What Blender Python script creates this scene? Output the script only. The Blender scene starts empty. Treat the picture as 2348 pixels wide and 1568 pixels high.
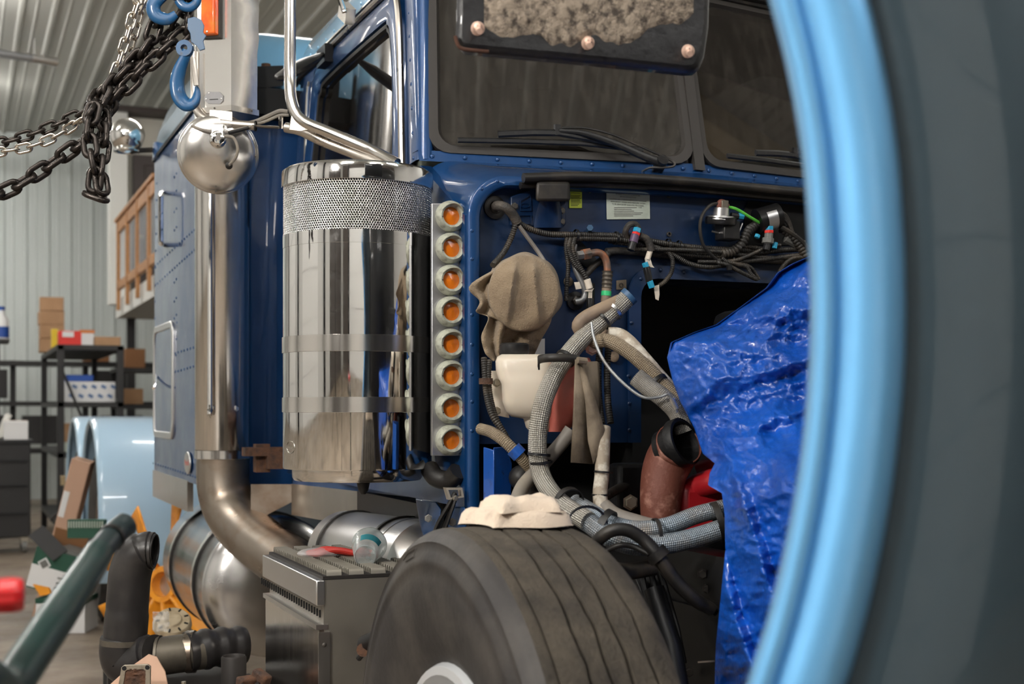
import bpy, math, random
import numpy as np
from mathutils import Vector, Matrix, Quaternion, noise as mnoise
random.seed(7)
PI = math.pi
SC = bpy.context.scene
COL = SC.collection

# ------------------------------------------------------------------ camera
FPX = 3040.0            # focal length in pixels of the 2348 x 1568 frame
YAW = math.radians(22.6)
HORIZON = 940.0
CAM = Vector((0, 0, 1.27))
SA, CA = math.sin(YAW), math.cos(YAW)
cam_data = bpy.data.cameras.new('camera')
cam_data.sensor_width = 36.0
cam_data.lens = FPX / 2348 * 36.0
cam_data.shift_y = (HORIZON - 784) / 2348
cam_data.clip_start = 0.05
cam_data.clip_end = 200
cam_data.dof.use_dof = True
cam_data.dof.focus_distance = 3.3
cam_data.dof.aperture_fstop = 4.0
cam = bpy.data.objects.new('camera', cam_data)
cam.location = CAM
cam.rotation_euler = (PI / 2, 0, -YAW)
COL.objects.link(cam)
SC.camera = cam

# ------------------------------------------------------------------ world, exposure
world = bpy.data.worlds.new('world')
SC.world = world
world.use_nodes = True
world.node_tree.nodes['Background'].inputs[0].default_value = (0.75, 0.85, 1.0, 1)
world.node_tree.nodes['Background'].inputs[1].default_value = 0.3
SC.view_settings.view_transform = 'Standard'
SC.view_settings.look = 'None'
SC.view_settings.gamma = 1.0
SC.view_settings.use_curve_mapping = False
SC.view_settings.exposure = 0.38
LAMP_POWER = 30.0        # radiance of the strip lamp tubes under the ceiling
ROOM_X0, ROOM_X1, ROOM_Y0, ROOM_Y1, ROOM_H = -5.5, 8.0, -5.0, 20.0, 5.2
# strip lamps hang under the ceiling (built with the structure below): x, y, length
LAMPS = [(-2.6, -2.2, 2.4), (2.4, -3.2, 2.4), (-2.6, 1.6, 2.4), (-0.35, 0.9, 2.4), (4.9, -1.4, 2.4), (6.4, 4.4, 2.0),
         (-2.6, 5.6, 2.4), (-2.6, 9.8, 2.4), (2.4, 8.6, 2.4), (-1.05, 13.4, 2.4), (-1.05, 17.0, 2.4)]

ADDED_LAMP = (-2.3, 0.5, 3.0)     # added unseen lamp on a stand, lights the truck from the left
wl_data = bpy.data.lights.new('added_lamp', 'AREA')
wl_data.shape = 'RECTANGLE'; wl_data.size = 0.55; wl_data.size_y = 0.32
wl_data.energy = 85; wl_data.color = (1.0, 0.95, 0.88)
wl_obj = bpy.data.objects.new('added_lamp_beam', wl_data)
wl_obj.location = ADDED_LAMP
wl_obj.rotation_euler = (Vector((1.35, 3.0, 1.35)) - Vector(ADDED_LAMP)).to_track_quat('-Z', 'Y').to_euler()
COL.objects.link(wl_obj)

# ------------------------------------------------------------------ pixel <-> place helpers
def ray(px, py):
    u = (px - 1174) / FPX
    return Vector((SA + u * CA, CA - u * SA, (HORIZON - py) / FPX))
def P(px, py, d): return CAM + ray(px, py) * d
def PX(px, py, x):
    r = ray(px, py); return CAM + r * (x / r.x)
def PY(px, py, y):
    r = ray(px, py); return CAM + r * (y / r.y)
def PZ(px, py, z):
    r = ray(px, py); return CAM + r * ((z - CAM.z) / r.z)
def V(*a): return Vector(a)

# ------------------------------------------------------------------ materials
MATS = {}
def lin(h):
    if isinstance(h, tuple): return h
    h = h.lstrip('#'); o = []
    for i in (0, 2, 4):
        c = int(h[i:i + 2], 16) / 255
        o.append(c / 12.92 if c <= 0.04045 else ((c + 0.055) / 1.055) ** 2.4)
    return tuple(o)
def mat(name, col, rough=0.5, metal=0.0, coat=0.0, mix=None, bump=None, rmix=None, trans=0.0, emit=None,
        alpha=1.0, stretch=(1, 1, 1), ior=None, spec=None, sheen=0.0, sss=0.0, braid=None, aniso=0.0, crough=0.03):
    """mix=(colour, scale, low, high) noise blend; bump=(scale, strength[, detail]); rmix=(scale, low, high) roughness"""
    m = bpy.data.materials.new(name); m.use_nodes = True
    nt = m.node_tree; N = nt.nodes; L = nt.links
    b = N['Principled BSDF']
    c = lin(col)
    b.inputs['Base Color'].default_value = (*c, 1)
    b.inputs['Roughness'].default_value = rough
    b.inputs['Metallic'].default_value = metal
    b.inputs['Coat Weight'].default_value = coat
    b.inputs['Coat Roughness'].default_value = crough
    b.inputs['Transmission Weight'].default_value = trans
    b.inputs['Alpha'].default_value = alpha
    if aniso: b.inputs['Anisotropic'].default_value = aniso
    if ior: b.inputs['IOR'].default_value = ior
    if spec is not None: b.inputs['Specular IOR Level'].default_value = spec
    if sheen: b.inputs['Sheen Weight'].default_value = sheen
    if sss:
        b.inputs['Subsurface Weight'].default_value = sss
        b.inputs['Subsurface Radius'].default_value = (0.03, 0.02, 0.015)
    if emit:
        b.inputs['Emission Color'].default_value = (*lin(emit[0]), 1)
        b.inputs['Emission Strength'].default_value = emit[1]
    def coords():
        t = N.new('ShaderNodeTexCoord'); mp = N.new('ShaderNodeMapping')
        mp.inputs['Scale'].default_value = stretch
        L.new(t.outputs['Object'], mp.inputs['Vector']); return mp.outputs['Vector']
    def nz(scale, detail=6, rg=0.6):
        n = N.new('ShaderNodeTexNoise'); n.inputs['Scale'].default_value = scale
        n.inputs['Detail'].default_value = detail; n.inputs['Roughness'].default_value = rg
        L.new(coords(), n.inputs['Vector']); return n.outputs['Fac']
    def rng(s, a, z, x=0.0, y=1.0):
        r = N.new('ShaderNodeMapRange'); r.inputs[1].default_value = a; r.inputs[2].default_value = z
        r.inputs[3].default_value = x; r.inputs[4].default_value = y
        L.new(s, r.inputs[0]); return r.outputs[0]
    colour_out = None
    if mix:
        mx = N.new('ShaderNodeMix'); mx.data_type = 'RGBA'
        mx.inputs[6].default_value = (*c, 1); mx.inputs[7].default_value = (*lin(mix[0]), 1)
        L.new(rng(nz(mix[1]), mix[2], mix[3]), mx.inputs[0])
        colour_out = mx.outputs[2]
        L.new(colour_out, b.inputs['Base Color'])
    if rmix: L.new(rng(nz(rmix[0]), 0.35, 0.65, rmix[1], rmix[2]), b.inputs['Roughness'])
    height = None
    if bump:
        height = nz(bump[0], bump[2] if len(bump) > 2 else 8)
        strength = bump[1]
    if braid:                                   # woven sleeve: (turns, pitch per metre, strength, dark colour)
        at = N.new('ShaderNodeAttribute'); at.attribute_name = 'tube'
        sp = N.new('ShaderNodeSeparateXYZ'); L.new(at.outputs['Vector'], sp.inputs[0])
        def M(op, a, bb=None):
            n = N.new('ShaderNodeMath'); n.operation = op
            for i, q in enumerate((a, bb)):
                if q is None: continue
                if isinstance(q, (int, float)): n.inputs[i].default_value = q
                else: L.new(q, n.inputs[i])
            return n.outputs[0]
        th = M('MULTIPLY', M('ARCTAN2', sp.outputs[1], sp.outputs[0]), braid[0])
        ln = M('MULTIPLY', sp.outputs[2], braid[1])
        h = M('MULTIPLY', M('SINE', M('ADD', th, ln)), M('SINE', M('SUBTRACT', th, ln)))
        height = rng(h, -1, 1); strength = braid[2]
        mx2 = N.new('ShaderNodeMix'); mx2.data_type = 'RGBA'
        mx2.inputs[7].default_value = (*lin(braid[3]), 1)
        if colour_out: L.new(colour_out, mx2.inputs[6])
        else: mx2.inputs[6].default_value = (*c, 1)
        L.new(rng(h, 0.1, -0.6), mx2.inputs[0])
        L.new(mx2.outputs[2], b.inputs['Base Color'])
    if height is not None:
        bp = N.new('ShaderNodeBump'); bp.inputs['Strength'].default_value = strength
        bp.inputs['Distance'].default_value = 0.01
        L.new(height, bp.inputs['Height']); L.new(bp.outputs[0], b.inputs['Normal'])
    MATS[name] = m
    return m

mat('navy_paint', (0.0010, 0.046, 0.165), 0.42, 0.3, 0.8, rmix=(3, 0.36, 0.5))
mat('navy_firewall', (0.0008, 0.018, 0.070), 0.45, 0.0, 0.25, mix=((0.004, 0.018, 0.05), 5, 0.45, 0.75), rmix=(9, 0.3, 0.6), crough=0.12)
mat('bright_blue', (0.004, 0.085, 0.42), 0.4, 0.1, 0.8, mix=((0.01, 0.03, 0.12), 30, 0.6, 0.75))
mat('light_blue_paint', (0.20, 0.47, 0.72), 0.4, 0.15, 1.0)
mat('pale_blue_paint', (0.42, 0.60, 0.76), 0.4, 0.0, 0.8)
mat('fender_blue', (0.17, 0.48, 0.84), 0.42, 0.6, 1.0, crough=0.06)
mat('fender_dark', (0.034, 0.060, 0.078), 0.40, 0.3, 1.0)
mat('chrome', (0.86, 0.85, 0.83), 0.05, 1.0, rmix=(30, 0.03, 0.10))
mat('chrome_worn', (0.80, 0.78, 0.75), 0.14, 1.0, rmix=(14, 0.08, 0.26), stretch=(1, 1, 0.15))
mat('aluminium', (0.72, 0.71, 0.70), 0.3, 1.0, rmix=(5, 0.28, 0.36))
mat('tank_aluminium', (0.66, 0.65, 0.64), 0.24, 1.0, rmix=(5, 0.2, 0.28))
mat('stainless', (0.70, 0.67, 0.63), 0.2, 1.0, rmix=(40, 0.15, 0.22), stretch=(1, 1, 0.06))
mat('stainless_dull', (0.55, 0.51, 0.46), 0.34, 1.0, rmix=(8, 0.26, 0.46))
mat('mirror_steel', (0.82, 0.80, 0.77), 0.22, 1.0, bump=(9, 0.10, 3))
mat('exhaust_steel', (0.36, 0.31, 0.26), 0.36, 1.0, mix=((0.20, 0.12, 0.07), 5, 0.45, 0.75), rmix=(7, 0.26, 0.48))
mat('plate_aluminium', (0.60, 0.60, 0.62), 0.34, 0.9, mix=((0.42, 0.42, 0.44), 6, 0.4, 0.7))
mat('bezel_grey', (0.40, 0.41, 0.34), 0.55, 0.2, mix=((0.16, 0.16, 0.13), 60, 0.5, 0.75))
mat('amber', (0.70, 0.17, 0.008), 0.22, 0, 0.6)
mat('orange_red', (0.90, 0.10, 0.01), 0.3, 0, 0.5, mix=((0.75, 0.22, 0.02), 20, 0.45, 0.7))
mat('black_rubber', (0.009, 0.008, 0.0075), 0.5, mix=((0.05, 0.04, 0.03), 12, 0.5, 0.8))
mat('black_plastic', (0.010, 0.010, 0.011), 0.35, mix=((0.03, 0.028, 0.026), 40, 0.5, 0.8))
mat('black_metal', (0.008, 0.008, 0.009), 0.4, 0.3)
mat('deep_black', (0.004, 0.004, 0.004), 0.8)
mat('gasket_brown', (0.030, 0.026, 0.023), 0.55)
mat('conduit', (0.022, 0.020, 0.018), 0.5, mix=((0.09, 0.07, 0.05), 20, 0.48, 0.75))
mat('harness', (0.03, 0.027, 0.025), 0.6, mix=((0.12, 0.10, 0.08), 24, 0.45, 0.75), bump=(150, 0.4))
mat('braid_silver', (0.52, 0.50, 0.45), 0.4, 0.45, mix=((0.26, 0.22, 0.16), 9, 0.48, 0.75), braid=(13, 680, 0.5, (0.17, 0.155, 0.13)))
mat('braid_blue', (0.30, 0.36, 0.42), 0.38, 0.4, mix=((0.34, 0.28, 0.22), 10, 0.45, 0.7), braid=(14, 760, 0.4, (0.14, 0.17, 0.20)))
mat('braid_beige', (0.36, 0.29, 0.20), 0.55, 0.1, mix=((0.20, 0.15, 0.10), 12, 0.45, 0.75), braid=(11, 700, 0.5, (0.14, 0.105, 0.07)))
mat('mesh_sleeve', (0.42, 0.40, 0.36), 0.6, 0.1, mix=((0.16, 0.14, 0.11), 12, 0.5, 0.75), braid=(16, 900, 0.35, (0.14, 0.13, 0.11)))
mat('hose_grey', (0.20, 0.18, 0.16), 0.55, mix=((0.30, 0.26, 0.20), 10, 0.45, 0.7))
mat('taped_hose', (0.36, 0.30, 0.23), 0.6, mix=((0.62, 0.58, 0.50), 30, 0.5, 0.65), bump=(60, 0.3))
mat('copper_pipe', (0.35, 0.14, 0.07), 0.5, 0.4, mix=((0.12, 0.11, 0.10), 16, 0.45, 0.65))
mat('pipe_grey', (0.30, 0.31, 0.32), 0.4, 0.7, mix=((0.16, 0.13, 0.11), 14, 0.5, 0.75))
mat('hose_tan', (0.30, 0.22, 0.15), 0.6, mix=((0.16, 0.12, 0.09), 12, 0.4, 0.7))
mat('rag_tan', (0.36, 0.27, 0.175), 0.95, mix=((0.19, 0.135, 0.085), 9, 0.42, 0.72), bump=(260, 0.7), sheen=0.2)
mat('rag_cream', (0.80, 0.66, 0.52), 0.95, mix=((0.52, 0.40, 0.30), 14, 0.5, 0.75), bump=(220, 0.5), sheen=0.2)
mat('tank_white', (0.66, 0.59, 0.49), 0.4, 0, 0.2, sss=0.3)
mat('tank_pink', (0.42, 0.10, 0.075), 0.4, 0, 0.2, mix=((0.50, 0.15, 0.12), 6, 0.4, 0.7), sss=0.2)
mat('shield_brown', (0.24, 0.19, 0.135), 0.7, 0.1, mix=((0.10, 0.075, 0.05), 14, 0.42, 0.72), bump=(60, 0.25))
mat('rust_red', (0.16, 0.05, 0.032), 0.6, 0.1, mix=((0.40, 0.20, 0.15), 26, 0.52, 0.7), bump=(120, 0.25))
mat('engine_red', (0.42, 0.012, 0.018), 0.4, 0, 0.4)
mat('tarp_blue', (0.004, 0.090, 0.50), 0.30, 0, 0.6, mix=((0.003, 0.058, 0.36), 6, 0.4, 0.7), bump=(75, 0.34, 4), crough=0.12)
mat('tyre_tread', (0.080, 0.066, 0.049), 0.85, mix=((0.036, 0.030, 0.024), 18, 0.4, 0.7), bump=(120, 0.5))
mat('tyre_side', (0.026, 0.023, 0.022), 0.62, mix=((0.068, 0.060, 0.052), 6, 0.45, 0.75), bump=(60, 0.15))
mat('groove_black', (0.008, 0.007, 0.006), 0.9)
mat('white_wheel', (0.62, 0.64, 0.66), 0.35, 0.3, 0.3)
mat('bolt_zinc', (0.50, 0.46, 0.38), 0.35, 0.9)
mat('bolt_dark', (0.10, 0.09, 0.08), 0.5, 0.7)
mat('connector_blue', (0.02, 0.30, 0.50), 0.4)
mat('connector_red', (0.75, 0.03, 0.02), 0.4)
mat('connector_purple', (0.10, 0.06, 0.12), 0.45)
mat('connector_grey', (0.16, 0.16, 0.15), 0.5)
mat('tape_white', (0.72, 0.64, 0.54), 0.7, bump=(80, 0.3))
mat('tube_green', (0.10, 0.48, 0.05), 0.4)
mat('label_green', (0.03, 0.50, 0.18), 0.5)
mat('sticker_white', (0.56, 0.62, 0.54), 0.5, mix=((0.44, 0.50, 0.42), 14, 0.45, 0.75))
mat('sticker_yellow', (0.56, 0.66, 0.05), 0.5)
mat('ink_black', (0.02, 0.02, 0.02), 0.7)
mat('added_beam', (0.62, 0.48, 0.26), 0.7)
mat('glass_dark', (0.024, 0.021, 0.018), 0.02, 0, 0, alpha=0.80, mix=((0.058, 0.051, 0.044), 40, 0.45, 0.75), stretch=(1, 1, 0.08), ior=1.95)
mat('glass_side', (0.02, 0.018, 0.016), 0.02, 0.0, 1.0, spec=1.0, ior=2.1, alpha=0.9)
mat('dash_green', (0.17, 0.19, 0.16), 0.7)
mat('curtain_brown', (0.060, 0.050, 0.044), 0.9)
mat('interior_dark', (0.02, 0.018, 0.017), 0.8)
mat('undercoat', (0.010, 0.010, 0.012), 0.42, 0, 0.3, bump=(25, 0.4))
mat('lit_gravel_coat', (0.33, 0.27, 0.21), 0.9, mix=((0.07, 0.055, 0.045), 55, 0.45, 0.62), bump=(70, 1.0, 10))  # lit area of the grainy undercoat, brightness put into the colour
mat('rust_edge', (0.07, 0.025, 0.012), 0.8, mix=((0.05, 0.02, 0.012), 30, 0.4, 0.7))
mat('bolt_pink', (0.80, 0.55, 0.44), 0.45, 0.4)
mat('chain_black', (0.045, 0.038, 0.034), 0.30, 0.8, rmix=(60, 0.2, 0.5))
mat('chain_silver', (0.55, 0.50, 0.44), 0.22, 1.0)
mat('hook_blue', (0.004, 0.075, 0.20), 0.45, 0, 0.2, mix=((0.05, 0.05, 0.05), 40, 0.55, 0.75))
mat('tag_blue', (0.035, 0.095, 0.19), 0.4, mix=((0.04, 0.09, 0.16), 30, 0.5, 0.7))
mat('wall_sheet', (0.66, 0.71, 0.69), 0.5, 0.1)
mat('ceiling_sheet', (0.50, 0.50, 0.46), 0.45, 0.1)
mat('wall_plain', (0.62, 0.62, 0.60), 0.6)
mat('door_sheet', (0.09, 0.08, 0.075), 0.55)
mat('door_white', (0.80, 0.80, 0.78), 0.5)
mat('wall_dark', (0.10, 0.085, 0.075), 0.7)
mat('concrete', (0.28, 0.225, 0.17), 0.42, 0, 0, mix=((0.13, 0.10, 0.075), 1.6, 0.4, 0.72), rmix=(2.5, 0.3, 0.6), bump=(14, 0.12))
mat('drywall', (0.74, 0.73, 0.68), 0.7)
mat('drywall_beige', (0.50, 0.48, 0.42), 0.7)
mat('trim_white', (0.78, 0.78, 0.74), 0.5)
mat('wood_rail', (0.48, 0.22, 0.07), 0.45, mix=((0.34, 0.14, 0.04), 6, 0.4, 0.7), stretch=(6, 0.6, 6))
mat('door_brown', (0.035, 0.022, 0.018), 0.45)
mat('cardboard', (0.44, 0.26, 0.14), 0.8, mix=((0.36, 0.20, 0.10), 4, 0.4, 0.7))
mat('cardboard_pink', (0.54, 0.34, 0.24), 0.75)
mat('cardboard_dark', (0.26, 0.12, 0.05), 0.8)
mat('carton_white', (0.76, 0.76, 0.76), 0.7)
mat('carton_green', (0.012, 0.075, 0.045), 0.6)
mat('print_blue', (0.12, 0.20, 0.38), 0.6)
mat('carton_red', (0.72, 0.03, 0.02), 0.5)
mat('carton_yellow', (0.75, 0.52, 0.02), 0.5)
mat('carton_orange', (0.65, 0.20, 0.04), 0.5)
mat('plastic_blue', (0.01, 0.07, 0.35), 0.4)
mat('rack_black', (0.015, 0.014, 0.014), 0.5)
mat('jack_tan', (0.30, 0.22, 0.12), 0.6)
mat('pole_green', (0.003, 0.026, 0.022), 0.40, 0, 0.25, mix=((0.02, 0.03, 0.03), 30, 0.55, 0.75))
mat('grip_dark', (0.018, 0.030, 0.032), 0.4)
mat('red_plastic', (0.55, 0.008, 0.012), 0.3, 0, 0.4)
mat('fan_orange', (0.85, 0.33, 0.02), 0.4, mix=((0.50, 0.16, 0.02), 8, 0.5, 0.75))
mat('brass_pale', (0.62, 0.52, 0.36), 0.4, 0.5, mix=((0.40, 0.30, 0.18), 20, 0.45, 0.7))
mat('bag_clear', (0.85, 0.85, 0.85), 0.12, alpha=0.35, bump=(30, 0.8))
mat('elbow_black', (0.020, 0.018, 0.018), 0.38, mix=((0.045, 0.040, 0.036), 9, 0.45, 0.75))
mat('pipe_dull', (0.16, 0.14, 0.11), 0.5, 0.6, mix=((0.10, 0.085, 0.07), 14, 0.4, 0.7))
mat('rusty_iron', (0.14, 0.065, 0.035), 0.8, 0.2, mix=((0.05, 0.035, 0.03), 30, 0.4, 0.7), bump=(80, 0.6))
mat('dark_iron', (0.03, 0.026, 0.024), 0.6, 0.4)
mat('gasket_steel', (0.46, 0.41, 0.33), 0.4, 0.8, mix=((0.25, 0.20, 0.14), 40, 0.45, 0.7))
mat('cup_clear', (0.86, 0.92, 0.92), 0.12, trans=0.75, ior=1.25, alpha=0.75)
mat('print_teal', (0.03, 0.30, 0.36), 0.4)
mat('fabric_red', (0.55, 0.03, 0.02), 0.6)
mat('lamp_tube', (1, 1, 1), 0.5, emit=((1.0, 0.97, 0.935), LAMP_POWER))
mat('lamp_housing', (0.55, 0.55, 0.54), 0.5)
mat('heater_grey', (0.36, 0.37, 0.38), 0.4, 0.6)
mat('engine_black', (0.007, 0.007, 0.008), 0.5, 0.3, bump=(40, 0.2))
mat('frame_black', (0.008, 0.008, 0.009), 0.45)
mat('step_tread', (0.42, 0.39, 0.33), 0.45, 0.7)
mat('box_grey', (0.30, 0.275, 0.235), 0.4, 0.75, rmix=(6, 0.34, 0.5))

# ------------------------------------------------------------------ mesh builder
def catmull(pts, per=8, closed=False):
    pts = [Vector(p) for p in pts]
    if len(pts) < 3: per = max(per, 1)
    out = []; n = len(pts)
    rngn = n if closed else n - 1
    for i in range(rngn):
        if closed: p0, p1, p2, p3 = pts[(i - 1) % n], pts[i], pts[(i + 1) % n], pts[(i + 2) % n]
        else:
            p1, p2 = pts[i], pts[i + 1]
            p0 = pts[i - 1] if i > 0 else p1 + (p1 - p2)
            p3 = pts[i + 2] if i + 2 < n else p2 + (p2 - p1)
        for k in range(per):
            t = k / per; t2 = t * t; t3 = t2 * t
            out.append(0.5 * ((2 * p1) + (p2 - p0) * t + (2 * p0 - 5 * p1 + 4 * p2 - p3) * t2 + (3 * p1 - p0 - 3 * p2 + p3) * t3))
    if not closed: out.append(pts[-1])
    return out
def resample(path, step):
    d = [0.0]
    for a, b in zip(path, path[1:]): d.append(d[-1] + (b - a).length)
    n = max(2, int(d[-1] / step)); out = []; j = 0
    for i in range(n + 1):
        s = d[-1] * i / n
        while j < len(d) - 2 and d[j + 1] < s: j += 1
        w = (s - d[j]) / max(1e-9, d[j + 1] - d[j])
        out.append(path[j].lerp(path[j + 1], min(1, max(0, w))))
    return out
def arc2(cx, cy, r, a0, a1, n):
    return [(cx + r * math.cos(math.radians(a0 + (a1 - a0) * i / n)), cy + r * math.sin(math.radians(a0 + (a1 - a0) * i / n))) for i in range(n + 1)]
def rrect(x0, y0, x1, y1, r, n=5):
    return (arc2(x1 - r, y1 - r, r, 0, 90, n) + arc2(x0 + r, y1 - r, r, 90, 180, n) +
            arc2(x0 + r, y0 + r, r, 180, 270, n) + arc2(x1 - r, y0 + r, r, 270, 360, n))

class MB:
    def __init__(s): s.v = []; s.f = []; s.t = []
    def add(s, vs, fs, tv=None):
        o = len(s.v); s.v += [tuple(q) for q in vs]; s.f += [tuple(i + o for i in f) for f in fs]
        s.t += tv if tv else [(1.0, 0.0, 0.0)] * len(vs)
        return s
    def box(s, c, size, rot=None):
        c = Vector(c); h = Vector(size) / 2
        vs = [Vector((x * h.x, y * h.y, z * h.z)) for x in (-1, 1) for y in (-1, 1) for z in (-1, 1)]
        if rot is not None:
            R = rot if isinstance(rot, Matrix) else Matrix.Rotation(rot, 3, 'Z')
            vs = [R @ q for q in vs]
        return s.add([q + c for q in vs], [(0, 1, 3, 2), (4, 6, 7, 5), (0, 4, 5, 1), (2, 3, 7, 6), (0, 2, 6, 4), (1, 5, 7, 3)])
    def hexa(s, a, b):          # two quads a (4 pts) and b (4 pts)
        return s.add(list(a) + list(b), [(3, 2, 1, 0), (4, 5, 6, 7), (0, 1, 5, 4), (1, 2, 6, 5), (2, 3, 7, 6), (3, 0, 4, 7)])
    def prism(s, poly, vec):
        poly = [Vector(p) for p in poly]; vec = Vector(vec); n = len(poly)
        return s.add(poly + [p + vec for p in poly],
                     [tuple(range(n - 1, -1, -1)), tuple(range(n, 2 * n))] + [(i, (i + 1) % n, (i + 1) % n + n, i + n) for i in range(n)])
    def frame(s, outer, inner, vec):
        outer = [Vector(p) for p in outer]; inner = [Vector(p) for p in inner]; n = len(outer); vec = Vector(vec)
        vs = outer + inner + [p + vec for p in outer] + [p + vec for p in inner]
        fs = []
        for i in range(n):
            j = (i + 1) % n
            fs += [(i, j, n + j, n + i), (2 * n + i, 3 * n + i, 3 * n + j, 2 * n + j),
                   (i, 2 * n + i, 2 * n + j, j), (n + i, n + j, 3 * n + j, 3 * n + i)]
        return s.add(vs, fs)
    def tube(s, path, r, n=12, closed=False, caps=True, squash=None):
        path = [Vector(p) for p in path]; m = len(path)
        rr = r if isinstance(r, (list, tuple)) else [r] * m
        T = []
        for i in range(m):
            a = path[(i - 1) % m] if closed else path[max(0, i - 1)]
            b = path[(i + 1) % m] if closed else path[min(m - 1, i + 1)]
            t = (b - a); T.append(t.normalized() if t.length > 1e-9 else Vector((0, 0, 1)))
        up = Vector((0, 0, 1)) if abs(T[0].z) < 0.9 else Vector((1, 0, 0))
        nv = (up - T[0] * up.dot(T[0])).normalized()
        vs = []; tv = []; L = 0.0
        for i in range(m):
            if i:
                q = T[i - 1].rotation_difference(T[i]); nv = q @ nv
                nv = (nv - T[i] * nv.dot(T[i])).normalized(); L += (path[i] - path[i - 1]).length
            bn = T[i].cross(nv)
            for k in range(n):
                a = 2 * PI * k / n; ca, sa = math.cos(a), math.sin(a)
                if squash: vs.append(path[i] + nv * (ca * rr[i] * squash[0]) + bn * (sa * rr[i] * squash[1]))
                else: vs.append(path[i] + nv * (ca * rr[i]) + bn * (sa * rr[i]))
                tv.append((ca, sa, L))
        fs = []
        for i in range(m if closed else m - 1):
            j = (i + 1) % m
            for k in range(n):
                l = (k + 1) % n
                fs.append((i * n + k, i * n + l, j * n + l, j * n + k))
        if caps and not closed:
            fs += [tuple(range(n - 1, -1, -1)), tuple(range((m - 1) * n, m * n))]
        return s.add(vs, fs, tv)
    def hose(s, pts, r, n=14, step=None, closed=False, caps=True):
        p = catmull(pts, 10, closed)
        if step: p = resample(p, step)
        return s.tube(p, r, n, closed, caps)
    def conduit(s, pts, r, n=8):
        p = resample(catmull(pts, 8), r * 0.24)
        rr = [r * (1.0 if i % 3 else 0.80) for i in range(len(p))]
        return s.tube(p, rr, n)
    def lathe(s, prof, o, ax=(0, 0, 1), n=32, a0=0, a1=360, ref=None):
        o = Vector(o); ax = Vector(ax).normalized()
        u = Vector(ref) if ref else (Vector((1, 0, 0)) if abs(ax.x) < 0.9 else Vector((0, 1, 0)))
        u = (u - ax * u.dot(ax)).normalized(); w = ax.cross(u)
        full = abs(a1 - a0) >= 360; m = n if full else n + 1
        vs = []; tv = []
        for (r, h) in prof:
            for k in range(m):
                a = math.radians(a0 + (a1 - a0) * k / n)
                vs.append(o + ax * h + (u * math.cos(a) + w * math.sin(a)) * r); tv.append((math.cos(a), math.sin(a), h))
        fs = []
        for i in range(len(prof) - 1):
            for k in range(m if full else n):
                l = (k + 1) % m
                fs.append((i * m + k, i * m + l, (i + 1) * m + l, (i + 1) * m + k))
        return s.add(vs, fs, tv)
    def cyl(s, a, b, r, n=16, r2=None):
        a = Vector(a); b = Vector(b); h = (b - a).length; r2 = r if r2 is None else r2
        return s.lathe([(0.0001, 0), (r, 0), (r2, h), (0.0001, h)], a, b - a, n)
    def sphere(s, c, r, n=16, m=10, sc=(1, 1, 1)):
        c = Vector(c); k = len(s.v)
        s.lathe([(max(0.0001, r * math.sin(PI * i / m)), -r * math.cos(PI * i / m)) for i in range(m + 1)], (0, 0, 0), (0, 0, 1), n)
        for i in range(k, len(s.v)):
            q = s.v[i]; s.v[i] = (c.x + q[0] * sc[0], c.y + q[1] * sc[1], c.z + q[2] * sc[2])
        return s
    def grid(s, rows, closed=False):
        m = len(rows); n = len(rows[0])
        vs = [p for r in rows for p in r]
        fs = [(i * n + k, i * n + (k + 1) % n, (i + 1) * n + (k + 1) % n, (i + 1) * n + k)
              for i in range(m - 1) for k in range(n if closed else n - 1)]
        return s.add(vs, fs)
    def mesh(s, name, material, angle=38, smooth=True):
        me = bpy.data.meshes.new(name)
        me.from_pydata(s.v, [], s.f); me.update()
        a = me.attributes.new('tube', 'FLOAT_VECTOR', 'POINT')
        a.data.foreach_set('vector', np.array(s.t, dtype=np.float32).ravel())
        if smooth:
            me.polygons.foreach_set('use_smooth', [True] * len(me.polygons))
            me.set_sharp_from_angle(angle=math.radians(angle))
        me.materials.append(MATS[material])
        return me
    def build(s, name, material, parent=None, angle=38, bevel=0, smooth=True, solid=0, label=None, kind=None):
        me = s.mesh(name, material, angle, smooth)
        o = place(name, me, parent)
        if solid:
            md = o.modifiers.new('solid', 'SOLIDIFY'); md.thickness = solid; md.offset = 0
        if bevel:
            md = o.modifiers.new('bevel', 'BEVEL'); md.width = bevel; md.segments = 2; md.limit_method = 'ANGLE'
            md.angle_limit = math.radians(40); md.harden_normals = False
        if label: o['label'] = label
        if kind: o['kind'] = kind
        return o
def place(name, me, parent=None, m=None):
    o = bpy.data.objects.new(name, me); COL.objects.link(o)
    if m is not None: o.matrix_world = m
    if parent is not None:
        o.parent = parent; o.matrix_parent_inverse = WORLD.get(parent.name, Matrix()).inverted()
    return o
WORLD = {}
def thing(name, label, cat, loc=(0, 0, 0), group=None, kind=None):
    o = bpy.data.objects.new(name, None); COL.objects.link(o); o.empty_display_size = 0.1
    o.location = loc; WORLD[o.name] = Matrix.Translation(Vector(loc))
    o['label'] = label; o['category'] = cat
    if group: o['group'] = group
    if kind: o['kind'] = kind
    return o
def tag(o, label, cat, group=None):
    o['label'] = label; o['category'] = cat
    if group: o['group'] = group
    return o
def struct(o): o['kind'] = 'structure'; return o
def frm(o, z, x=None):           # matrix with local z along z
    z = Vector(z).normalized(); x = Vector(x) if x is not None else (Vector((0, 0, 1)) if abs(z.z) < 0.9 else Vector((1, 0, 0)))
    x = (x - z * x.dot(z)).normalized(); y = z.cross(x)
    m = Matrix((x, y, z)).transposed().to_4x4(); m.translation = Vector(o); return m
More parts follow.
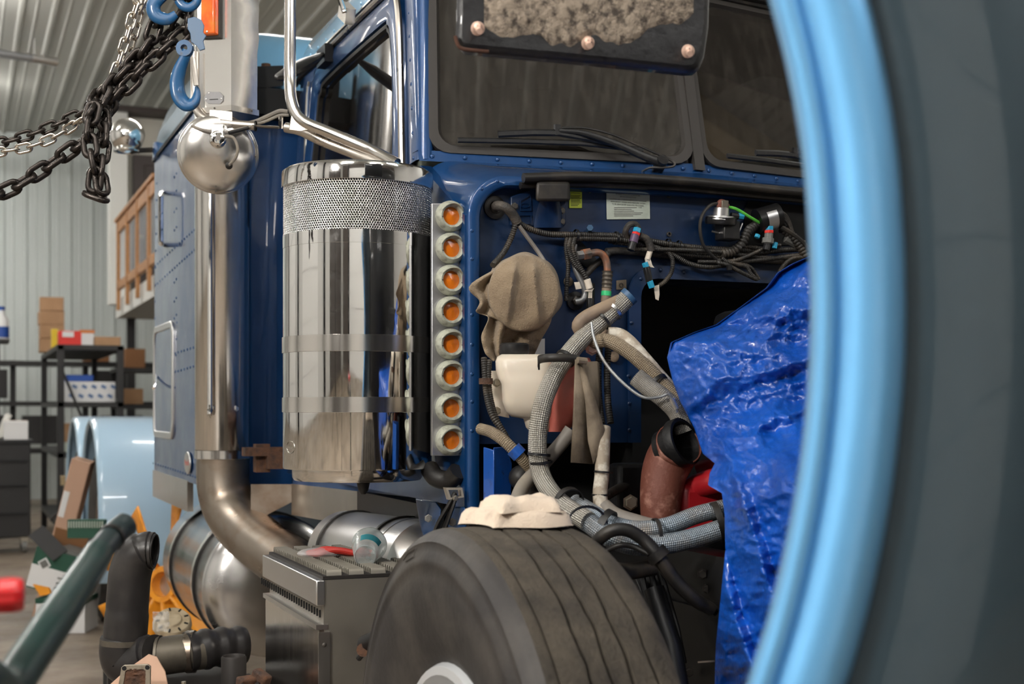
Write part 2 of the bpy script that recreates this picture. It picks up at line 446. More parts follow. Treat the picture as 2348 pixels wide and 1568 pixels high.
def text(name, body, o, right, up, size, material, parent, align='CENTER', depth=0.0):
    c = bpy.data.curves.new(name, 'FONT'); c.body = body; c.size = size; c.align_x = align; c.extrude = depth
    c.align_y = 'CENTER'; c.resolution_u = 2
    t = bpy.data.objects.new(name, c); COL.objects.link(t)
    bpy.context.view_layer.update()
    me = bpy.data.meshes.new_from_object(t); bpy.data.objects.remove(t)
    me.materials.clear(); me.materials.append(MATS[material])
    r = Vector(right).normalized(); u = Vector(up); u = (u - r * u.dot(r)).normalized(); n = r.cross(u)
    m = Matrix((r, u, n)).transposed().to_4x4(); m.translation = Vector(o)
    me.transform(m)
    return place(name, me, parent)
# rivet and bolt meshes shared by all copies
def dome_mesh(name, material, r=1.0, h=0.6):
    b = MB(); b.lathe([(r, 0), (r * 0.87, h * 0.5), (r * 0.5, h * 0.87), (0.001, h)], (0, 0, 0), (0, 0, 1), 10)
    return b.mesh(name, material, 60)
def hex_mesh(name, material):
    b = MB(); b.lathe([(1.35, 0), (1.35, 0.15), (1.0, 0.15), (1.0, 0.8), (0.9, 0.9), (0.001, 0.9)], (0, 0, 0), (0, 0, 1), 6)
    return b.mesh(name, material, 20)
RIVET = {k: dome_mesh('rivet', k) for k in ('navy_paint', 'navy_firewall', 'light_blue_paint', 'aluminium', 'bolt_dark')}
BOLT = {k: hex_mesh('bolt', k) for k in ('bolt_zinc', 'bolt_dark', 'navy_firewall', 'bolt_pink', 'aluminium')}
def rivet(p, nrm, r, parent, material='navy_paint', name='rivet'):
    return place(name, RIVET[material], parent, frm(p, nrm) @ Matrix.Scale(r, 4))
def bolt(p, nrm, r, parent, material='bolt_zinc', name='bolt'):
    return place(name, BOLT[material], parent, frm(p, nrm) @ Matrix.Scale(r, 4))

# ================================================================== THE ROOM
def ribbed(length, width, pitch, depth):
    """sheet in local x (across ribs, 0..width) and y (along ribs, 0..length), ribs raised to +z"""
    xs = [(0, 0)]
    k = int(round(width / pitch))
    for i in range(k):
        x = i * pitch
        xs += [(x + pitch * .08, 0), (x + pitch * .14, depth), (x + pitch * .24, depth), (x + pitch * .30, 0),
               (x + pitch * .60, 0), (x + pitch * .63, depth * .28), (x + pitch * .67, depth * .28), (x + pitch * .70, 0), (x + pitch, 0)]
    b = MB(); b.grid([[(x, 0, z) for x, z in xs], [(x, length, z) for x, z in xs]])
    return b
floor = struct(MB().box(((ROOM_X0 + ROOM_X1) / 2, (ROOM_Y0 + ROOM_Y1) / 2, -0.05), (ROOM_X1 - ROOM_X0, ROOM_Y1 - ROOM_Y0, 0.1)).build('floor', 'concrete'))
def sheet_wall(name, x0, x1, y, facing, material='wall_sheet'):
    w = struct(MB().box(((x0 + x1) / 2, y - facing * 0.06, ROOM_H / 2), (x1 - x0, 0.1, ROOM_H)).build(name, 'wall_plain'))
    me = ribbed(ROOM_H, 0.9, 0.3, 0.022).mesh('wall_sheet', material, 20)
    n = int((x1 - x0) / 0.9)
    for i in range(n):
        m = Matrix(((1, 0, 0, x0 + 0.9 * i), (0, 0, facing, y), (0, 1, 0, 0), (0, 0, 0, 1)))
        place('wall_sheet', me, w, m)
    return w
sheet_wall('wall_back', ROOM_X0, ROOM_X1, ROOM_Y1, -1)
# the three walls behind and beside the photographer, seen only as reflections
def plain_wall(name, c, s, m='wall_plain'): return struct(MB().box(c, s).build(name, m))
wl = plain_wall('wall_left', (ROOM_X0 - 0.05, 7.5, ROOM_H / 2), (0.1, 25.0, ROOM_H))
wr = plain_wall('wall_right', (ROOM_X1 + 0.05, 7.5, ROOM_H / 2), (0.1, 25.0, ROOM_H))
wf = plain_wall('wall_front', (1.25, ROOM_Y0 - 0.05, ROOM_H / 2), (13.5, 0.1, ROOM_H), 'wall_dark')
def reflection_door(name, c, w, h, axis, sign, material):  # unseen doors added as light and dark areas for the chrome to mirror
    d = MB(); k = 6
    for i in range(k):
        z = h * (i + 0.5) / k
        if axis == 'x': d.box((c[0] + sign * 0.04, c[1], z), (0.06, w, h / k - 0.012))
        else: d.box((c[0], c[1] + sign * 0.04, z), (w, 0.06, h / k - 0.012))
    return struct(d.build(name, material, bevel=0.006))
reflection_door('door_1', (ROOM_X0, -2.4), 3.4, 4.2, 'x', 1, 'door_sheet')
reflection_door('door_2', (ROOM_X0, 3.6), 3.4, 4.2, 'x', 1, 'door_white')
reflection_door('door_3', (ROOM_X0, 9.6), 3.8, 4.2, 'x', 1, 'door_white')
reflection_door('door_4', (-1.6, ROOM_Y0), 4.2, 4.2, 'y', 1, 'door_white')
reflection_door('door_5', (5.6, ROOM_Y0), 3.4, 4.2, 'y', 1, 'door_sheet')
for i, (x, y) in enumerate(((-5.35, 0.6), (-5.35, 6.6), (-5.35, 12.6), (-3.6, -4.85), (2.9, -4.85))):  # unseen black columns added as dark bands in the reflections
    struct(MB().box((x, y, ROOM_H / 2), (0.22, 0.30, ROOM_H)).build('trim_%d' % (i + 1), 'frame_black', bevel=0.005))
ceiling = struct(MB().box(((ROOM_X0 + ROOM_X1) / 2, 7.5, ROOM_H + 0.08), (ROOM_X1 - ROOM_X0, 25.0, 0.1)).build('ceiling', 'ceiling_sheet'))
me = ribbed(25.0, 0.9, 0.3, 0.03).mesh('ceiling_sheet', 'ceiling_sheet', 20)
for i in range(15):
    place('ceiling_sheet', me, ceiling, Matrix(((1, 0, 0, ROOM_X0 + 0.9 * i), (0, 1, 0, ROOM_Y0), (0, 0, -1, ROOM_H), (0, 0, 0, 1))))
# unseen beam and dark duct added under the ceiling for their reflection in the windshield
struct(MB().box((6.4, 0.66, ROOM_H - 0.16), (3.2, 0.26, 0.26), -0.2).build('trim_9', 'added_beam', bevel=0.01))
struct(MB().box((6.2, 1.75, ROOM_H - 0.22), (3.6, 0.75, 0.36)).build('trim_10', 'door_sheet', bevel=0.01))
# strip lamps
for x, y, ln in LAMPS:
    t = thing('strip_lamp', 'white strip lamp with two glowing tubes hung under the ribbed ceiling', 'lamp', (x, y, ROOM_H - 0.03), 'strip lamps under the ceiling')
    MB().box((x, y, ROOM_H - 0.455), (ln, 0.05, 0.05)).build('housing', 'lamp_housing', t)
    for dy in (-0.07, 0.07): MB().cyl((x - ln / 2, y + dy, ROOM_H - 0.50), (x + ln / 2, y + dy, ROOM_H - 0.50), 0.038, 10).build('tube', 'lamp_tube', t)
    for dx in (-0.9, 0.9): MB().cyl((x + dx * ln / 2.4, y, ROOM_H - 0.44), (x + dx * ln / 2.4, y, ROOM_H), 0.006, 6).build('hanger', 'lamp_housing', t)
# body of the added unseen lamp on its stand (its beam is set with the lights at the top)
wt = thing('added_lamp', 'added unseen black LED lamp on a tripod stand beside the photographer', 'lamp', (ADDED_LAMP[0], ADDED_LAMP[1], 0))
dirw = (Vector((1.35, 3.0, 1.35)) - Vector(ADDED_LAMP)).normalized(); cw_ = Vector(ADDED_LAMP) - dirw * 0.06
MB().box(cw_, (0.62, 0.38, 0.09), frm((0, 0, 0), dirw, Vector((0, 0, 1)).cross(dirw)).to_3x3()).build('head', 'black_metal', wt, bevel=0.01)
MB().cyl((cw_.x, cw_.y, 0.5), (cw_.x, cw_.y, cw_.z - 0.18), 0.018, 10).build('pole', 'black_metal', wt)
for a in range(3):
    q = Vector((math.cos(a * 2.094), math.sin(a * 2.094), 0)); MB().tube([(cw_.x, cw_.y, 0.75), (cw_.x + q.x * .45, cw_.y + q.y * .45, 0.01)], 0.013, 8).build('leg', 'black_metal', wt)
# grey heater duct under the ceiling, far back on the left
t = thing('ceiling_heater', 'long grey tube heater hanging below the ribbed ceiling', 'heater', (-0.3, 14.9, ROOM_H))
a, bq = PZ(126, 143, 4.98), PZ(-120, 104, 4.98)
MB().tube([a, bq], 0.06, 10, squash=(0.7, 1.0)).build('tube', 'heater_grey', t)
MB().tube([a + (a - bq).normalized() * 0.02, a + (bq - a).normalized() * 0.25], 0.066, 10, squash=(0.7, 1.0)).build('end_cap', 'aluminium', t)
for k in (0.2, 0.8):
    q = a.lerp(bq, k); MB().cyl(q, (q.x, q.y, ROOM_H), 0.008, 6).build('hanger', 'lamp_housing', t)

# mezzanine office with railing
MX, MY = 1.68, 16.1
struct(MB().box((MX + 2.6, 14.2, 2.44), (5.2, 3.8, 0.20)).build('mezzanine_floor', 'trim_white'))
wu = struct(MB().box((MX + 2.6, MY + 0.1, 3.62), (5.2, 0.12, 2.2)).build('wall_office', 'drywall_beige'))
struct(MB().box((MX + 0.02, MY + 0.0, 3.62), (0.20, 0.26, 2.24)).build('trim_6', 'trim_white'))
struct(MB().box((MX + 2.5, MY, 4.76), (5.1, 0.5, 0.06)).build('trim_7', 'door_brown'))
struct(MB().box((MX + 0.16, MY - 0.1, 1.17), (0.09, 0.09, 2.34)).build('trim_8', 'rack_black'))
# brown door on the mezzanine
dp = MB(); dx0 = PY(304, 400, MY).x
dd = thing('door_6', 'dark brown panel door on the mezzanine above the wooden railing', 'door', (dx0 + 0.45, MY, 2.54))
dd['kind'] = 'structure'
MB().box((dx0 + 0.45, MY - 0.0, 3.40), (0.9, 0.07, 1.74)).build('leaf', 'door_brown', dd)
for i, (z, h) in enumerate(((2.95, 0.6), (3.8, 0.7))):
    for x in (0.26, 0.64): MB().box((dx0 + x, MY - 0.045, z), (0.26, 0.03, h)).build('panel', 'door_brown', dd, bevel=0.01)
MB().sphere((dx0 + 0.08, MY - 0.08, 3.3), 0.03, 10, 6).build('door_knob', 'bolt_zinc', dd)
# wooden railing
rl = thing('railing', 'honey-coloured wooden railing along the edge of the white mezzanine', 'railing', (MX - 0.04, 14, 2.54))
RX = MX - 0.03; ry0, ry1 = 12.4, 15.5
MB().box((RX, (ry0 + ry1) / 2, 3.40), (0.09, ry1 - ry0 + .1, 0.04)).build('cap_rail', 'wood_rail', rl, bevel=0.006)
MB().box((RX, (ry0 + ry1) / 2, 3.31), (0.045, ry1 - ry0, 0.12)).build('top_rail', 'wood_rail', rl, bevel=0.004)
MB().box((RX, (ry0 + ry1) / 2, 2.66), (0.045, ry1 - ry0, 0.09)).build('bottom_rail', 'wood_rail', rl, bevel=0.004)
pm = MB().box((0, 0, 0), (0.035, 0.09, 1.04)).mesh('post', 'wood_rail')
for y in (15.42, 14.55, 13.68, 12.8): place('post', pm, rl, Matrix.Translation((RX - 0.012, y, 2.91)))
bm_ = MB().box((0, 0, 0), (0.006, 0.010, 0.56)).mesh('baluster', 'heater_grey')
for i in range(26): place('baluster', bm_, rl, Matrix.Translation((RX, 12.5 + i * 0.113, 2.98)))

# ------------------------------------------------------------------ shelving with cartons
def carton(name, label, c, s, material, cat='box', rot=0.0, group=None, extra=None, bevel=0.006):
    t = thing(name, label, cat, (c[0], c[1], c[2] - s[2] / 2), group)
    R = Matrix.Rotation(rot, 3, 'Z')
    MB().box(c, s, R).build('body', material, t, bevel=bevel)
    q = Vector(c) + R @ Vector((0, 0, s[2] / 2 + 0.001))
    MB().box(q, (s[0], min(0.05, s[1] * .3), 0.003), R).build('tape_strip', 'carton_white' if material != 'carton_white' else 'cardboard', t)
    if extra: extra(t, R)
    return t
SX0, SX1, SY0, SY1 = 0.84, 1.36, 12.65, 15.2
sh = thing('shelving_unit', 'black steel shelving unit loaded with cartons near the back wall', 'shelf', ((SX0 + SX1) / 2, (SY0 + SY1) / 2, 0))
for x in (SX0, SX1):
    for y in (SY0, SY1): MB().box((x, y, 0.93), (0.06, 0.06, 1.86)).build('post', 'rack_black', sh, bevel=0.004)
LV = (0.25, 0.66, 1.06, 1.345, 1.84)
LV = (0.22, 0.86, 1.32, 1.84)
for z in LV: MB().box(((SX0 + SX1) / 2, (SY0 + SY1) / 2, z), (SX1 - SX0 + .06, SY1 - SY0 + .06, 0.045)).build('shelf_board', 'rack_black', sh)
MB().tube([(SX0, SY0 - .03, 1.66), (SX0 + 0.24, SY0 - .03, 1.05)], 0.012, 6).build('brace', 'rack_black', sh)
def dots(t, R):
    for i in range(5):
        for j in range(2):
            MB().box((0.94 + i * 0.085 + j * .03, SY0 + 0.115, 1.40 + j * 0.085), (0.045, 0.004, 0.028), Matrix.Rotation(0.5, 3, 'Y')).build('printed_mark', 'print_blue', t)
carton('carton', 'white carton printed with blue marks on the black shelving', (1.10, SY0 + .32, 1.437), (0.46, 0.40, 0.19), 'carton_white', extra=dots)
carton('carton', 'flat dark blue box lying on top of the white carton with blue marks', (1.02, SY0 + .32, 1.565), (0.24, 0.3, 0.06), 'plastic_blue')
carton('carton', 'brown carton on the middle board of the black shelving', (0.985, SY0 + .25, 1.063), (0.23, 0.3, 0.17), 'cardboard')
carton('carton', 'low cream carton under the brown carton on the black shelving', (0.985, SY0 + .25, 0.93), (0.235, 0.3, 0.09), 'sticker_white')
carton('carton', 'small brown carton on the lowest board of the black shelving', (1.0, SY0 + .2, 0.335), (0.24, 0.3, 0.18), 'cardboard_dark')
carton('carton', 'dark carton on the second board of the black shelving, at the back', (1.1, SY0 + 1.2, 0.98), (0.3, 0.4, 0.2), 'rack_black')
for i in range(4):
    carton('carton', ('lowest brown carton of the tall stack on the shelving top', 'second brown carton from the bottom of the tall stack on the shelving', 'brown carton just under the topmost one of the tall shelving stack', 'topmost brown carton of the tall stack on the shelving')[i], (0.87 + 0.006 * (i % 2), SY0 + 1.9, 1.935 + i * 0.142), (0.235, 0.3, 0.14), 'cardboard', group='stacked cartons on the shelving', rot=0.04 * (i % 3 - 1))
carton('carton', 'upright yellow box on top of the shelving beside the red carton', (0.845, SY0 + 0.9, 1.957), (0.06, 0.12, 0.19), 'carton_yellow')
carton('carton', 'red and white carton on top of the shelving', (0.935, SY0 + 0.25, 1.93), (0.20, 0.2, 0.135), 'carton_red',
       extra=lambda t, R: MB().box((0.915, SY0 + 0.148, 1.965), (0.10, 0.006, 0.05)).build('printed_mark', 'carton_white', t))
carton('carton', 'small white carton with an orange lid on top of the shelving', (1.085, SY0 + 0.25, 1.925), (0.115, 0.2, 0.125), 'carton_white',
       extra=lambda t, R: MB().box((1.085, SY0 + 0.25, 1.995), (0.125, 0.21, 0.03)).build('lid', 'carton_orange', t))
carton('carton', 'flat brown carton at the right end of the shelving top', (1.26, SY0 + 0.25, 1.905), (0.23, 0.3, 0.085), 'cardboard')
# rack against the back wall
rk = thing('storage_rack', 'low black storage rack standing along the ribbed back wall', 'shelf', (0.9, 18, 0))
for x in (-0.2, 0.62, 1.5, 2.4): MB().box((x, 18.0, 0.95), (0.07, 0.07, 1.9)).build('post', 'rack_black', rk)
for z in (0.75, 1.35, 1.86): MB().box((1.1, 18.0, z), (2.8, 0.5, 0.06)).build('shelf_board', 'rack_black', rk)
def tyre_simple(c, R, r, ax, name, label, group):
    t = thing(name, label, 'tyre', c, group)
    MB().lathe([(R - r * 1.4, -r * .8), (R - r * .3, -r), (R, -r * .7), (R, r * .7), (R - r * .3, r), (R - r * 1.4, r * .8), (R - r * 1.4, -r * .8)], c, ax, 28).build('tread', 'tyre_side', t)
    MB().lathe([(R - r * 1.4, -r * .2), (R * .3, -r * .1), (0.01, -r * .1)], c, ax, 20).build('wheel_disc', 'rack_black', t)
for i, (x, z) in enumerate(((0.35, 1.02), (0.98, 1.02), (1.95, 1.02), (0.3, 1.6), (1.85, 1.6))):
    carton('carton', ('dark bin on the middle board of the back rack, beside the tool cart', 'dark bin on the middle board of the back rack, behind the black shelving', 'dark bin on the middle board of the back rack, beyond the mezzanine post', 'dark bin on the upper board of the back rack, beside the black upright', 'dark bin on the upper board of the back rack, below the mezzanine')[i], (x, 18.0, z), (0.5, 0.4, 0.36), 'rack_black', group='dark bins on the back rack')
carton('carton', 'brown carton on the back rack beside the mezzanine post', (1.62, 17.9, 1.99), (0.3, 0.4, 0.2), 'cardboard_dark')
# second shelving, right of the mezzanine post, with cartons
s2 = thing('shelving_unit', 'black shelving with brown cartons below the mezzanine, half behind the truck', 'shelf', (1.75, 14.2, 0))
for x in (1.5, 2.1):
    for y in (14.0, 14.6): MB().box((x, y, 0.85), (0.05, 0.05, 1.7)).build('post', 'rack_black', s2)
for z in (0.3, 0.85, 1.3, 1.68): MB().box((1.8, 14.3, z), (0.66, 0.66, 0.04)).build('shelf_board', 'rack_black', s2)
carton('carton', 'brown carton on the top board of the shelving below the mezzanine', (1.66, 14.2, 1.80), (0.2, 0.3, 0.2), 'cardboard_dark')
carton('carton', 'pale brown carton on the third board of the shelving below the mezzanine', (1.63, 14.2, 1.41), (0.22, 0.3, 0.16), 'cardboard')
# black tool cart with casters
ct = thing('tool_cart', 'black tool cart on casters with a white carton on its top', 'cart', (0.33, 12.75, 0))
MB().box((0.30, 12.8, 0.56), (0.56, 0.5, 0.84)).build('body', 'rack_black', ct, bevel=0.01)
MB().box((0.30, 12.8, 0.99), (0.60, 0.54, 0.03)).build('top', 'black_plastic', ct)
for z in (0.35, 0.6, 0.82): MB().box((0.30, 12.54, z), (0.5, 0.03, 0.012)).build('drawer_edge', 'black_metal', ct)
for x in (0.06, 0.53):
    for y in (12.6, 13.0):
        cs = MB().cyl((x - 0.02, y, 0.055), (x + 0.02, y, 0.055), 0.055, 14).build('caster', 'connector_grey', ct)
        MB().box((x, y, 0.11), (0.06, 0.05, 0.06)).build('fork', 'bolt_zinc', cs)
carton('carton', 'white carton on top of the black tool cart', (0.46, 12.7, 1.09), (0.20, 0.3, 0.17), 'carton_white')
hs = thing('handset', 'cream handset leaning beside the white carton on the tool cart', 'tool', (0.22, 12.7, 1.0))
MB().tube(catmull([P(20, 950, 12), P(10, 972, 12), P(2, 995, 12), P(-10, 1004, 12)], 5), 0.03, 8).build('arm', 'drywall', hs)
MB().cyl(P(0, 1004, 12), P(-2, 993, 12), 0.07, 14).build('base', 'drywall', hs)
# black upright with a blue and white jug
up = thing('shelving_post', 'tall black shelf upright at the edge of the tool cart', 'shelf', (0.22, 13.6, 0))
MB().box((0.3, 14.2, 0.97), (0.12, 0.5, 1.94)).build('post', 'rack_black', up)
MB().box((0.3, 14.2, 1.955), (0.3, 0.5, 0.03)).build('board', 'rack_black', up)
jg = thing('jug', 'white jug with a blue label on top of the black shelf upright', 'jug', (0.37, 14.2, 1.97))
MB().lathe([(0.001, 0), (0.07, 0), (0.07, 0.2), (0.03, 0.26), (0.03, 0.3), (0.001, 0.3)], (0.38, 14.15, 1.97), (0, 0, 1), 16).build('body', 'carton_white', jg)
MB().lathe([(0.073, 0.02), (0.073, 0.13)], (0.38, 14.15, 1.97), (0, 0, 1), 16).build('label_band', 'plastic_blue', jg)
MB().cyl((0.38, 14.15, 2.265), (0.38, 14.15, 2.30), 0.034, 12).build('cap', 'plastic_blue', jg)
# jack stand
js = thing('jack_stand', 'tan steel jack stand on the floor below the shelving', 'jack stand', (0.86, 11.9, 0))
jc = V(0.86, 11.9, 0)
for a in range(4):
    q = jc + V(0.16 * math.cos(PI / 4 + a * PI / 2), 0.16 * math.sin(PI / 4 + a * PI / 2), 0.0)
    MB().tube([q, jc + V(0, 0, 0.34)], 0.02, 6).build('leg', 'jack_tan', js)
MB().lathe([(0.05, 0.24), (0.045, 0.62), (0.001, 0.62)], jc, (0, 0, 1), 10).build('column', 'jack_tan', js)
MB().box(jc + V(0, 0, 0.67), (0.14, 0.06, 0.08)).build('saddle', 'jack_tan', js)
MB().tube([jc + V(-0.04, -0.05, 0.45), jc + V(-0.16, -0.08, 0.34)], 0.014, 6).build('lever', 'dark_iron', js)

# ================================================================== THE TRUCK
TR = thing('semi_truck', 'dark and light blue semi truck with its hood tilted open and engine bay exposed', 'truck', (1.95, 5.0, 0))
XS, XM, YF = 1.147, 1.95, 3.05       # cab side, centre line, firewall
def mirror_x(p): return V(2 * XM - p[0], p[1], p[2])

# ---- sleeper box
SLX, SLY0, SLY1 = 0.85, 5.09, 6.48
sec = [(SLX + 0.02, SLY1)] + [(SLX, SLY1 - 0.03)] + [(SLX + 0.16 - 0.16 * math.cos(a), SLY0 + 0.16 - 0.16 * math.sin(a)) for a in [i * PI / 16 for i in range(9)]]
sec = [(SLX + .03, SLY1), (SLX, SLY1 - .03)] + [(SLX + .14 - .14 * math.cos(i * PI / 20), SLY0 + .14 - .14 * math.sin(i * PI / 20)) for i in range(11)]
secR = [(2 * XM - x, y) for x, y in reversed(sec)]
pl = sec + secR
MB().prism([(x, y, 0.98) for x, y in pl], (0, 0, 1.48)).build('sleeper_body', 'navy_paint', TR, angle=25)
def roof_loft(plan, levels, c):
    rows = []
    for z, k in levels: rows.append([(c[0] + (x - c[0]) * k, c[1] + (y - c[1]) * (1 - (1 - k) * 1.6), z) for x, y in plan])
    b = MB(); b.grid(rows, closed=True)
    n = len(plan); b.f.append(tuple((len(rows) - 1) * n + i for i in range(n)))
    return b
roof_loft(pl, [(2.455, 1.006), (2.47, 1.006), (2.58, 0.985), (2.68, 0.95), (2.75, 0.90), (2.80, 0.80), (2.82, 0.6)], (XM, 5.9)).build('sleeper_roof', 'light_blue_paint', TR, angle=50)
roof_loft(pl, [(2.445, 1.008), (2.46, 1.010), (2.462, 1.0)], (XM, 5.9)).build('roof_seam', 'black_rubber', TR)
# stainless skirt under the sleeper
sk = MB(); sk.hexa([V(SLX - .004, SLY1, 0.86), V(SLX - .004, SLY0 + .35, 0.86), V(SLX - .004, SLY0 + .35, 0.985), V(SLX - .004, SLY1, 0.985)],
                   [V(SLX + .02, SLY1, 0.86), V(SLX + .02, SLY0 + .35, 0.86), V(SLX + .02, SLY0 + .35, 0.985), V(SLX + .02, SLY1, 0.985)])
sk.build('sleeper_skirt', 'stainless', TR)
# rivet rows on the sleeper side (small: one part per row)
rows = [((372, 270), (356, 345), 10), ((356, 610), (446, 527), 17), ((356, 655), (446, 573), 17), ((402, 810), (444, 797), 7),
        ((402, 853), (444, 840), 7), ((352, 1062), (448, 1093), 18)]
def side_rivets(a, b_, n, r=0.006):
    m = MB()
    for i in range(n):
        k = i / (n - 1); q = PX(a[0] + (b_[0] - a[0]) * k, a[1] + (b_[1] - a[1]) * k, SLX)
        m.lathe([(r, 0), (r * .8, -r * .45), (.0005, -r * .7)], q, (1, 0, 0), 6)
    m.build('rivet_row', 'navy_paint', TR, kind='stuff')
for a, b_, n in rows[1:]: side_rivets(a, b_, n)
for y0 in (398, 437, 478, 520, 640, 683, 722):
    side_rivets((400, y0 + 8), (405, y0), 2)
side_rivets((360, 420), (355, 730), 9)
side_rivets((406, 740), (398, 1000), 8)
# vertical grab rail of the sleeper
gr = MB(); gr.tube(catmull([PX(372, 440, SLX), PX(370, 445, SLX - .05), PX(369, 455, SLX - .055), PX(369, 548, SLX - .055), PX(370, 558, SLX - .05), PX(374, 562, SLX)], 5), 0.011, 8)
gr.build('grab_rail', 'chrome', TR)
# luggage door with chrome trim
c4 = [PX(359, 757, SLX), PX(401, 728, SLX), PX(401, 1003, SLX), PX(358, 1003, SLX)]
y0, y1 = PX(356, 900, SLX).y, PX(401, 900, SLX).y
za, zb = 1.03 + 0.12, 1.65
za, zb = PX(380, 1005, SLX).z, PX(380, 742, SLX).z
ou = [(SLX - .012, y, z) for y, z in rrect(y1, za, y0, zb, 0.07)]
inn = [(SLX - .012, y, z) for y, z in rrect(y1 + .03, za + .03, y0 - .03, zb - .03, 0.05)]
ld = MB().prism([(SLX - .006, y, z) for y, z in rrect(y1 + .02, za + .02, y0 - .02, zb - .02, 0.05)], (0.008, 0, 0)).build('luggage_door', 'navy_paint', TR)
MB().frame(ou, inn, (0.015, 0, 0)).build('trim', 'aluminium', ld, bevel=0.004)
MB().tube(catmull([PX(357, 862, SLX - .01), PX(356, 880, SLX - .03), PX(352, 890, SLX - .05)], 4), 0.008, 8).build('latch_handle', 'chrome', ld)
# oval emblem
em = MB(); ec = PX(433, 1061, SLX - 0.004)
em.prism([(ec.x, ec.y + 0.07 * math.cos(i * PI / 12), ec.z + 0.045 * math.sin(i * PI / 12)) for i in range(24)], (-0.008, 0, 0))
eo = em.build('emblem', 'aluminium', TR, bevel=0.003)
text('emblem_lettering', 'Peterbilt', ec + V(-.0085, 0, 0), (0, -1, 0), (0, 0, 1), 0.03, 'connector_red', eo)
# bullet mirror ball on an arm
bc = P(291, 311, 6.3)
ball = MB().sphere(bc, 0.083, 28, 18).build('ball_mirror', 'chrome', TR)
MB().lathe([(0.062, 0), (0.064, 0.006), (0.04, 0.012)], bc + V(0, 0.0, -0.078), (0, 0, 1), 20).build('collar', 'chrome', ball)
MB().tube(catmull([bc + V(0.02, 0, -0.075), P(318, 345, 6.3), P(340, 344, 6.32), PX(366, 343, SLX + .02)], 5), 0.013, 8).build('mirror_arm', 'dark_iron', ball)
MB().box(PX(357, 345, SLX - .006), (0.02, 0.06, 0.07)).build('mount', 'navy_paint', ball)

# dark air-horn bracket tucked under the front of the sleeper roof
ah = MB().box((1.06, SLY0 - .05, 2.44), (.34, .10, .10)).build('horn_bracket', 'deep_black', TR)
for px, py in ((610, 175), (634, 190)): MB().cyl(PY(px, py, SLY0 - .06), PY(px, py - 28, SLY0 - .06), .018, 10).build('bracket_foot', 'rusty_iron', ah)
MB().hexa([PY(590, 204, SLY0 - .10), PY(650, 196, SLY0 - .10), PY(650, 150, SLY0 - .10), PY(590, 152, SLY0 - .10)], [PY(590, 204, SLY0 - .0), PY(650, 196, SLY0 - .0), PY(650, 150, SLY0 - .0), PY(590, 152, SLY0 - .0)]).build('bracket_plate', 'deep_black', ah)
# ---- rear chassis: frame rails, tandem fenders, wheels
for x in (1.52, 2.30): MB().box((x, 6.3, 0.83), (0.08, 8.0, 0.26)).build('frame_rail', 'frame_black', TR)
for x in (1.25, 2.65):
    MB().box((x, 6.0, 0.93), (0.3, 1.6, 0.03)).build('deck_plate', 'frame_black', TR)
FW = []
for yc in (8.35, 9.65):
    fx0, fx1 = 0.72, 1.35
    R = 0.62
    prof = [(yc - R, 0.33)] + [(yc - R * math.cos(a), 0.60 + R * math.sin(a)) for a in [i * PI / 16 for i in range(17)]] + [(yc + R, 0.33)]
    prof = [(yc - R, 0.30), (yc - R, 0.45)] + [(yc - R * math.cos(i * PI / 18), 0.60 + R * math.sin(i * PI / 18)) for i in range(19)] + [(yc + R, 0.45), (yc + R, 0.30)]
    rows = []
    for x, k in ((fx0 + .012, 0.94), (fx0, 0.965), (fx0 + .006, 0.99), (fx0 + .03, 1.0), (fx1 - .03, 1.0), (fx1, 0.98)):
        rows.append([(x, yc + (y - yc) * k, 0.60 + (z - 0.60) * k if z > 0.6 else z) for y, z in prof])
    f = MB().grid(rows).build('rear_fender', 'pale_blue_paint', TR, angle=60, solid=0.012)
    for x in (0.80, 1.12):
        w = MB().lathe([(0.28, -.1), (0.46, -.13), (0.51, -.1), (0.515, .1), (0.46, .13), (0.28, .1), (0.28, -.1)], (x + .08, yc, 0.52), (1, 0, 0), 36).build('rear_tyre', 'tyre_side', TR)
        MB().lathe([(0.28, -.1), (0.26, -.04), (0.12, -.02), (0.10, -.09), (0.001, -.09)], (x + .08, yc, 0.52), (1, 0, 0), 24).build('wheel_disc', 'stainless_dull', w)

# ---- fuel tank under the sleeper/cab
TX, TZ, TRD = 1.085, 0.61, 0.265
def tank(y0, y1, c, r, name):
    prof = [(0.001, -.075), (r * .4, -.072), (r * .75, -.055), (r * .93, -.028), (r * .985, -.008), (r, 0.0), (r * 1.004, .003), (r * 1.004, .016), (r, .019)]
    L = y1 - y0
    return MB().lathe(prof + [(r, L - .02), (r * .9, L + .03), (r * .5, L + .06), (0.001, L + .07)], (c[0], y0, c[1]), (0, 1, 0), 56).build(name, 'tank_aluminium', TR, angle=30)
tk = tank(4.93, 5.97, (TX, TZ), TRD, 'fuel_tank')
for y in (5.12, 5.72):
    st = MB().lathe([(TRD, 0), (TRD + .006, 0.004), (TRD + .006, .05), (TRD, .054)], (TX, y, TZ), (0, 1, 0), 56).build('tank_strap', 'stainless', tk)
    MB().lathe([(TRD + .001, 0), (TRD + .008, 0), (TRD + .008, .012), (TRD + .001, .012)], (TX, y - .012, TZ), (0, 1, 0), 56).build('strap_liner', 'black_rubber', tk)
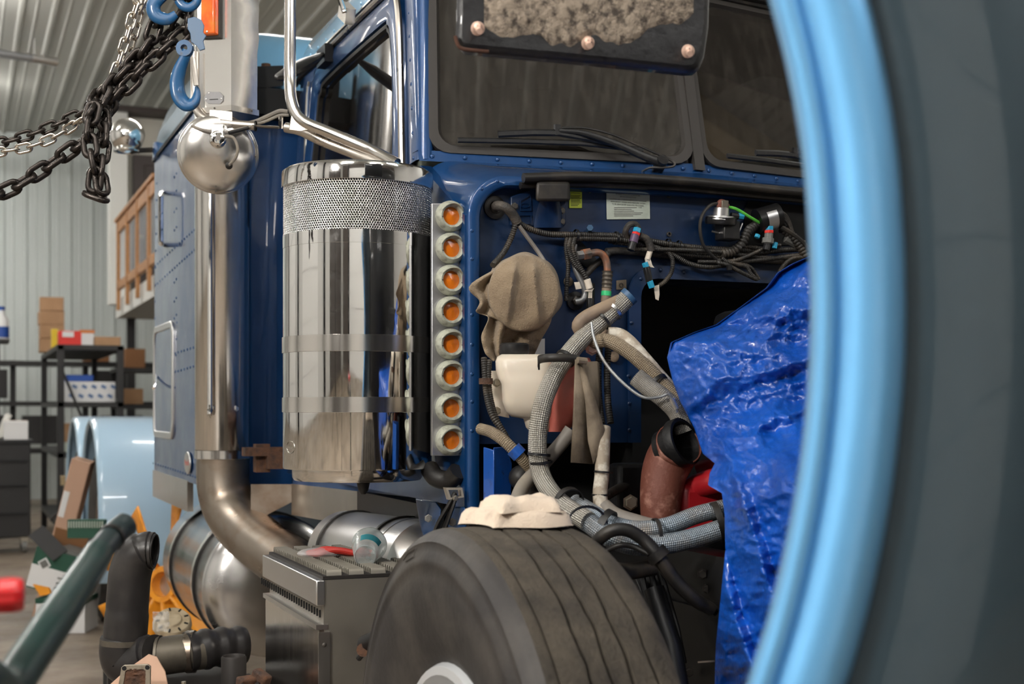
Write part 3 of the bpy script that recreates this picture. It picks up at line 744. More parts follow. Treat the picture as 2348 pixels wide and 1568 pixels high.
# air tank under the cab floor
at0, at1 = P(790, 1262, 4.15), P(985, 1300, 3.55)
ax = (at0 - at1).normalized(); ar = 0.125
AT = MB().lathe([(0.001, -.05), (ar * .7, -.04), (ar * .95, -.01), (ar, 0), (ar, .10), (ar * 1.02, .102), (ar * 1.02, .112), (ar, .114), (ar, .66), (ar * .9, .70), (.001, .71)], at1, ax, 40).build('air_tank', 'aluminium', TR, angle=30)
for h in (0.16, 0.56):
    MB().lathe([(ar, 0), (ar + .006, 0), (ar + .006, .014), (ar, .014)], at1 + ax * h, ax, 40).build('strap', 'black_rubber', AT)

# ---- exhaust stack
EX, EY, ER = 0.897, 4.93, 0.1025
sb = MB().lathe([(ER * .97, 0), (ER, 0.004), (ER, 2.3), (ER * 1.02, 2.302)], (EX, EY, 1.09), (0, 0, 1), 56).build('exhaust_stack', 'chrome_worn', TR)
MB().lathe([(ER * 1.015, 0), (ER * 1.015, .03)], (EX, EY, 1.092), (0, 0, 1), 56).build('clamp', 'stainless', sb)
pth = resample(catmull([V(EX, EY, 1.12), V(EX, EY, 1.0), P(524, 1160, 4.88), P(554, 1206, 4.82), P(600, 1247, 4.72), P(660, 1290, 4.58), P(725, 1332, 4.45)], 8), 0.02)
MB().tube(pth, ER * .94, 36, caps=False).build('exhaust_elbow', 'exhaust_steel', TR)
gh = MB(); gd = V(-0.55, -0.835, 0)
g0, g1 = V(EX, EY, 0) + gd.normalized() * (ER + .018), V(EX, EY, 0) + gd.normalized() * (ER - .01)
gh.tube(catmull([g1 + V(0, 0, 1.265), g0 + V(0, 0, 1.275), g0 + V(0, 0, 1.30), g0 + V(0, 0, 1.90), g0 + V(0, 0, 2.3), g0 + V(0, 0, 2.33), g1 + V(0, 0, 2.34)], 5), 0.009, 8)
gh.build('grab_handle', 'chrome', sb)
bolt(V(EX + .03, EY - ER * .96, 1.275), (.3, -1, 0), 0.007, sb, 'aluminium')

# ---- air cleaner canister
AX, AY, AR = 0.941, 3.29, 0.1895
AC = MB().lathe([(AR * .995, 0.0), (AR, .003), (AR, .555), (AR, .556)], (AX, AY, 1.122), (0, 0, 1), 96).build('air_cleaner', 'chrome', TR)
MB().lathe([(AR * .99, 0), (AR * 1.004, .001), (AR * 1.004, .033), (AR * .99, .034)], (AX, AY, 1.676), (0, 0, 1), 96).build('collar_band', 'chrome', AC)
MB().lathe([(AR * .9, 0.0), (AR * 1.018, 0.0), (AR * 1.02, .003), (AR * 1.02, .033), (AR * 1.012, .041), (AR * .98, .046), (AR * .5, .052), (.001, .053)], (AX, AY, 1.832), (0, 0, 1), 96).build('lid', 'chrome', AC, angle=30)
for z0, z1 in ((1.413, 1.454), (1.264, 1.302)):
    b = MB().lathe([(AR, 0), (AR * 1.013, .0006), (AR * 1.013, z1 - z0 - .0006), (AR, z1 - z0)], (AX, AY, z0), (0, 0, 1), 96).build('mounting_band', 'stainless', AC, angle=30)
    MB().box((AX + AR + 0.0, AY - 0.105, (z0 + z1) / 2), (0.05, 0.006, (z1 - z0) * .9)).build('band_tab', 'stainless', b)
    bolt((AX + AR + .008, AY - .109, (z0 + z1) / 2), (0, -1, 0), 0.006, b, 'aluminium')
# perforated intake screen: every hole is cut
def perforated(c, r, z0, z1, pitch):
    nz_ = int((z1 - z0) / (pitch * .866)); nc = int(2 * PI * r / pitch); hr = 0.41
    vs = []; fs = []
    for j in range(nz_):
        for i in range(nc):
            ox = (i + 0.5 * (j % 2)); base = len(vs)
            cx, cz = ox * 2 * PI / nc, z0 + (j + .5) * (z1 - z0) / nz_
            hz = (z1 - z0) / nz_ / 2; ha = PI / nc
            sq = [(-1, -1), (0, -1), (1, -1), (1, 1), (0, 1), (-1, 1)]
            for (a, b_) in sq: vs.append((c[0] + r * math.cos(cx + a * ha), c[1] + r * math.sin(cx + a * ha), cz + b_ * hz))
            for k in (210, 270, 330, 30, 90, 150):
                a = math.radians(k); dx = math.cos(a) * hr * pitch / r; dz = math.sin(a) * hr * pitch
                vs.append((c[0] + r * math.cos(cx + dx), c[1] + r * math.sin(cx + dx), cz + dz))
            for k in range(6):
                l = (k + 1) % 6
                fs.append((base + k, base + l, base + 6 + l, base + 6 + k))
    b = MB(); b.v = vs; b.f = fs; b.t = [(1.0, 0, 0)] * len(vs); return b
perforated((AX, AY), AR * .992, 1.706, 1.838, 0.0064).build('perforated_screen', 'chrome', AC, angle=80, solid=0.0012)
MB().lathe([(AR * .80, 0), (AR * .80, .16)], (AX, AY, 1.69), (0, 0, 1), 40).build('filter_element', 'deep_black', AC)
MB().lathe([(AR * .88, 0.035), (AR * .875, 0.008), (AR * .85, 0.0), (AR * .4, -.004), (.001, -.004)], (AX, AY, 1.092), (0, 0, 1), 64).build('bottom_pan', 'chrome_worn', AC, angle=30)
MB().lathe([(.017, 0), (.013, -.018), (.006, -.028), (.001, -.028)], V(AX - .02, AY - .12, 1.090), (0, 0, 1), 10).build('drain_nipple', 'black_rubber', AC)
# etched oval logo on the canister
ang = math.atan2(PY(662, 1023, AY - .03).y - AY, PY(662, 1023, AY - .03).x - AX); ang = math.radians(193)
def on_can(da, z, r=AR + .0006): return V(AX + r * math.cos(ang + da), AY + r * math.sin(ang + da), z)
zc = 1.27 - 83 / FPX * 3.38
ov = MB().tube([on_can(0.115 * math.cos(i * PI / 14), zc + 0.015 * math.sin(i * PI / 14)) for i in range(28)], 0.0008, 5, closed=True).build('oval_logo', 'stainless', AC)
nr = V(math.cos(ang), math.sin(ang), 0)
text('logo_lettering', 'Peterbilt', on_can(0, zc, AR + .0012), V(0, 0, 1).cross(nr), (0, 0, 1), 0.011, 'stainless_dull', ov)

# ---- light panel with amber marker lamps
lp = MB().hexa([PY(990, 1045, 3.1), PY(1069, 1045, 3.1), PY(1069, 466, 3.1), PY(990, 466, 3.1)], [PY(990, 1045, 3.1) + V(0, .012, 0), PY(1069, 1045, 3.1) + V(0, .012, 0), PY(1069, 466, 3.1) + V(0, .012, 0), PY(990, 466, 3.1) + V(0, .012, 0)])
LPN = lp.build('light_panel', 'plate_aluminium', TR, bevel=0.002)
MB().box((1.12, 3.2, 1.46), (0.03, 0.17, 0.6)).build('panel_bracket', 'frame_black', TR)
pr_b = [(0.0365, 0.0), (0.0385, 0.003), (0.0385, .013), (0.036, .018), (0.029, .024), (0.024, .022), (0.0225, .016), (0.0225, 0.003)]
be = MB().lathe(pr_b, (0, 0, 0), (0, 0, 1), 40)
be_me = be.mesh('marker_lamp', 'bezel_grey', 30)
vz = MB(); rows = []
for h, rr in ((0.014, 0.0262), (0.024, 0.0275), (0.036, 0.0285)):
    rows.append([(rr * math.cos(math.radians(10 + 160 * i / 20)), rr * math.sin(math.radians(10 + 160 * i / 20)),
                  0.012 + (h - 0.012) * math.sin(math.radians(10 + 160 * i / 20)) ** 0.8) for i in range(21)])
vz.grid(rows); rows2 = [[(x * 1.06, y * 1.06, z) for x, y, z in r] for r in rows]; vz.grid(rows2); vz.grid([rows[2], rows2[2]])
vz_me = vz.mesh('visor', 'bezel_grey', 30)
le = MB(); prof = [(0.0225, .006)]
for i in range(9): prof += [(0.0215 - i * .0024, .010 + i * .0010), (0.0205 - i * .0024, .0096 + i * .0010)]
prof.append((.0004, .019)); prof = [(r * 1.1, h) for r, h in prof]; le.lathe(prof, (0, 0, 0), (0, 0, 1), 32); le_me = le.mesh('lens', 'amber', 70)
sc_me = dome_mesh('screw', 'bolt_dark')
for k, y in enumerate((497, 570, 643, 715, 789, 861, 936, 1009)):
    c = PY(1030.5, y, 3.099); tw = (0, 0.15, -0.1, 0.2, 0.05, -0.1, 0.25, 0.3)[k]
    up_ = V(math.sin(tw), 0, math.cos(tw)); nrm = V(0, -1, 0); xr = nrm.cross(up_) * -1
    m = Matrix((xr, up_, nrm)).transposed().to_4x4(); m = frm(c, nrm, None)
    x_ = V(math.cos(tw), 0, math.sin(tw)); y_ = nrm.cross(x_)
    m = Matrix((x_, y_, nrm)).transposed().to_4x4(); m.translation = c
    o = place('marker_lamp', be_me, TR, m)
    for nm, mm in (('visor', vz_me), ('lens', le_me)):
        q = bpy.data.objects.new(nm, mm); COL.objects.link(q); q.parent = o
    for sx in (-1, 1):
        q = bpy.data.objects.new('screw', sc_me); COL.objects.link(q); q.parent = o
        q.matrix_local = Matrix.Translation((sx * 0.0265, -.004, 0.022)) @ Matrix.Scale(0.0028, 4)

# ---- cab shell: firewall flange, cowl, side, roof
def fw_outline(y, x0, ztop, r, zb, crown=0.012, n=10):
    """left half outline from bottom left to the centre, then mirrored"""
    h = [(x0, zb), (x0, (zb + ztop) / 2)] + [(x0 + r - r * math.cos(i * PI / 2 / n), ztop - r + r * math.sin(i * PI / 2 / n)) for i in range(n + 1)]
    h += [(x0 + r + (XM - x0 - r) * k, ztop + crown * (1 - (1 - k) ** 2)) for k in (0.25, 0.5, 0.75)]
    full = h + [(XM, ztop + crown)] + [(2 * XM - x, z) for x, z in reversed(h)]
    return [V(x, y, z) for x, z in full]
o0 = fw_outline(3.05, 1.152, 1.855, 0.105, 1.03)
i0 = fw_outline(3.05, 1.186, 1.826, 0.085, 1.03)
i1 = [p + V(0, .05, 0) for p in i0]
FL = MB().grid([[p + V(0, .03, 0) for p in o0], [p + V(0.001, .004, -.001) for p in o0], [o.lerp(i, .15) for o, i in zip(o0, i0)], [o.lerp(i, .85) for o, i in zip(o0, i0)], [p + V(0, .006, 0) for p in i0], i1]).build('firewall_flange', 'navy_paint', TR, angle=50)
cw = []
for y, x0, zt, r, cr in ((3.06, 1.154, 1.853, .105, .012), (3.09, 1.150, 1.868, .115, .012), (3.16, 1.147, 1.892, .125, .012), (3.26, 1.146, 1.918, .13, .010), (3.36, 1.146, 1.938, .12, .006), (3.40, 1.146, 1.946, .09, .0)):
    pts = fw_outline(y, x0, zt, r, 1.03, cr)
    if y > 3.3: pts = [V(p.x, p.y - 0.11 * (1 - abs(p.x - XM) / .8) * (y - 3.26) / .14, p.z) for p in pts]
    cw.append(pts)
MB().grid(cw).build('cowl', 'navy_paint', TR, angle=60)
# rubber hood seal along the cowl
hs_ = [PY(1200, 408, 3.02), PY(1300, 405, 3.02), PY(1400, 406, 3.02), PY(1500, 411, 3.02), PY(1600, 418, 3.02), PY(1700, 428, 3.02), PY(1800, 438, 3.02), PY(1900, 448, 3.02), PY(2080, 470, 3.02)]
SE = MB(); SE.tube(catmull(hs_, 6), 0.0125, 10); SE.tube(catmull([p + V(0, .02, -.016) for p in hs_], 6), 0.009, 8); SE.build('hood_seal', 'black_rubber', TR)
# flange rivets
for px, py in ((1104, 433), (1140, 416), (1082, 529), (1082, 594), (1082, 722), (1082, 790), (1082, 858), (1082, 921), (1082, 988)):
    rivet(PY(px, py, 3.052), (0, -1, 0), 0.0062, TR)
# firewall panel with the tunnel opening
zt = 1.845
lx, hx = 1.18, PY(1462, 800, 3.09).x
hz = PY(1500, 640, 3.09).z
FZ = 1.185
pf = [(lx, FZ), (lx, zt - .06), (lx + .06, zt), (2 * XM - lx - .06, zt), (2 * XM - lx, zt - .06), (2 * XM - lx, FZ), (2.72, FZ), (2.72, hz)]
pf += [(hx + .05 - .05 * math.sin(i * PI / 10), hz - .05 + .05 * math.cos(i * PI / 10)) for i in range(6)] + [(hx, FZ)]
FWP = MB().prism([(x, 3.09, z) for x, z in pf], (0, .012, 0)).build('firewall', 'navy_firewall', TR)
# opening lip
lip = [(2.7, hz)] + [(hx + .05 - .05 * math.sin(i * PI / 10), hz - .05 + .05 * math.cos(i * PI / 10)) for i in range(6)] + [(hx, FZ)]
lip_o = [(2.7, hz + .035)] + [(hx + .05 - .085 * math.sin(i * PI / 10), hz - .05 + .085 * math.cos(i * PI / 10)) for i in range(6)] + [(hx - .032, FZ)]
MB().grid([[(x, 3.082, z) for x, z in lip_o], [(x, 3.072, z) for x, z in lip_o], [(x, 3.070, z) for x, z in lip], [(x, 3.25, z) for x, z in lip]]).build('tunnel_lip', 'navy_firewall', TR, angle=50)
for px, py in ((1515, 619), (1568, 624), (1470, 639), (1448, 740), (1441, 862), (1443, 925), (1443, 986)):
    rivet(PY(px, py, 3.07), (0, -1, 0), 0.0055, TR, 'navy_firewall')
MB().box((2.2, 3.6, 1.35), (1.14, 0.02, 0.9)).build('tunnel_back', 'deep_black', TR)
tn = MB().hexa([V(hx - .01, 3.1, .6), V(hx - .01, 3.1, hz + .01), V(hx - .01, 3.6, hz + .01), V(hx - .01, 3.6, .6)], [V(hx - .03, 3.1, .6), V(hx - .03, 3.1, hz + .03), V(hx - .03, 3.6, hz + .03), V(hx - .03, 3.6, .6)])
tn.build('tunnel_side', 'deep_black', TR)
MB().box((2.2, 3.35, hz + .012), (1.2, 0.5, 0.02)).build('tunnel_roof', 'deep_black', TR)
MB().box((1.95, 3.7, 0.98), (1.55, 1.2, 0.06)).build('cab_floor', 'frame_black', TR)
MB().box((1.40, 3.30, 0.94), (0.46, 0.05, 0.52)).build('lower_firewall', 'deep_black', TR)

# windshield: V of two panes
WB = [V(1.175, 3.42, 1.968), V(XM, 3.30, 1.968)]; WT = [V(1.215, 3.55, 2.505), V(XM, 3.43, 2.505)]
def pane(u, v, off=0.0):
    a = WB[0].lerp(WB[1], u); b_ = WT[0].lerp(WT[1], u); p = a.lerp(b_, v)
    return p + V(-.158, -.987, .22).normalized() * off
def uvring(u0, v0, u1, v1, r, off, n=5):
    W = 0.78; H = 0.55
    return [pane(x / W, z / H, off) for x, z in rrect(u0 * W, v0 * H, u1 * W, v1 * H, r, n)]
for side in (0, 1):
    f = (lambda p: p) if side == 0 else mirror_x
    ro, ri = [f(p) for p in uvring(0.0, 0.0, 0.985, 1.0, .06, .012)], [f(p) for p in uvring(.05, .055, .945, .95, .045, .012)]
    ro2, ri2 = [f(p) for p in uvring(0.0, 0.0, 0.985, 1.0, .06, -.01)], [f(p) for p in uvring(.05, .055, .945, .95, .045, -.004)]
    g = MB(); g.grid([ro2, ro, ri, ri2]); n = len(ro)
    g = MB(); g.grid([ro2, ro, [a.lerp(b, .7) for a, b in zip(ro, ri)], ri2], closed=True)
    g.build('windshield_gasket', 'gasket_brown', TR, angle=50)
    gl = [f(p) for p in uvring(.03, .035, .965, .97, .05, 0)]
    MB().prism(gl, (0, .006, 0)).build('windshield_pane', 'glass_dark', TR, angle=30)
# centre post and the riveted band under the panes
cpst = MB(); cpst.hexa([V(XM - .016, 3.285, 1.955), V(XM + .016, 3.285, 1.955), V(XM + .016, 3.32, 1.955), V(XM - .016, 3.32, 1.955)], [V(XM - .016, 3.415, 2.53), V(XM + .016, 3.415, 2.53), V(XM + .016, 3.45, 2.53), V(XM - .016, 3.45, 2.53)])
cpst.build('centre_post', 'gasket_brown', TR)
bd = []
def band(u, z, y=0): return V(1.146 + (XM - 1.146) * u, 3.405 - .115 * u + y, z)
lo = [band(0, 1.944), band(1, 1.942)]; hi = [band(0, 1.975, .012), band(1, 1.975, .012)]
bnd = MB().grid([[lo[0], lo[1], mirror_x(lo[0])], [hi[0], hi[1], mirror_x(hi[0])], [hi[0] + V(0, .05, .0), hi[1] + V(0, .05, .0), mirror_x(hi[0]) + V(0, .05, .0)]]).build('windshield_band', 'navy_paint', TR, angle=20)
for i in range(9):
    u = 0.045 + i * 0.112; rivet(band(u, 1.958, .003), (-.14, -.98, .1), 0.0062, TR)
for i in range(9):
    u = 0.045 + i * 0.105; rivet(mirror_x(band(1 - u, 1.958, .003)), (.14, -.98, .1), 0.0062, TR)
# A pillar
pa = [[V(1.146, 3.42, 1.95), V(1.16, 3.405, 1.95), V(1.19, 3.412, 1.95), V(1.19, 3.44, 1.95)], [V(1.165, 3.60, 2.52), V(1.18, 3.55, 2.52), V(1.225, 3.545, 2.52), V(1.225, 3.58, 2.52)]]
rows = []
for k in range(7):
    t = k / 6
    base = [V(1.148, 3.50, 1.95), V(1.146, 3.435, 1.95), V(1.150, 3.412, 1.95), V(1.162, 3.402, 1.95), V(1.180, 3.404, 1.95), V(1.20, 3.43, 1.95)]
    top = [V(1.185, 3.66, 2.54), V(1.183, 3.60, 2.54), V(1.187, 3.565, 2.54), V(1.200, 3.548, 2.54), V(1.222, 3.545, 2.54), V(1.24, 3.57, 2.54)]
    rows.append([a.lerp(b, t) for a, b in zip(base, top)])
MB().grid(rows).build('windshield_pillar', 'navy_paint', TR, angle=60); MB().grid([[mirror_x(p) for p in r] for r in rows]).build('windshield_pillar', 'navy_paint', TR, angle=60)
for i in range(8):
    a, b_ = V(1.146, 3.455, 1.955), V(1.183, 3.615, 2.50); q = a.lerp(b_, i / 7.5 + .01); rivet(q, (-1, -.3, 0), 0.0055, TR)
# cab roof
rp = [(1.185, 5.0), (1.175, 4.9)] + [(1.175, 4.3), (1.178, 3.75), (1.20, 3.60), (1.235, 3.545), (1.35, 3.51), (XM, 3.42)]
rp = rp + [(2 * XM - x, y) for x, y in reversed(rp[:-1])]
roof_loft(rp, [(2.515, 1.0), (2.55, 0.998), (2.60, 0.985), (2.65, 0.955), (2.69, 0.90), (2.72, 0.80), (2.73, 0.5)], (XM, 4.3)).build('cab_roof', 'light_blue_paint', TR, angle=60)
MB().tube([V(x, y, 2.513) for x, y in rp], 0.010, 8).build('drip_rail', 'black_rubber', TR)
MB().tube([V(x - (.014 if x < XM else -.014), y, 2.525) for x, y in rp[1:5]], 0.006, 6).build('rail_trim', 'stainless', TR)
for i in range(10):
    q = V(1.176, 3.85 + i * .11, 2.56); rivet(q, (-1, 0, .1), 0.006, TR, 'light_blue_paint')
# cab side, door with window
def cs(y, z, off=0.0):       # cab side surface leans inwards above the belt line
    return V(XS + max(0, z - 1.9) * 0.055 - off, y, z)
# lower side and rear pillar
low = MB().prism([cs(y, z) for y, z in ((3.06, 1.03), (3.06, 1.75), (3.40, 1.93), (4.98, 1.93), (4.98, 1.03))], (0.03, 0, 0)); low.build('cab_side', 'navy_paint', TR)
rearp = MB(); rows = []
for z in (1.0, 1.5, 1.95, 2.2, 2.5, 2.53):
    rows.append([cs(4.66, z), cs(4.80, z, .004), cs(4.90, z, 0), cs(4.95, z, -.03), cs(4.97, z, -.08), V(XM, 4.97, z)])
rearp.grid(rows); rearp.build('cab_rear_corner', 'navy_paint', TR, angle=60)
wo = [(3.52, 1.60), (3.555, 1.95), (3.60, 2.2), (3.66, 2.42), (3.72, 2.487), (3.80, 2.50), (4.56, 2.50), (4.66, 2.46), (4.70, 2.36), (4.70, 1.60)]
wi = [(3.615, 1.68), (3.645, 1.95), (3.68, 2.18), (3.735, 2.36), (3.775, 2.405), (3.85, 2.42), (4.48, 2.42), (4.56, 2.39), (4.60, 2.30), (4.60, 1.68)]
def smooth_loop(a): return [cs(p.x, p.y, .006) for p in catmull([V(y, z, 0) for y, z in a], 4, True)]
O, I = smooth_loop(wo), smooth_loop(wi)
mid = [a.lerp(b, .5) + V(-.010, 0, 0) for a, b in zip(O, I)]
dr = MB().grid([[p + V(.03, 0, 0) for p in O], O, [a.lerp(b, .12) + V(-.006, 0, 0) for a, b in zip(O, I)], mid, [a.lerp(b, .9) + V(-.003, 0, 0) for a, b in zip(O, I)], [p + V(.03, 0, 0) for p in I]], closed=True)
DO = dr.build('door', 'navy_paint', TR, angle=60)
MB().grid([[p + V(.006, 0, 0) for p in I], [p + V(.0, 0, 0) for p in I], [cs(p.y + (4.1 - p.y) * .02, p.z + (2.05 - p.z) * .03, .004) for p in I], [cs(p.y + (4.1 - p.y) * .02, p.z + (2.05 - p.z) * .03, -.012) for p in I]], closed=True).build('window_rubber', 'black_rubber', DO, angle=50)
MB().prism([p + V(.022, 0, 0) for p in I], (0.005, 0, 0)).build('window_glass', 'glass_side', DO)
MB().tube(catmull([cs(3.515, 1.86, .012), cs(3.545, 2.0, .012), cs(3.60, 2.25, .012), cs(3.65, 2.42, .012), cs(3.71, 2.492, .012), cs(3.82, 2.508, .012), cs(4.2, 2.510, .012), cs(4.62, 2.508, .012)], 5), 0.010, 8).build('weather_strip', 'stainless_dull', DO)
MB().tube(catmull([cs(4.735, 1.1, .008), cs(4.735, 2.3, .008), cs(4.72, 2.46, .008)], 4), 0.007, 8).build('rear_seam', 'chrome', DO)
# look-down mirror above the door
dm = MB(); mc = [cs(4.52, 2.47, .02), cs(4.56, 2.45, .10), cs(4.60, 2.43, .2)]
m0, m1 = PX(742, 122, 1.14), P(645, 178, 4.35)
DMI = MB().tube([m0.lerp(m1, k) for k in (0, .15, .4, .7, .92, 1.0)], [.012, .03, .055, .06, .05, .02], 14, squash=(.35, 1.0)).build('look_down_mirror', 'black_plastic', TR)
MB().box(m0 + V(.01, .02, -.005), (0.03, 0.11, 0.06)).build('mount', 'black_metal', DMI)
# cab interior
MB().box((XM, 3.80, 1.955), (1.5, 0.52, 0.06)).build('dashboard', 'dash_green', TR, bevel=0.02)
vm = MB().box((0, 0, 0), (0.012, 0.05, 0.03)).mesh('defroster_fin', 'dash_green')
for i in range(34): place('defroster_fin', vm, TR, Matrix.Translation((1.60 + i * .032, 3.56, 1.995)))
rows = []
for z in (1.3, 1.9, 2.52):
    rows.append([(1.2 + 1.5 * i / 120, 4.62 + 0.035 * math.sin(i * 0.62 + .3 * math.sin(i * .23)) + .012 * math.sin(i * 1.7), z) for i in range(121)])
MB().grid(rows).build('sleeper_curtain', 'curtain_brown', TR, angle=80)
MB().box((XM, 4.2, 2.50), (1.5, 1.3, 0.02)).build('headliner', 'interior_dark', TR)
for s in (0, 1):
    q = V(1.58, 3.70, 2.44); q = q if s == 0 else mirror_x(q)
    MB().box(q, (0.62, 0.03, 0.16), Matrix.Rotation(-.3, 3, 'X')).build('sun_visor', 'interior_dark', TR, bevel=0.01)
for x in (1.5, 2.4):
    st = MB().box((x, 4.45, 1.95), (0.5, 0.14, 0.62)).build('seat_back', 'interior_dark', TR, bevel=0.05)
sw = MB().tube([V(2.36 + .21 * math.cos(i * PI / 16), 4.02 + .06 * math.sin(i * PI / 16), 2.02 + .2 * math.sin(i * PI / 16)) for i in range(32)], .014, 8, closed=True).build('steering_wheel', 'interior_dark', TR)
# wipers
def wiper(f):
    w = MB().tube([f(pane(.10, .055, .03)), f(pane(.30, .062, .034)), f(pane(.55, .068, .034)), f(pane(.78, .052, .03))], .006, 6, squash=(1.3, .8)).build('wiper_blade', 'black_plastic', TR)
    MB().tube([f(pane(.24, .085, .045)), f(pane(.36, .10, .048)), f(pane(.46, .105, .05)), f(pane(.56, .09, .046)), f(pane(.68, .07, .04))], .007, 6, squash=(1.4, .8)).build('blade_spine', 'black_plastic', w)
    MB().box(f(pane(.455, .12, .05)), (.016, .012, .03)).build('clip', 'black_plastic', w)
    pts = [f(pane(.46, .115, .052)), f(pane(.55, .105, .055)), f(pane(.66, .055, .06)), f(pane(.76, -.005, .06)), f(pane(.82, -.035, .06))]
    MB().tube(catmull(pts, 5), [.007 + .006 * i / 20 for i in range(21)], 8, squash=(1.0, .8)).build('wiper_arm', 'black_plastic', TR)
    MB().cyl(f(pane(.83, -.05, .02)), f(pane(.83, -.03, .075)), .016, 12).build('pivot', 'black_plastic', TR)
    MB().tube(catmull([f(pane(.47, .13, .055)), f(pane(.56, .13, .06)), f(pane(.66, .09, .07)), f(pane(.78, .02, .07)), f(pane(.86, -.03, .07)), f(pane(.87, -.06, .07)), f(pane(.83, -.065, .06)), f(pane(.79, -.06, .05)), f(pane(.765, -.07, .03))], 5), .0035, 6).build('washer_tube', 'black_rubber', TR)
    bolt(f(pane(.80, -.085, .0)), (0, -1, .3), .009, TR, 'aluminium')
wiper(lambda p: p)
wiper(lambda p: V(p.x + (XM - 1.175) + .01, mirror_x(p).y + 0, p.z) if False else V(XM + (p.x - 1.175) + .02, 3.30 + .155 * ((p.x - 1.175) / .775) + (p.y - (3.42 - .155 * (p.x - 1.175) / .775)), p.z))
# roof edge visible over the right pane
tv = MB().tube([V(XM, 3.40, 2.53), V(2.62, 3.52, 2.53)], .016, 8).build('roof_edge', 'black_metal', TR)
for i in range(7):
    rivet(V(XM + .1 + i * .085, 3.40 + .012 + i * .014, 2.528), (.1, -1, 0), .006, TR, 'bolt_dark')
# grab iron / antenna stub on the roof
an = P(800, 22, 4.2)
MB().tube([P(790, 28, 4.15), P(783, 8, 4.15), P(760, -60, 4.1)], .009, 8).build('mirror_strut', 'chrome', TR)
MB().box(P(795, 30, 4.2), (.03, .10, .05), Matrix.Rotation(.5, 3, 'X')).build('strut_bracket', 'stainless', TR)

# stainless skirt under the cab
a0, a1 = V(1.08, 4.62, 0), V(1.253, 3.70, 0); nn = V(.985, .18, 0) * .02
sk = MB().hexa([a0 + V(0, 0, .90), a1 + V(0, 0, .895), a1 + V(0, 0, 1.01), a0 + V(0, 0, 1.01)], [a0 + nn + V(0, 0, .90), a1 + nn + V(0, 0, .895), a1 + nn + V(0, 0, 1.01), a0 + nn + V(0, 0, 1.01)])
sk.build('cab_skirt', 'stainless', TR)
un = MB().hexa([a0 + V(.004, 0, 1.005), a1 + V(.004, 0, 1.005), a1 + V(-.06, 0, 1.2), a0 + V(.02, 0, 1.2)], [a0 + nn + V(0, 0, 1.005), a1 + nn + V(0, 0, 1.005), a1 + nn + V(0, 0, 1.2), a0 + nn + V(0, 0, 1.2)])
un.build('lower_side_panel', 'navy_paint', TR)
for i in range(10):
    q = (a0.lerp(a1, .62 + .042 * i)) + V(-.012, 0, 1.055); rivet(q, (-1, -.15, 0), .0052, TR)
# hood latch and blue brackets at the foot of the firewall
MB().prism([P(953, 1143, 3.5), P(1000, 1150, 3.45), P(1012, 1168, 3.42), P(1004, 1210, 3.42), P(985, 1236, 3.45), P(976, 1246, 3.46), P(963, 1205, 3.5)], V(.01, .03, 0)).build('latch_bracket', 'navy_paint', TR, bevel=.003)
MB().prism([P(1028, 1162, 3.3), P(1066, 1162, 3.25), P(1070, 1180, 3.25), P(1070, 1250, 3.25), P(1028, 1250, 3.3)], V(.01, .03, 0)).build('latch_bracket', 'navy_paint', TR, bevel=.004)
bolt(P(982, 1188, 3.42), (-.3, -1, 0), .008, TR, 'aluminium'); bolt(P(1037, 1197, 3.27), (-.1, -1, 0), .008, TR)
la = MB(); la.tube(catmull([P(1044, 1130, 3.25), P(1028, 1160, 3.25), P(1005, 1200, 3.26), P(992, 1235, 3.27)], 4), .010, 8, squash=(.6, 1)); la.tube(catmull([P(1046, 1135, 3.25), P(1036, 1165, 3.25), P(1018, 1215, 3.26), P(1005, 1245, 3.27)], 4), .009, 8, squash=(.6, 1))
LA = la.build('hood_latch', 'black_rubber', TR)
MB().frame([P(1022, 1118, 3.24), P(1060, 1118, 3.24), P(1064, 1140, 3.24), P(1030, 1146, 3.24)], [P(1028, 1123, 3.24), P(1056, 1123, 3.24), P(1058, 1137, 3.24), P(1034, 1141, 3.24)], V(0, .02, 0)).build('latch_bail', 'stainless_dull', LA)
bolt(P(1044, 1142, 3.23), (0, -1, 0), .006, LA)
# bright blue bracket at the left of the engine bay
br = MB(); br.hexa([P(1108, 1025, 3.18), P(1130, 1030, 3.12), P(1132, 1168, 3.12), P(1108, 1162, 3.18)], [P(1110, 1025, 3.20), P(1132, 1030, 3.14), P(1134, 1168, 3.14), P(1110, 1162, 3.20)])
br.hexa([P(1130, 1026, 3.12), P(1160, 1026, 3.14), P(1173, 1060, 3.14), P(1171, 1168, 3.14)], [P(1130, 1168, 3.14), P(1160, 1168, 3.15), P(1173, 1168, 3.15), P(1171, 1170, 3.15)])
br = MB(); br.prism([P(1108, 1025, 3.16), P(1132, 1032, 3.11), P(1132, 1168, 3.11), P(1108, 1163, 3.16)], V(.006, .003, 0)); br.prism([P(1132, 1026, 3.11), P(1160, 1024, 3.16), P(1174, 1062, 3.16), P(1171, 1168, 3.16), P(1132, 1168, 3.11)], V(.002, .008, 0))
br.build('engine_bay_bracket', 'bright_blue', TR, bevel=.002)

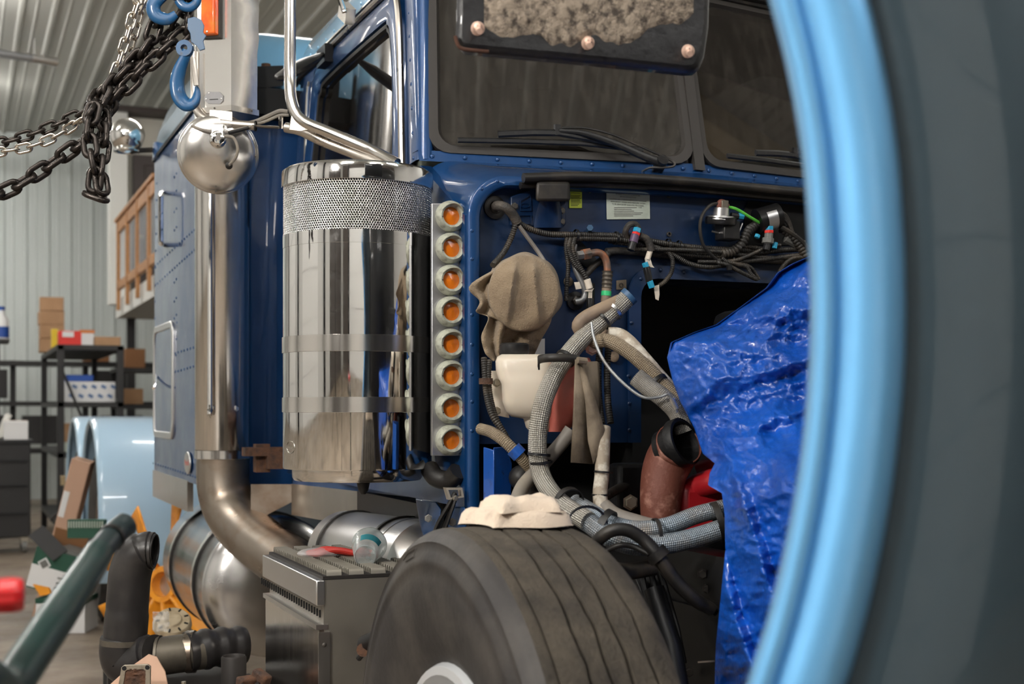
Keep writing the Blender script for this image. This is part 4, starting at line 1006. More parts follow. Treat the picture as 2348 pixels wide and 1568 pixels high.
# ---- front wheel
WX0, WY, WZ, WR = 0.795, 2.235, 0.53, 0.53
def tyre():
    prof = []     # (x offset from outer face plane, radius, groove flag)
    W = 0.252
    side = [(0.03, .272), (0.008, .31), (-.012, .40), (-.016, .44), (-.014, .458), (-.017, .462), (-.016, .472), (-.010, .485), (-.006, .498), (-.008, .503), (-.002, .510), (.004, .517), (.010, .521), (.020, .526)]
    tread = [(0.034, .5275, 0)]
    gx = [0.042, 0.092, 0.128, 0.164, 0.206]; gw = [.0018, .0042, .0042, .0042, .0030]
    for g, w in zip(gx, gw):
        r = .53 - .6 * (g - .126) ** 2
        tread += [(g - w, r, 0), (g - w * .8, r - .012, 1), (g + w * .8, r - .012, 1), (g + w, r, 0)]
    tread += [(W - .02, .5275, 0), (W - .004, .52, 0)]
    N = 220
    b1 = MB(); rows = []
    for x, r in side: rows.append([(WX0 + x, WY + r * math.cos(2 * PI * k / N), WZ + r * math.sin(2 * PI * k / N)) for k in range(N)])
    b1.grid(rows, closed=True)
    rows = []; 
    jit = [[.0022 * (abs(((k * 1.0 + 5 * gi) % 9) - 4.5) / 2.25 - 1) + random.uniform(-.0008, .0008) for k in range(N)] for gi in range(5)]
    for idx, (x, r, fl) in enumerate(tread):
        gi = (idx - 1) // 4
        row = []
        for k in range(N):
            dx = jit[gi][k] if 0 <= gi < 5 and gi > 0 and 1 <= idx <= 20 else 0
            rr = r + random.uniform(-.0006, .0006)
            row.append((WX0 + x + dx, WY + rr * math.cos(2 * PI * k / N), WZ + rr * math.sin(2 * PI * k / N)))
        rows.append(row)
    b2 = MB(); b2.grid([[(WX0 + .020, WY + .526 * math.cos(2 * PI * k / N), WZ + .526 * math.sin(2 * PI * k / N)) for k in range(N)]] + rows, closed=True)
    b3 = MB(); rows = []
    for x, r in ((W - .004, .52), (W + .02, .45), (W + .01, .36), (W - .03, .29)): rows.append([(WX0 + x, WY + r * math.cos(2 * PI * k / 48), WZ + r * math.sin(2 * PI * k / 48)) for k in range(48)])
    b1.grid(rows, closed=True)
    return b1, b2
b1, b2 = tyre()
TY = b1.build('front_tyre', 'tyre_side', TR, angle=50)
b2.build('tread', 'tyre_tread', TY, angle=40)
MB().lathe([(.274, .03), (.284, .018), (.278, .006), (.262, .004), (.25, .03), (.242, .07), (.19, .10), (.13, .10), (.115, .03), (.001, .02)], (WX0 + .005, WY, WZ), (1, 0, 0), 56).build('wheel', 'white_wheel', TY)
for k in range(10):
    a = 2 * PI * k / 10; bolt((WX0 + .09, WY + .165 * math.cos(a), WZ + .165 * math.sin(a)), (-1, 0, 0), .016, TY, 'aluminium', 'lug_nut')
# raised arrow box and letters on the sidewall
def on_side(ang_deg, r, x=-.0165): 
    a = math.radians(ang_deg); return V(WX0 + x, WY + r * math.cos(a), WZ + r * math.sin(a))
MB().tube([on_side(76, .482, -.014), on_side(70, .482, -.014), on_side(67.5, .489, -.012), on_side(70, .497, -.009), on_side(76, .497, -.009)], .0012, 5, closed=True).build('arrow_mark', 'tyre_side', TY)
# steering knuckle, axle and steel behind the wheel
MB().cyl((1.0, WY, WZ), (2.9, WY, WZ - .06), .07, 16).build('front_axle', 'frame_black', TR)
for x in (1.50, 2.36): MB().box((x, 2.0, 0.72), (0.07, 2.6, 0.25)).build('front_frame_rail', 'frame_black', TR)
sp = MB()
for i in range(4): sp.box((1.50, 2.2, .60 - .014 * i), (.09, 1.3 - .2 * i, .012))
sp.build('leaf_spring', 'frame_black', TR)
MB().tube([P(1500, 1350, 2.75), P(1540, 1480, 2.7), P(1560, 1600, 2.65)], .022, 10).build('shock_absorber', 'black_metal', TR)
vl = MB().cyl(P(838, 1478, 3.1), P(870, 1462, 3.05), .022, 12); vl.cyl(P(822, 1510, 3.1), P(842, 1486, 3.08), .007, 8)
vl.build('drain_valve', 'black_plastic', TR)
MB().cyl(P(833, 1490, 3.07), P(838, 1488, 3.11), .016, 12).build('valve_cap', 'rusty_iron', TR)

# ---- battery box with step
q0, q1 = PX(731, 1326, 0.80), PX(609, 1258, 0.80)
BX0 = 0.80; BY0, BY1 = q0.y, q1.y; BZ = q0.z; BX1 = BX0 + .52
bx = MB().box(((BX0 + BX1) / 2 + .005, (BY0 + BY1) / 2, BZ / 2 - .03), (BX1 - BX0 - .01, BY1 - BY0 - .01, BZ - .36))
bx = MB().prism([(BX0 + .012, BY0, .30), (BX1, BY0, .30), (BX1, BY0, BZ - .14), (BX1 - .06, BY0, BZ - .005), (BX0 + .012, BY0, BZ - .005)], (0, BY1 - BY0, 0))
BB = bx.build('battery_box', 'box_grey', TR)
# lid rim and polished outer face
MB().box((BX0 + .003, (BY0 + BY1) / 2, BZ - .035), (.022, BY1 - BY0 + .012, .062)).build('lid_edge', 'aluminium', BB, bevel=.003)
MB().hexa([V(BX0 - .0, BY0 - .004, .30), V(BX0 - .0, BY1, .30), V(BX0 - .0, BY1, BZ - .125), V(BX0 - .0, BY0 - .004, BZ - .125)], [V(BX0 + .012, BY0 - .004, .30), V(BX0 + .012, BY1, .30), V(BX0 + .012, BY1, BZ - .125), V(BX0 + .012, BY0 - .004, BZ - .125)]).build('face_plate', 'stainless', BB)
MB().box((BX0 + .008, (BY0 + BY1) / 2, BZ - .118), (.03, BY1 - BY0 + .004, .012)).build('ledge', 'aluminium', BB)
MB().box((BX0 + .012, BY0 - .004, .30 + (BZ - .43) / 2), (.028, .006, BZ - .43)).build('edge_trim', 'aluminium', BB)
sm = MB().box((0, 0, 0), (.004, .004, .018)).mesh('vent_slot', 'deep_black')
for i in range(26): place('vent_slot', sm, BB, Matrix.Translation((BX0 + .0105, BY0 + .03 + i * .027, BZ - .09)))
for z in (BZ - .16, BZ - .40): rivet((BX0 + .012, BY0 - .008, z), (0, -1, 0), .006, BB, 'bolt_dark', 'screw')
# serrated tread of the step
st = MB().box((BX0 + .235, (BY0 + BY1) / 2, BZ + .0), (.45, BY1 - BY0, .008)).build('step_plate', 'dark_iron', BB)
tooth = MB()
for j in range(2): tooth.lathe([(.0075, 0), (.0055, .010), (.004, .011)], (j * .0, 0, 0), (0, 0, 1), 8)
tooth = MB(); rows = []
for k in range(7): 
    a = PI * k / 6; rows.append([(-.019, .0065 * math.cos(a), .016 * math.sin(a)), (.019, .0065 * math.cos(a), .016 * math.sin(a))])
tooth.grid(rows); tm = tooth.mesh('tread_ridge', 'step_tread')
for i in range(8):
    for j in range(32):
        place('tread_ridge', tm, BB, Matrix.Translation((BX0 + .04 + i * .056, BY0 + .015 + j * (BY1 - BY0 - .03) / 31, BZ + .003)))
# grated step between tank and box
MB().box((BX1 + .08, 3.55, BZ - .04), (.14, .8, .02)).build('frame_step', 'dark_iron', TR)
MB().hexa([P(575, 1200, 4.75), P(690, 1140, 4.75), P(690, 1110, 4.75), P(575, 1110, 4.75)], [P(575, 1200, 4.9), P(690, 1140, 4.9), P(690, 1110, 4.9), P(575, 1110, 4.9)]).build('cab_support', 'exhaust_steel', TR)
bk = MB(); bk.box(P(610, 1035, 4.7), (.16, .06, .03)); bk.box(P(600, 1050, 4.72), (.05, .05, .10)); bk.box(P(640, 1055, 4.7), (.09, .05, .06)); bk.build('cab_mount', 'rusty_iron', TR)

# ---- mirrors on the passenger side
z_hi = P(530, -160, 3.72).z; z_lo = P(530, 252, 3.72).z
plan = [P(470, 300, 3.74), P(530, 300, 3.70), P(590, 300, 3.765), P(586, 300, 3.86), P(466, 300, 3.86), P(452, 300, 3.80)]
rows = []
for k in range(13):
    z = z_lo + (z_hi - z_lo) * k / 12
    rows.append([V(p.x, p.y, z) for p in plan])
for k in (5, 6, 7, 8):               # dents on the right-hand face
    for i in (2,): rows[k][i] = rows[k][i] + V(.004, .006 * (-1) ** k, 0)
b = MB(); b.grid(rows, closed=True); b.f += [tuple(range(5, -1, -1)), tuple(12 * 6 + i for i in range(6))]
MR = b.build('wide_mirror', 'mirror_steel', TR, angle=25)
MB().prism([V(p.x, p.y, z_lo - .008) for p in [P(464, 300, 3.73), P(530, 300, 3.69), P(594, 300, 3.758), P(588, 300, 3.88), P(462, 300, 3.88), P(448, 300, 3.80)]], (0, 0, .016)).build('bottom_cap', 'stainless', MR)
for px, py in ((492, 248), (540, 248), (577, 254)): rivet(P(px, py, 3.712), (0, -1, 0), .003, MR, 'bolt_dark', 'screw')
nl = (P(530, 100, 3.70) - P(470, 100, 3.74)); nrm = V(nl.y, -nl.x, 0).normalized()
def onl(px, py, off): 
    k = (px - 470) / 60; a = P(470, py, 3.74).lerp(P(530, py, 3.70), k); return a + nrm * off
MB().hexa([onl(471, 92, .0), onl(511, 90, .0), onl(511, -70, .0), onl(471, -70, .0)], [onl(472, 90, .012), onl(510, 88, .012), onl(510, -70, .012), onl(472, -70, .012)]).build('clearance_lamp_base', 'gasket_brown', MR)
cl = MB().hexa([onl(474, 86, .010), onl(508, 84, .010), onl(508, -66, .010), onl(474, -66, .010)], [onl(476, 84, .03), onl(506, 82, .03), onl(506, -64, .03), onl(476, -64, .03)]).build('clearance_lamp', 'orange_red', MR, bevel=.004)
rivet(onl(491, 79, .031), nrm, .0035, MR, 'aluminium', 'screw')
pts = [(470, 222), (478, 211), (504, 211), (513, 220), (512, 232), (506, 238), (478, 238), (470, 230)]
tgp = MB().prism([onl(x, y, .001) for x, y in pts], nrm * .002).build('data_plate', 'plate_aluminium', MR)
MB().hexa([onl(482,230,.003),onl(502,229,.003),onl(502,227,.003),onl(482,228,.003)],[onl(482,230,.0034),onl(502,229,.0034),onl(502,227,.0034),onl(482,228,.0034)]).build('plate_print','ink_black',tgp)
for px, py in ((474, 228), (509, 227), (481, 214)): rivet(onl(px, py, .003), nrm, .003, tgp, 'aluminium', 'screw')
# tubular bracket
MB().tube(catmull([P(447, 120, 3.76), P(447, 200, 3.76), P(449, 240, 3.74), P(460, 264, 3.72), P(484, 277, 3.71), P(530, 284, 3.71), P(585, 289, 3.71)], 6), .0125, 14).build('mirror_bracket', 'stainless_dull', TR)
MB().tube([P(580, 289, 3.71), P(605, 291, 3.71), P(630, 292, 3.71), P(664, 294, 3.71)], [.0125, .012, .012, .012], 12, squash=(.3, 1.1)).build('bracket_flat', 'stainless_dull', TR)
MB().hexa([P(481, 252, 3.70), P(532, 256, 3.70), P(532, 278, 3.70), P(481, 274, 3.70)], [P(481, 252, 3.74), P(532, 256, 3.74), P(532, 278, 3.74), P(481, 274, 3.74)]).build('bracket_block', 'stainless_dull', TR)
arm = catmull([P(665, -160, 3.72), P(665, 60, 3.72), P(665, 170, 3.72), P(667, 220, 3.71), P(678, 258, 3.70), P(702, 282, 3.69), P(760, 306, 3.68), P(850, 344, 3.66), P(910, 376, 3.62)], 7)
MB().tube(arm, .0165, 16).build('mirror_arm', 'stainless', TR)
MB().tube(catmull([P(655, 292, 3.71), P(690, 300, 3.70), P(740, 324, 3.70), P(810, 352, 3.68), P(880, 378, 3.64)], 6), .0145, 14).build('mirror_brace', 'stainless_dull', TR)
MB().prism([P(662, 298, 3.69), P(668, 262, 3.69), P(676, 256, 3.69), P(690, 280, 3.685), P(712, 296, 3.68), P(690, 302, 3.685)], V(.01, .03, 0)).build('gusset', 'stainless_dull', TR, bevel=.002)
MB().cyl(P(644, 296, 3.70), P(644, 268, 3.70), .007, 8).build('acorn_nut', 'chrome', TR)
MB().hose([P(660, 256, 3.73), P(640, 255, 3.73), P(610, 268, 3.73), P(580, 280, 3.73), P(520, 290, 3.70)], .006, 8).build('mirror_cable', 'hose_grey', TR)
MB().hose([P(662, 264, 3.73), P(640, 265, 3.73), P(612, 277, 3.73), P(590, 284, 3.73)], .0045, 8).build('mirror_cable', 'hose_grey', TR)
MB().tube([P(586, 275, 3.71), P(586, 303, 3.71)], .0145, 10).build('cable_tie', 'black_plastic', TR) if False else None
ti = P(586, 289, 3.71); MB().lathe([(.0132, -.002), (.0148, -.002), (.0148, .002), (.0132, .002)], ti, P(600, 290, 3.71) - P(570, 288, 3.71), 16).build('cable_tie', 'black_plastic', TR)
# round convex mirror, seen from its domed back
rc = P(500, 353, 3.74); axm = (CAM - rc).normalized() + V(.02, 0, -.05); axm.normalize()
RR = 0.1125
prof = [(RR * .98, -.012), (RR, -.008), (RR * 1.005, 0), (RR * .985, .004), (RR * .965, .005)]
for i in range(1, 15):
    t = i / 14; prof.append((max(.0005, RR * .965 * math.cos(t * PI / 2) ** 1.0), .005 + .036 * math.sin(t * PI / 2)))
RM = MB().lathe(prof, rc, axm, 64).build('round_mirror', 'mirror_steel', TR, angle=60)
hub = P(500, 318, 3.665); MB().lathe([(.024, -.012), (.024, .004), (.020, .010), (.016, .012), (.001, .012)], hub, axm + V(0, 0, .25), 24).build('pivot_hub', 'chrome', RM)
bolt(hub + axm * .008 + V(0, 0, .004), axm, .008, RM, 'aluminium')
MB().box(hub + V(0, .0, .022), (.03, .018, .03), YAW * -1).build('pivot_block', 'stainless', RM)
MB().hose([P(515, 312, 3.66), P(535, 316, 3.65), P(545, 340, 3.645), P(540, 362, 3.65), P(526, 378, 3.66)], .0042, 8).build('heater_cable', 'hose_grey', RM)
MB().lathe([(.010, -.006), (.010, .003), (.006, .006), (.001, .006)], P(525, 380, 3.675), axm, 14).build('grommet', 'black_rubber', RM)
for px, py in ((414, 345), (586, 358), (495, 438)): rivet(P(px, py, 3.728), axm, .003, RM, 'bolt_dark', 'screw')
MB().hose([P(440, 288, 3.69), P(458, 296, 3.68), P(490, 302, 3.67), P(520, 304, 3.67), P(545, 297, 3.69), P(575, 291, 3.70)], .0042, 8).build('mirror_cable', 'hose_grey', TR)
MB().hose([P(525, 305, 3.665), P(545, 300, 3.68), P(570, 293, 3.695)], .005, 8).build('cable_splice', 'black_rubber', TR)

# ================================================================== ENGINE BAY (parts of the truck)
F_ = lambda px, py, off=0.0: PY(px, py, 3.088 - off)      # a point off the firewall, towards the viewer
def part(b, name, material, **k): return b.build(name, material, TR, **k)
# grommet with taped loom
gm = part(MB().lathe([(.029, 0), (.029, .004), (.024, .006), (.016, .006), (.014, .010), (.001, .010)], F_(1134, 476), (0, -1, 0), 28), 'firewall_grommet', 'black_rubber')
part(MB().hose([F_(1136, 474, .0), F_(1142, 472, .04), F_(1160, 476, .055), F_(1176, 492, .05), F_(1186, 511, .045)], .0125, 12), 'taped_loom', 'harness')
# cast bracket plate with the black stop block
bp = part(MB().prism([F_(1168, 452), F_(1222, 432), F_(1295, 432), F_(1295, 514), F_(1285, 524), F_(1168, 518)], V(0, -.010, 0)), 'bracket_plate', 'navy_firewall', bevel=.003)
for pts in ([(1192, 460), (1216, 446), (1218, 484), (1192, 484)], [(1190, 493), (1218, 493), (1218, 514), (1190, 514)]):
    o = [F_(x, y, .011) for x, y in pts]; c = sum(o, V(0, 0, 0)) / 4
    MB().frame(o, [c + (p - c) * .86 for p in o], V(0, -.003, 0)).build('raised_rim', 'navy_firewall', bp)
MB().tube([F_(1204 + 11 * math.cos(i * PI / 8), 471 + 5 * math.sin(i * PI / 8), .012) for i in range(16)], .0012, 5, closed=True).build('casting_mark', 'navy_firewall', bp)
for px, py in ((1180, 473), (1252, 482), (1252, 506), (1288, 483), (1288, 508)): bolt(F_(px, py, .011), (0, -1, 0), .0075, bp, 'bolt_dark')
sb_ = MB(); rows = []
for y, x0, x1, o in ((522, 1224, 1292, .014), (505, 1226, 1290, .016), (485, 1230, 1288, .022), (465, 1236, 1284, .034), (458, 1240, 1282, .04)):
    rows.append([F_(x0, y, o), F_(x0 + 12, y, o + .006), F_(x1 - 12, y, o + .006), F_(x1, y, o), F_(x1, y, .008), F_(x0, y, .008)])
sb_.grid(rows, closed=True)
part(sb_, 'stop_bracket', 'navy_firewall', angle=60)
part(MB().hexa([F_(1228, 462, .008), F_(1308, 462, .008), F_(1308, 462, .085), F_(1228, 462, .085)], [F_(1229, 414, .008), F_(1307, 414, .008), F_(1306, 417, .085), F_(1230, 417, .085)]), 'stop_block', 'black_rubber', bevel=.008)
# stickers
sw_ = part(MB().prism([F_(x, y, .0) for x, y in ((1390, 442), (1489, 441), (1490, 502), (1391, 503))], V(0, -.0012, 0)), 'warning_sticker', 'sticker_white')
sw_['label'] = 'pale green service sticker with black lettering on the firewall'
R3 = (F_(1489, 470) - F_(1390, 470)).normalized()
def tx(body, px, py, size, par, mat_='ink_black', align='CENTER'): text('sticker_lettering', body, F_(px, py, .002), (1, 0, 0), (0, 0, 1), size, mat_, par, align)
tx('PETERBILT R134a AIR CONDITIONER', 1440, 447, .0044, sw_); tx('SERVICE INSTRUCTIONS', 1440, 452, .0044, sw_)
tx('CAUTION: AIR CONDITIONER SYSTEM CONTAINS', 1440, 459, .0048, sw_); tx('REFRIGERANT UNDER HIGH PRESSURE. SYSTEM', 1440, 464.5, .0048, sw_); tx('TO BE SERVICED BY QUALIFIED PERSONNEL', 1440, 470, .0048, sw_)
for i, (y, w) in enumerate(((476, 52), (480, 40), (484, 46), (488, 66), (491.5, 62), (495, 44))):
    MB().hexa([F_(1408, y + .7, .0012), F_(1408 + w, y + .7, .0012), F_(1408 + w, y - .7, .0012), F_(1408, y - .7, .0012)], [F_(1408, y + .7, .0018), F_(1408 + w, y + .7, .0018), F_(1408 + w, y - .7, .0018), F_(1408, y - .7, .0018)]).build('printed_line', 'connector_grey', sw_)
tx('5.50', 1468, 476, .0048, sw_)
sy_ = part(MB().prism([F_(x, y) for x, y in ((1305, 438), (1334, 438), (1334, 477), (1305, 477))], V(0, -.0012, 0)), 'attention_sticker', 'sticker_yellow')
tx('ATTENTION', 1320, 443, .0046, sy_)
for i in range(8):
    y = 449 + i * 3.2; w = (22, 20, 24, 21, 22, 23, 19, 16)[i]
    MB().hexa([F_(1309, y + .6, .0012), F_(1309 + w, y + .6, .0012), F_(1309 + w, y - .6, .0012), F_(1309, y - .6, .0012)], [F_(1309, y + .6, .0018), F_(1309 + w, y + .6, .0018), F_(1309 + w, y - .6, .0018), F_(1309, y - .6, .0018)]).build('printed_line', 'ink_black', sy_)
part(MB().prism([F_(x, y) for x, y in ((1222, 780), (1249, 776), (1249, 830), (1222, 830))], V(0, -.001, 0)), 'data_sticker', 'carton_white')
# small hardware on the firewall
for px, py in ((1352, 437), (1534, 448), (1534, 537), (1424, 654)):
    part(MB().lathe([(.0068, -.002), (.0062, .003), (.0042, .003), (.0042, -.004), (.001, -.004)], F_(px, py), (0, -1, 0), 14), 'plugged_hole', 'bolt_dark')
part(MB().prism([F_(x, y) for x, y in ((1413, 643), (1436, 641), (1436, 664), (1413, 664))], V(0, -.001, 0)), 'bare_patch', 'shield_brown')
part(MB().cyl(F_(1350, 530, 0), F_(1353, 522, .05), .0085, 6), 'blue_stud', 'tag_blue')
part(MB().prism([F_(x, y) for x, y in ((1706, 480), (1716, 462), (1740, 458), (1900, 470), (1900, 562), (1706, 562))], V(0, -.004, 0)), 'recess_shade_plate', 'deep_black')  # raised black plate painted as the dark inside of a recess
# wiring harness strands running across the firewall
def run(pts, r, name='wiring_conduit', material='conduit'):
    part(MB().conduit([F_(x, y, o) for x, y, o in pts], r), name, material)
run([(1184, 508, .045), (1215, 525, .035), (1260, 537, .03), (1320, 538, .03), (1400, 540, .03), (1450, 545, .03), (1510, 556, .03), (1580, 566, .03), (1660, 572, .03), (1760, 575, .035), (1870, 568, .04)], .0082)
run([(1296, 552, .025), (1330, 547, .03), (1390, 548, .03), (1440, 552, .035), (1500, 568, .035), (1570, 582, .035), (1640, 588, .035), (1720, 584, .04), (1800, 572, .045), (1870, 572, .05)], .0075)
run([(1395, 552, .02), (1450, 560, .03), (1500, 566, .04), (1540, 582, .04), (1580, 604, .045), (1620, 612, .05), (1660, 608, .05), (1700, 600, .05), (1760, 594, .05), (1870, 580, .05)], .0068)
run([(1480, 560, .02), (1560, 575, .02), (1640, 580, .02), (1700, 568, .03), (1730, 568, .04), (1755, 572, .04)], .0068)
run([(1445, 572, .04), (1530, 572, .045), (1590, 574, .05), (1660, 578, .05), (1750, 590, .05), (1870, 590, .05)], .006)
run([(1600, 600, .05), (1650, 600, .06), (1690, 596, .06), (1730, 580, .06), (1760, 566, .06), (1790, 562, .06)], .0055)
run([(1690, 604, .06), (1720, 612, .06), (1740, 640, .05)], .005)
run([(1650, 596, .065), (1648, 602, .075), (1665, 606, .08), (1680, 614, .08), (1720, 634, .075), (1735, 640, .07), (1722, 628, .07), (1712, 612, .07), (1690, 606, .07), (1668, 600, .07), (1655, 592, .065)], .0058)
run([(1870, 595, .05), (1830, 590, .06), (1808, 598, .065), (1790, 618, .06), (1786, 632, .06)], .006)
run([(1182, 516, .05), (1172, 545, .045), (1155, 578, .05), (1130, 608, .09)], .0078)
part(MB().hose([F_(1190, 518, .05), F_(1210, 545, .045), F_(1232, 575, .045), F_(1250, 602, .06)], .0055, 8), 'wire', 'hose_grey')
run([(1300, 546, .03), (1298, 570, .035), (1303, 610, .035), (1300, 650, .03), (1298, 690, .03)], .0065)
run([(1318, 546, .03), (1312, 572, .045), (1322, 600, .05), (1340, 630, .055), (1346, 642, .055)], .0075)
run([(1308, 546, .03), (1304, 572, .05), (1318, 606, .055), (1338, 628, .05)], .0065)
run([(1532, 576, .04), (1542, 596, .05), (1540, 622, .05), (1526, 644, .05), (1510, 656, .045)], .0062)
run([(1790, 522, .05), (1815, 540, .06), (1835, 565, .06), (1850, 590, .06)], .0135, 'wide_conduit')
run([(1735, 515, .05), (1715, 530, .06), (1700, 560, .06), (1680, 576, .05), (1655, 582, .05)], .0135, 'wide_conduit')
part(MB().hose([F_(1390, 577, .012), F_(1440, 576, .012), F_(1600, 590, .012), F_(1900, 602, .012)], .010, 12), 'steel_line', 'harness')
part(MB().hose([F_(1385, 610, .012), F_(1388, 590, .012), F_(1400, 577, .012), F_(1430, 576, .012)], .009, 10), 'steel_line', 'harness')
for px, py in ((1320, 541), (1412, 546), (1531, 562), (1556, 566), (1676, 598), (1440, 548)):
    part(MB().lathe([(.0165, -.003), (.0175, -.003), (.0175, .003), (.0165, .003)], F_(px, py, .032), (1, 0, -.1), 14), 'cable_tie', 'black_plastic')
part(MB().box(F_(1672, 613, .085), (.012, .008, .014)), 'tie_head', 'black_plastic')
# connectors
def conn(a, b, r, name, material, seg=6):
    a, b = Vector(a), Vector(b); part(MB().cyl(a, b, r, seg), name, material, bevel=.001)
part(MB().hose([F_(1440, 548, .03), F_(1434, 532, .04), F_(1442, 516, .05), F_(1456, 514, .05), F_(1464, 526, .05), F_(1458, 540, .045)], .008, 9), 'taped_loop', 'harness')
conn(F_(1462, 524, .06), F_(1459, 534, .062), .011, 'connector', 'connector_blue'); conn(F_(1460, 532, .06), F_(1457, 540, .06), .0115, 'connector', 'connector_red')
conn(F_(1457, 538, .06), F_(1452, 556, .06), .0115, 'connector', 'connector_purple', 10); conn(F_(1452, 555, .06), F_(1446, 574, .06), .0105, 'connector', 'black_plastic', 10)
part(MB().hose([F_(1466, 540, .05), F_(1482, 548, .05), F_(1490, 562, .05), F_(1492, 576, .05)], .010, 10), 'taped_loom', 'harness')
conn(F_(1491, 574, .05), F_(1484, 596, .05), .0075, 'tape_wrap', 'tape_white', 10)
part(MB().prism([F_(1478, 592, .05), F_(1490, 594, .05), F_(1494, 608, .05), F_(1499, 614, .05), F_(1488, 612, .05), F_(1480, 604, .05)], V(0, -.004, 0)), 'paper_flag', 'tape_white')
conn(F_(1478, 602, .055), F_(1482, 613, .055), .009, 'connector', 'connector_blue'); conn(F_(1482, 612, .055), F_(1489, 646, .055), .010, 'connector', 'black_plastic', 8)
conn(F_(1490, 644, .058), F_(1495, 660, .058), .009, 'connector', 'connector_blue')
part(MB().prism([F_(1498, 656, .05), F_(1510, 653, .05), F_(1511, 675, .05), F_(1509, 689, .05), F_(1503, 686, .05)], V(0, -.003, 0)), 'paper_flag', 'tape_white')
conn(F_(1346, 640, .055), F_(1352, 662, .055), .009, 'tape_wrap', 'tape_white', 10)
part(MB().prism([F_(1338, 668, .055), F_(1346, 664, .055), F_(1361, 661, .055), F_(1356, 669, .055)], V(0, -.003, 0)), 'paper_flag', 'tape_white')
part(MB().prism([F_(1316, 647, .04), F_(1332, 646, .04), F_(1336, 661, .04), F_(1320, 664, .04)], V(0, -.002, 0)), 'paper_tag', 'tape_white')
conn(F_(1353, 684, .055), F_(1352, 714, .055), .010, 'connector', 'black_plastic', 8)
for dx in (-3, 0, 3): part(MB().hose([F_(1354 + dx, 664, .055), F_(1353 + dx, 690, .055)], .0016, 5), 'wire', 'tape_white'); part(MB().hose([F_(1352 + dx, 712, .055), F_(1353 + dx, 726, .055)], .0016, 5), 'wire', 'hose_grey')
conn(F_(1763, 519, .07), F_(1763, 529, .07), .013, 'connector', 'connector_blue'); conn(F_(1763, 528, .07), F_(1763, 535, .07), .0135, 'connector', 'connector_red')
conn(F_(1763, 534, .07), F_(1761, 560, .07), .012, 'connector', 'connector_grey', 8); conn(F_(1761, 546, .07), F_(1760, 558, .07), .0165, 'connector', 'connector_grey', 8); conn(F_(1759, 560, .07), F_(1756, 574, .07), .010, 'connector', 'black_plastic', 8)
conn(F_(1828, 560, .05), F_(1800, 545, .05), .013, 'connector', 'connector_grey', 8); conn(F_(1826, 552, .06), F_(1842, 560, .06), .011, 'connector', 'tape_white', 6)
conn(F_(1775, 570, .07), F_(1778, 556, .07), .008, 'connector', 'connector_blue'); conn(F_(1735, 545, .07), F_(1738, 538, .07), .008, 'connector', 'connector_blue')
# vacuum valve with green tube, and motor
part(MB().lathe([(.04, 0), (.042, .004), (.042, .018), (.036, .022), (.03, .024), (.001, .024)], F_(1652, 515, .05), (0, -.15, 1), 28), 'valve_base', 'black_plastic')
part(MB().lathe([(.036, 0), (.038, .003), (.036, .012), (.022, .014), (.020, .034), (.012, .036), (.001, .036)], F_(1652, 506, .055), (0, -.15, 1), 28), 'valve_body', 'aluminium')
part(MB().box(F_(1668, 530, .05), (.05, .05, .05)), 'valve_bracket', 'black_plastic', bevel=.004)
part(MB().tube([F_(1632, 530, .04), F_(1690, 544, .06), F_(1702, 512, .06)], .003, 6), 'bracket_wire', 'aluminium')
part(MB().hose([F_(1650, 480, .06), F_(1650, 466, .06), F_(1658, 464, .06), F_(1668, 474, .06)], .008, 10), 'valve_elbow', 'rust_red')
part(MB().box(F_(1659, 472, .06), (.022, .02, .028)), 'valve_head', 'pipe_dull', bevel=.003)
conn(F_(1676, 494, .06), F_(1692, 496, .06), .009, 'connector', 'black_plastic', 8); conn(F_(1692, 495, .06), F_(1704, 497, .06), .009, 'connector', 'connector_blue')
part(MB().hose([F_(1668, 474, .06), F_(1690, 480, .065), F_(1720, 498, .065), F_(1756, 519, .06)], .0042, 8), 'green_tube', 'tube_green')
part(MB().hose([F_(1650, 466, .06), F_(1630, 470, .06), F_(1612, 490, .06), F_(1605, 520, .06), F_(1612, 560, .06), F_(1632, 585, .06), F_(1650, 600, .06)], .0045, 8), 'black_tube', 'black_rubber')
mo = part(MB().cyl(F_(1735, 508, .05), F_(1785, 494, .06), .034, 24), 'wiper_motor', 'black_metal')
MB().lathe([(.0345, .02), (.0345, .05)], F_(1735, 508, .05), F_(1785, 494, .06) - F_(1735, 508, .05), 24, 150, 260).build('motor_label', 'plate_aluminium', mo)
for i in range(4): part(MB().hose([F_(1780, 480 + i * 5, .06), F_(1800, 490 + i * 5, .07), F_(1812, 510 + i * 5, .065), F_(1822, 545 + i * 4, .06)], .003, 6), 'wire', 'harness')
part(MB().hose([F_(1790, 520, .07), F_(1815, 535, .07), F_(1840, 555, .07), F_(1856, 575, .07)], .007, 8), 'black_tube', 'conduit')
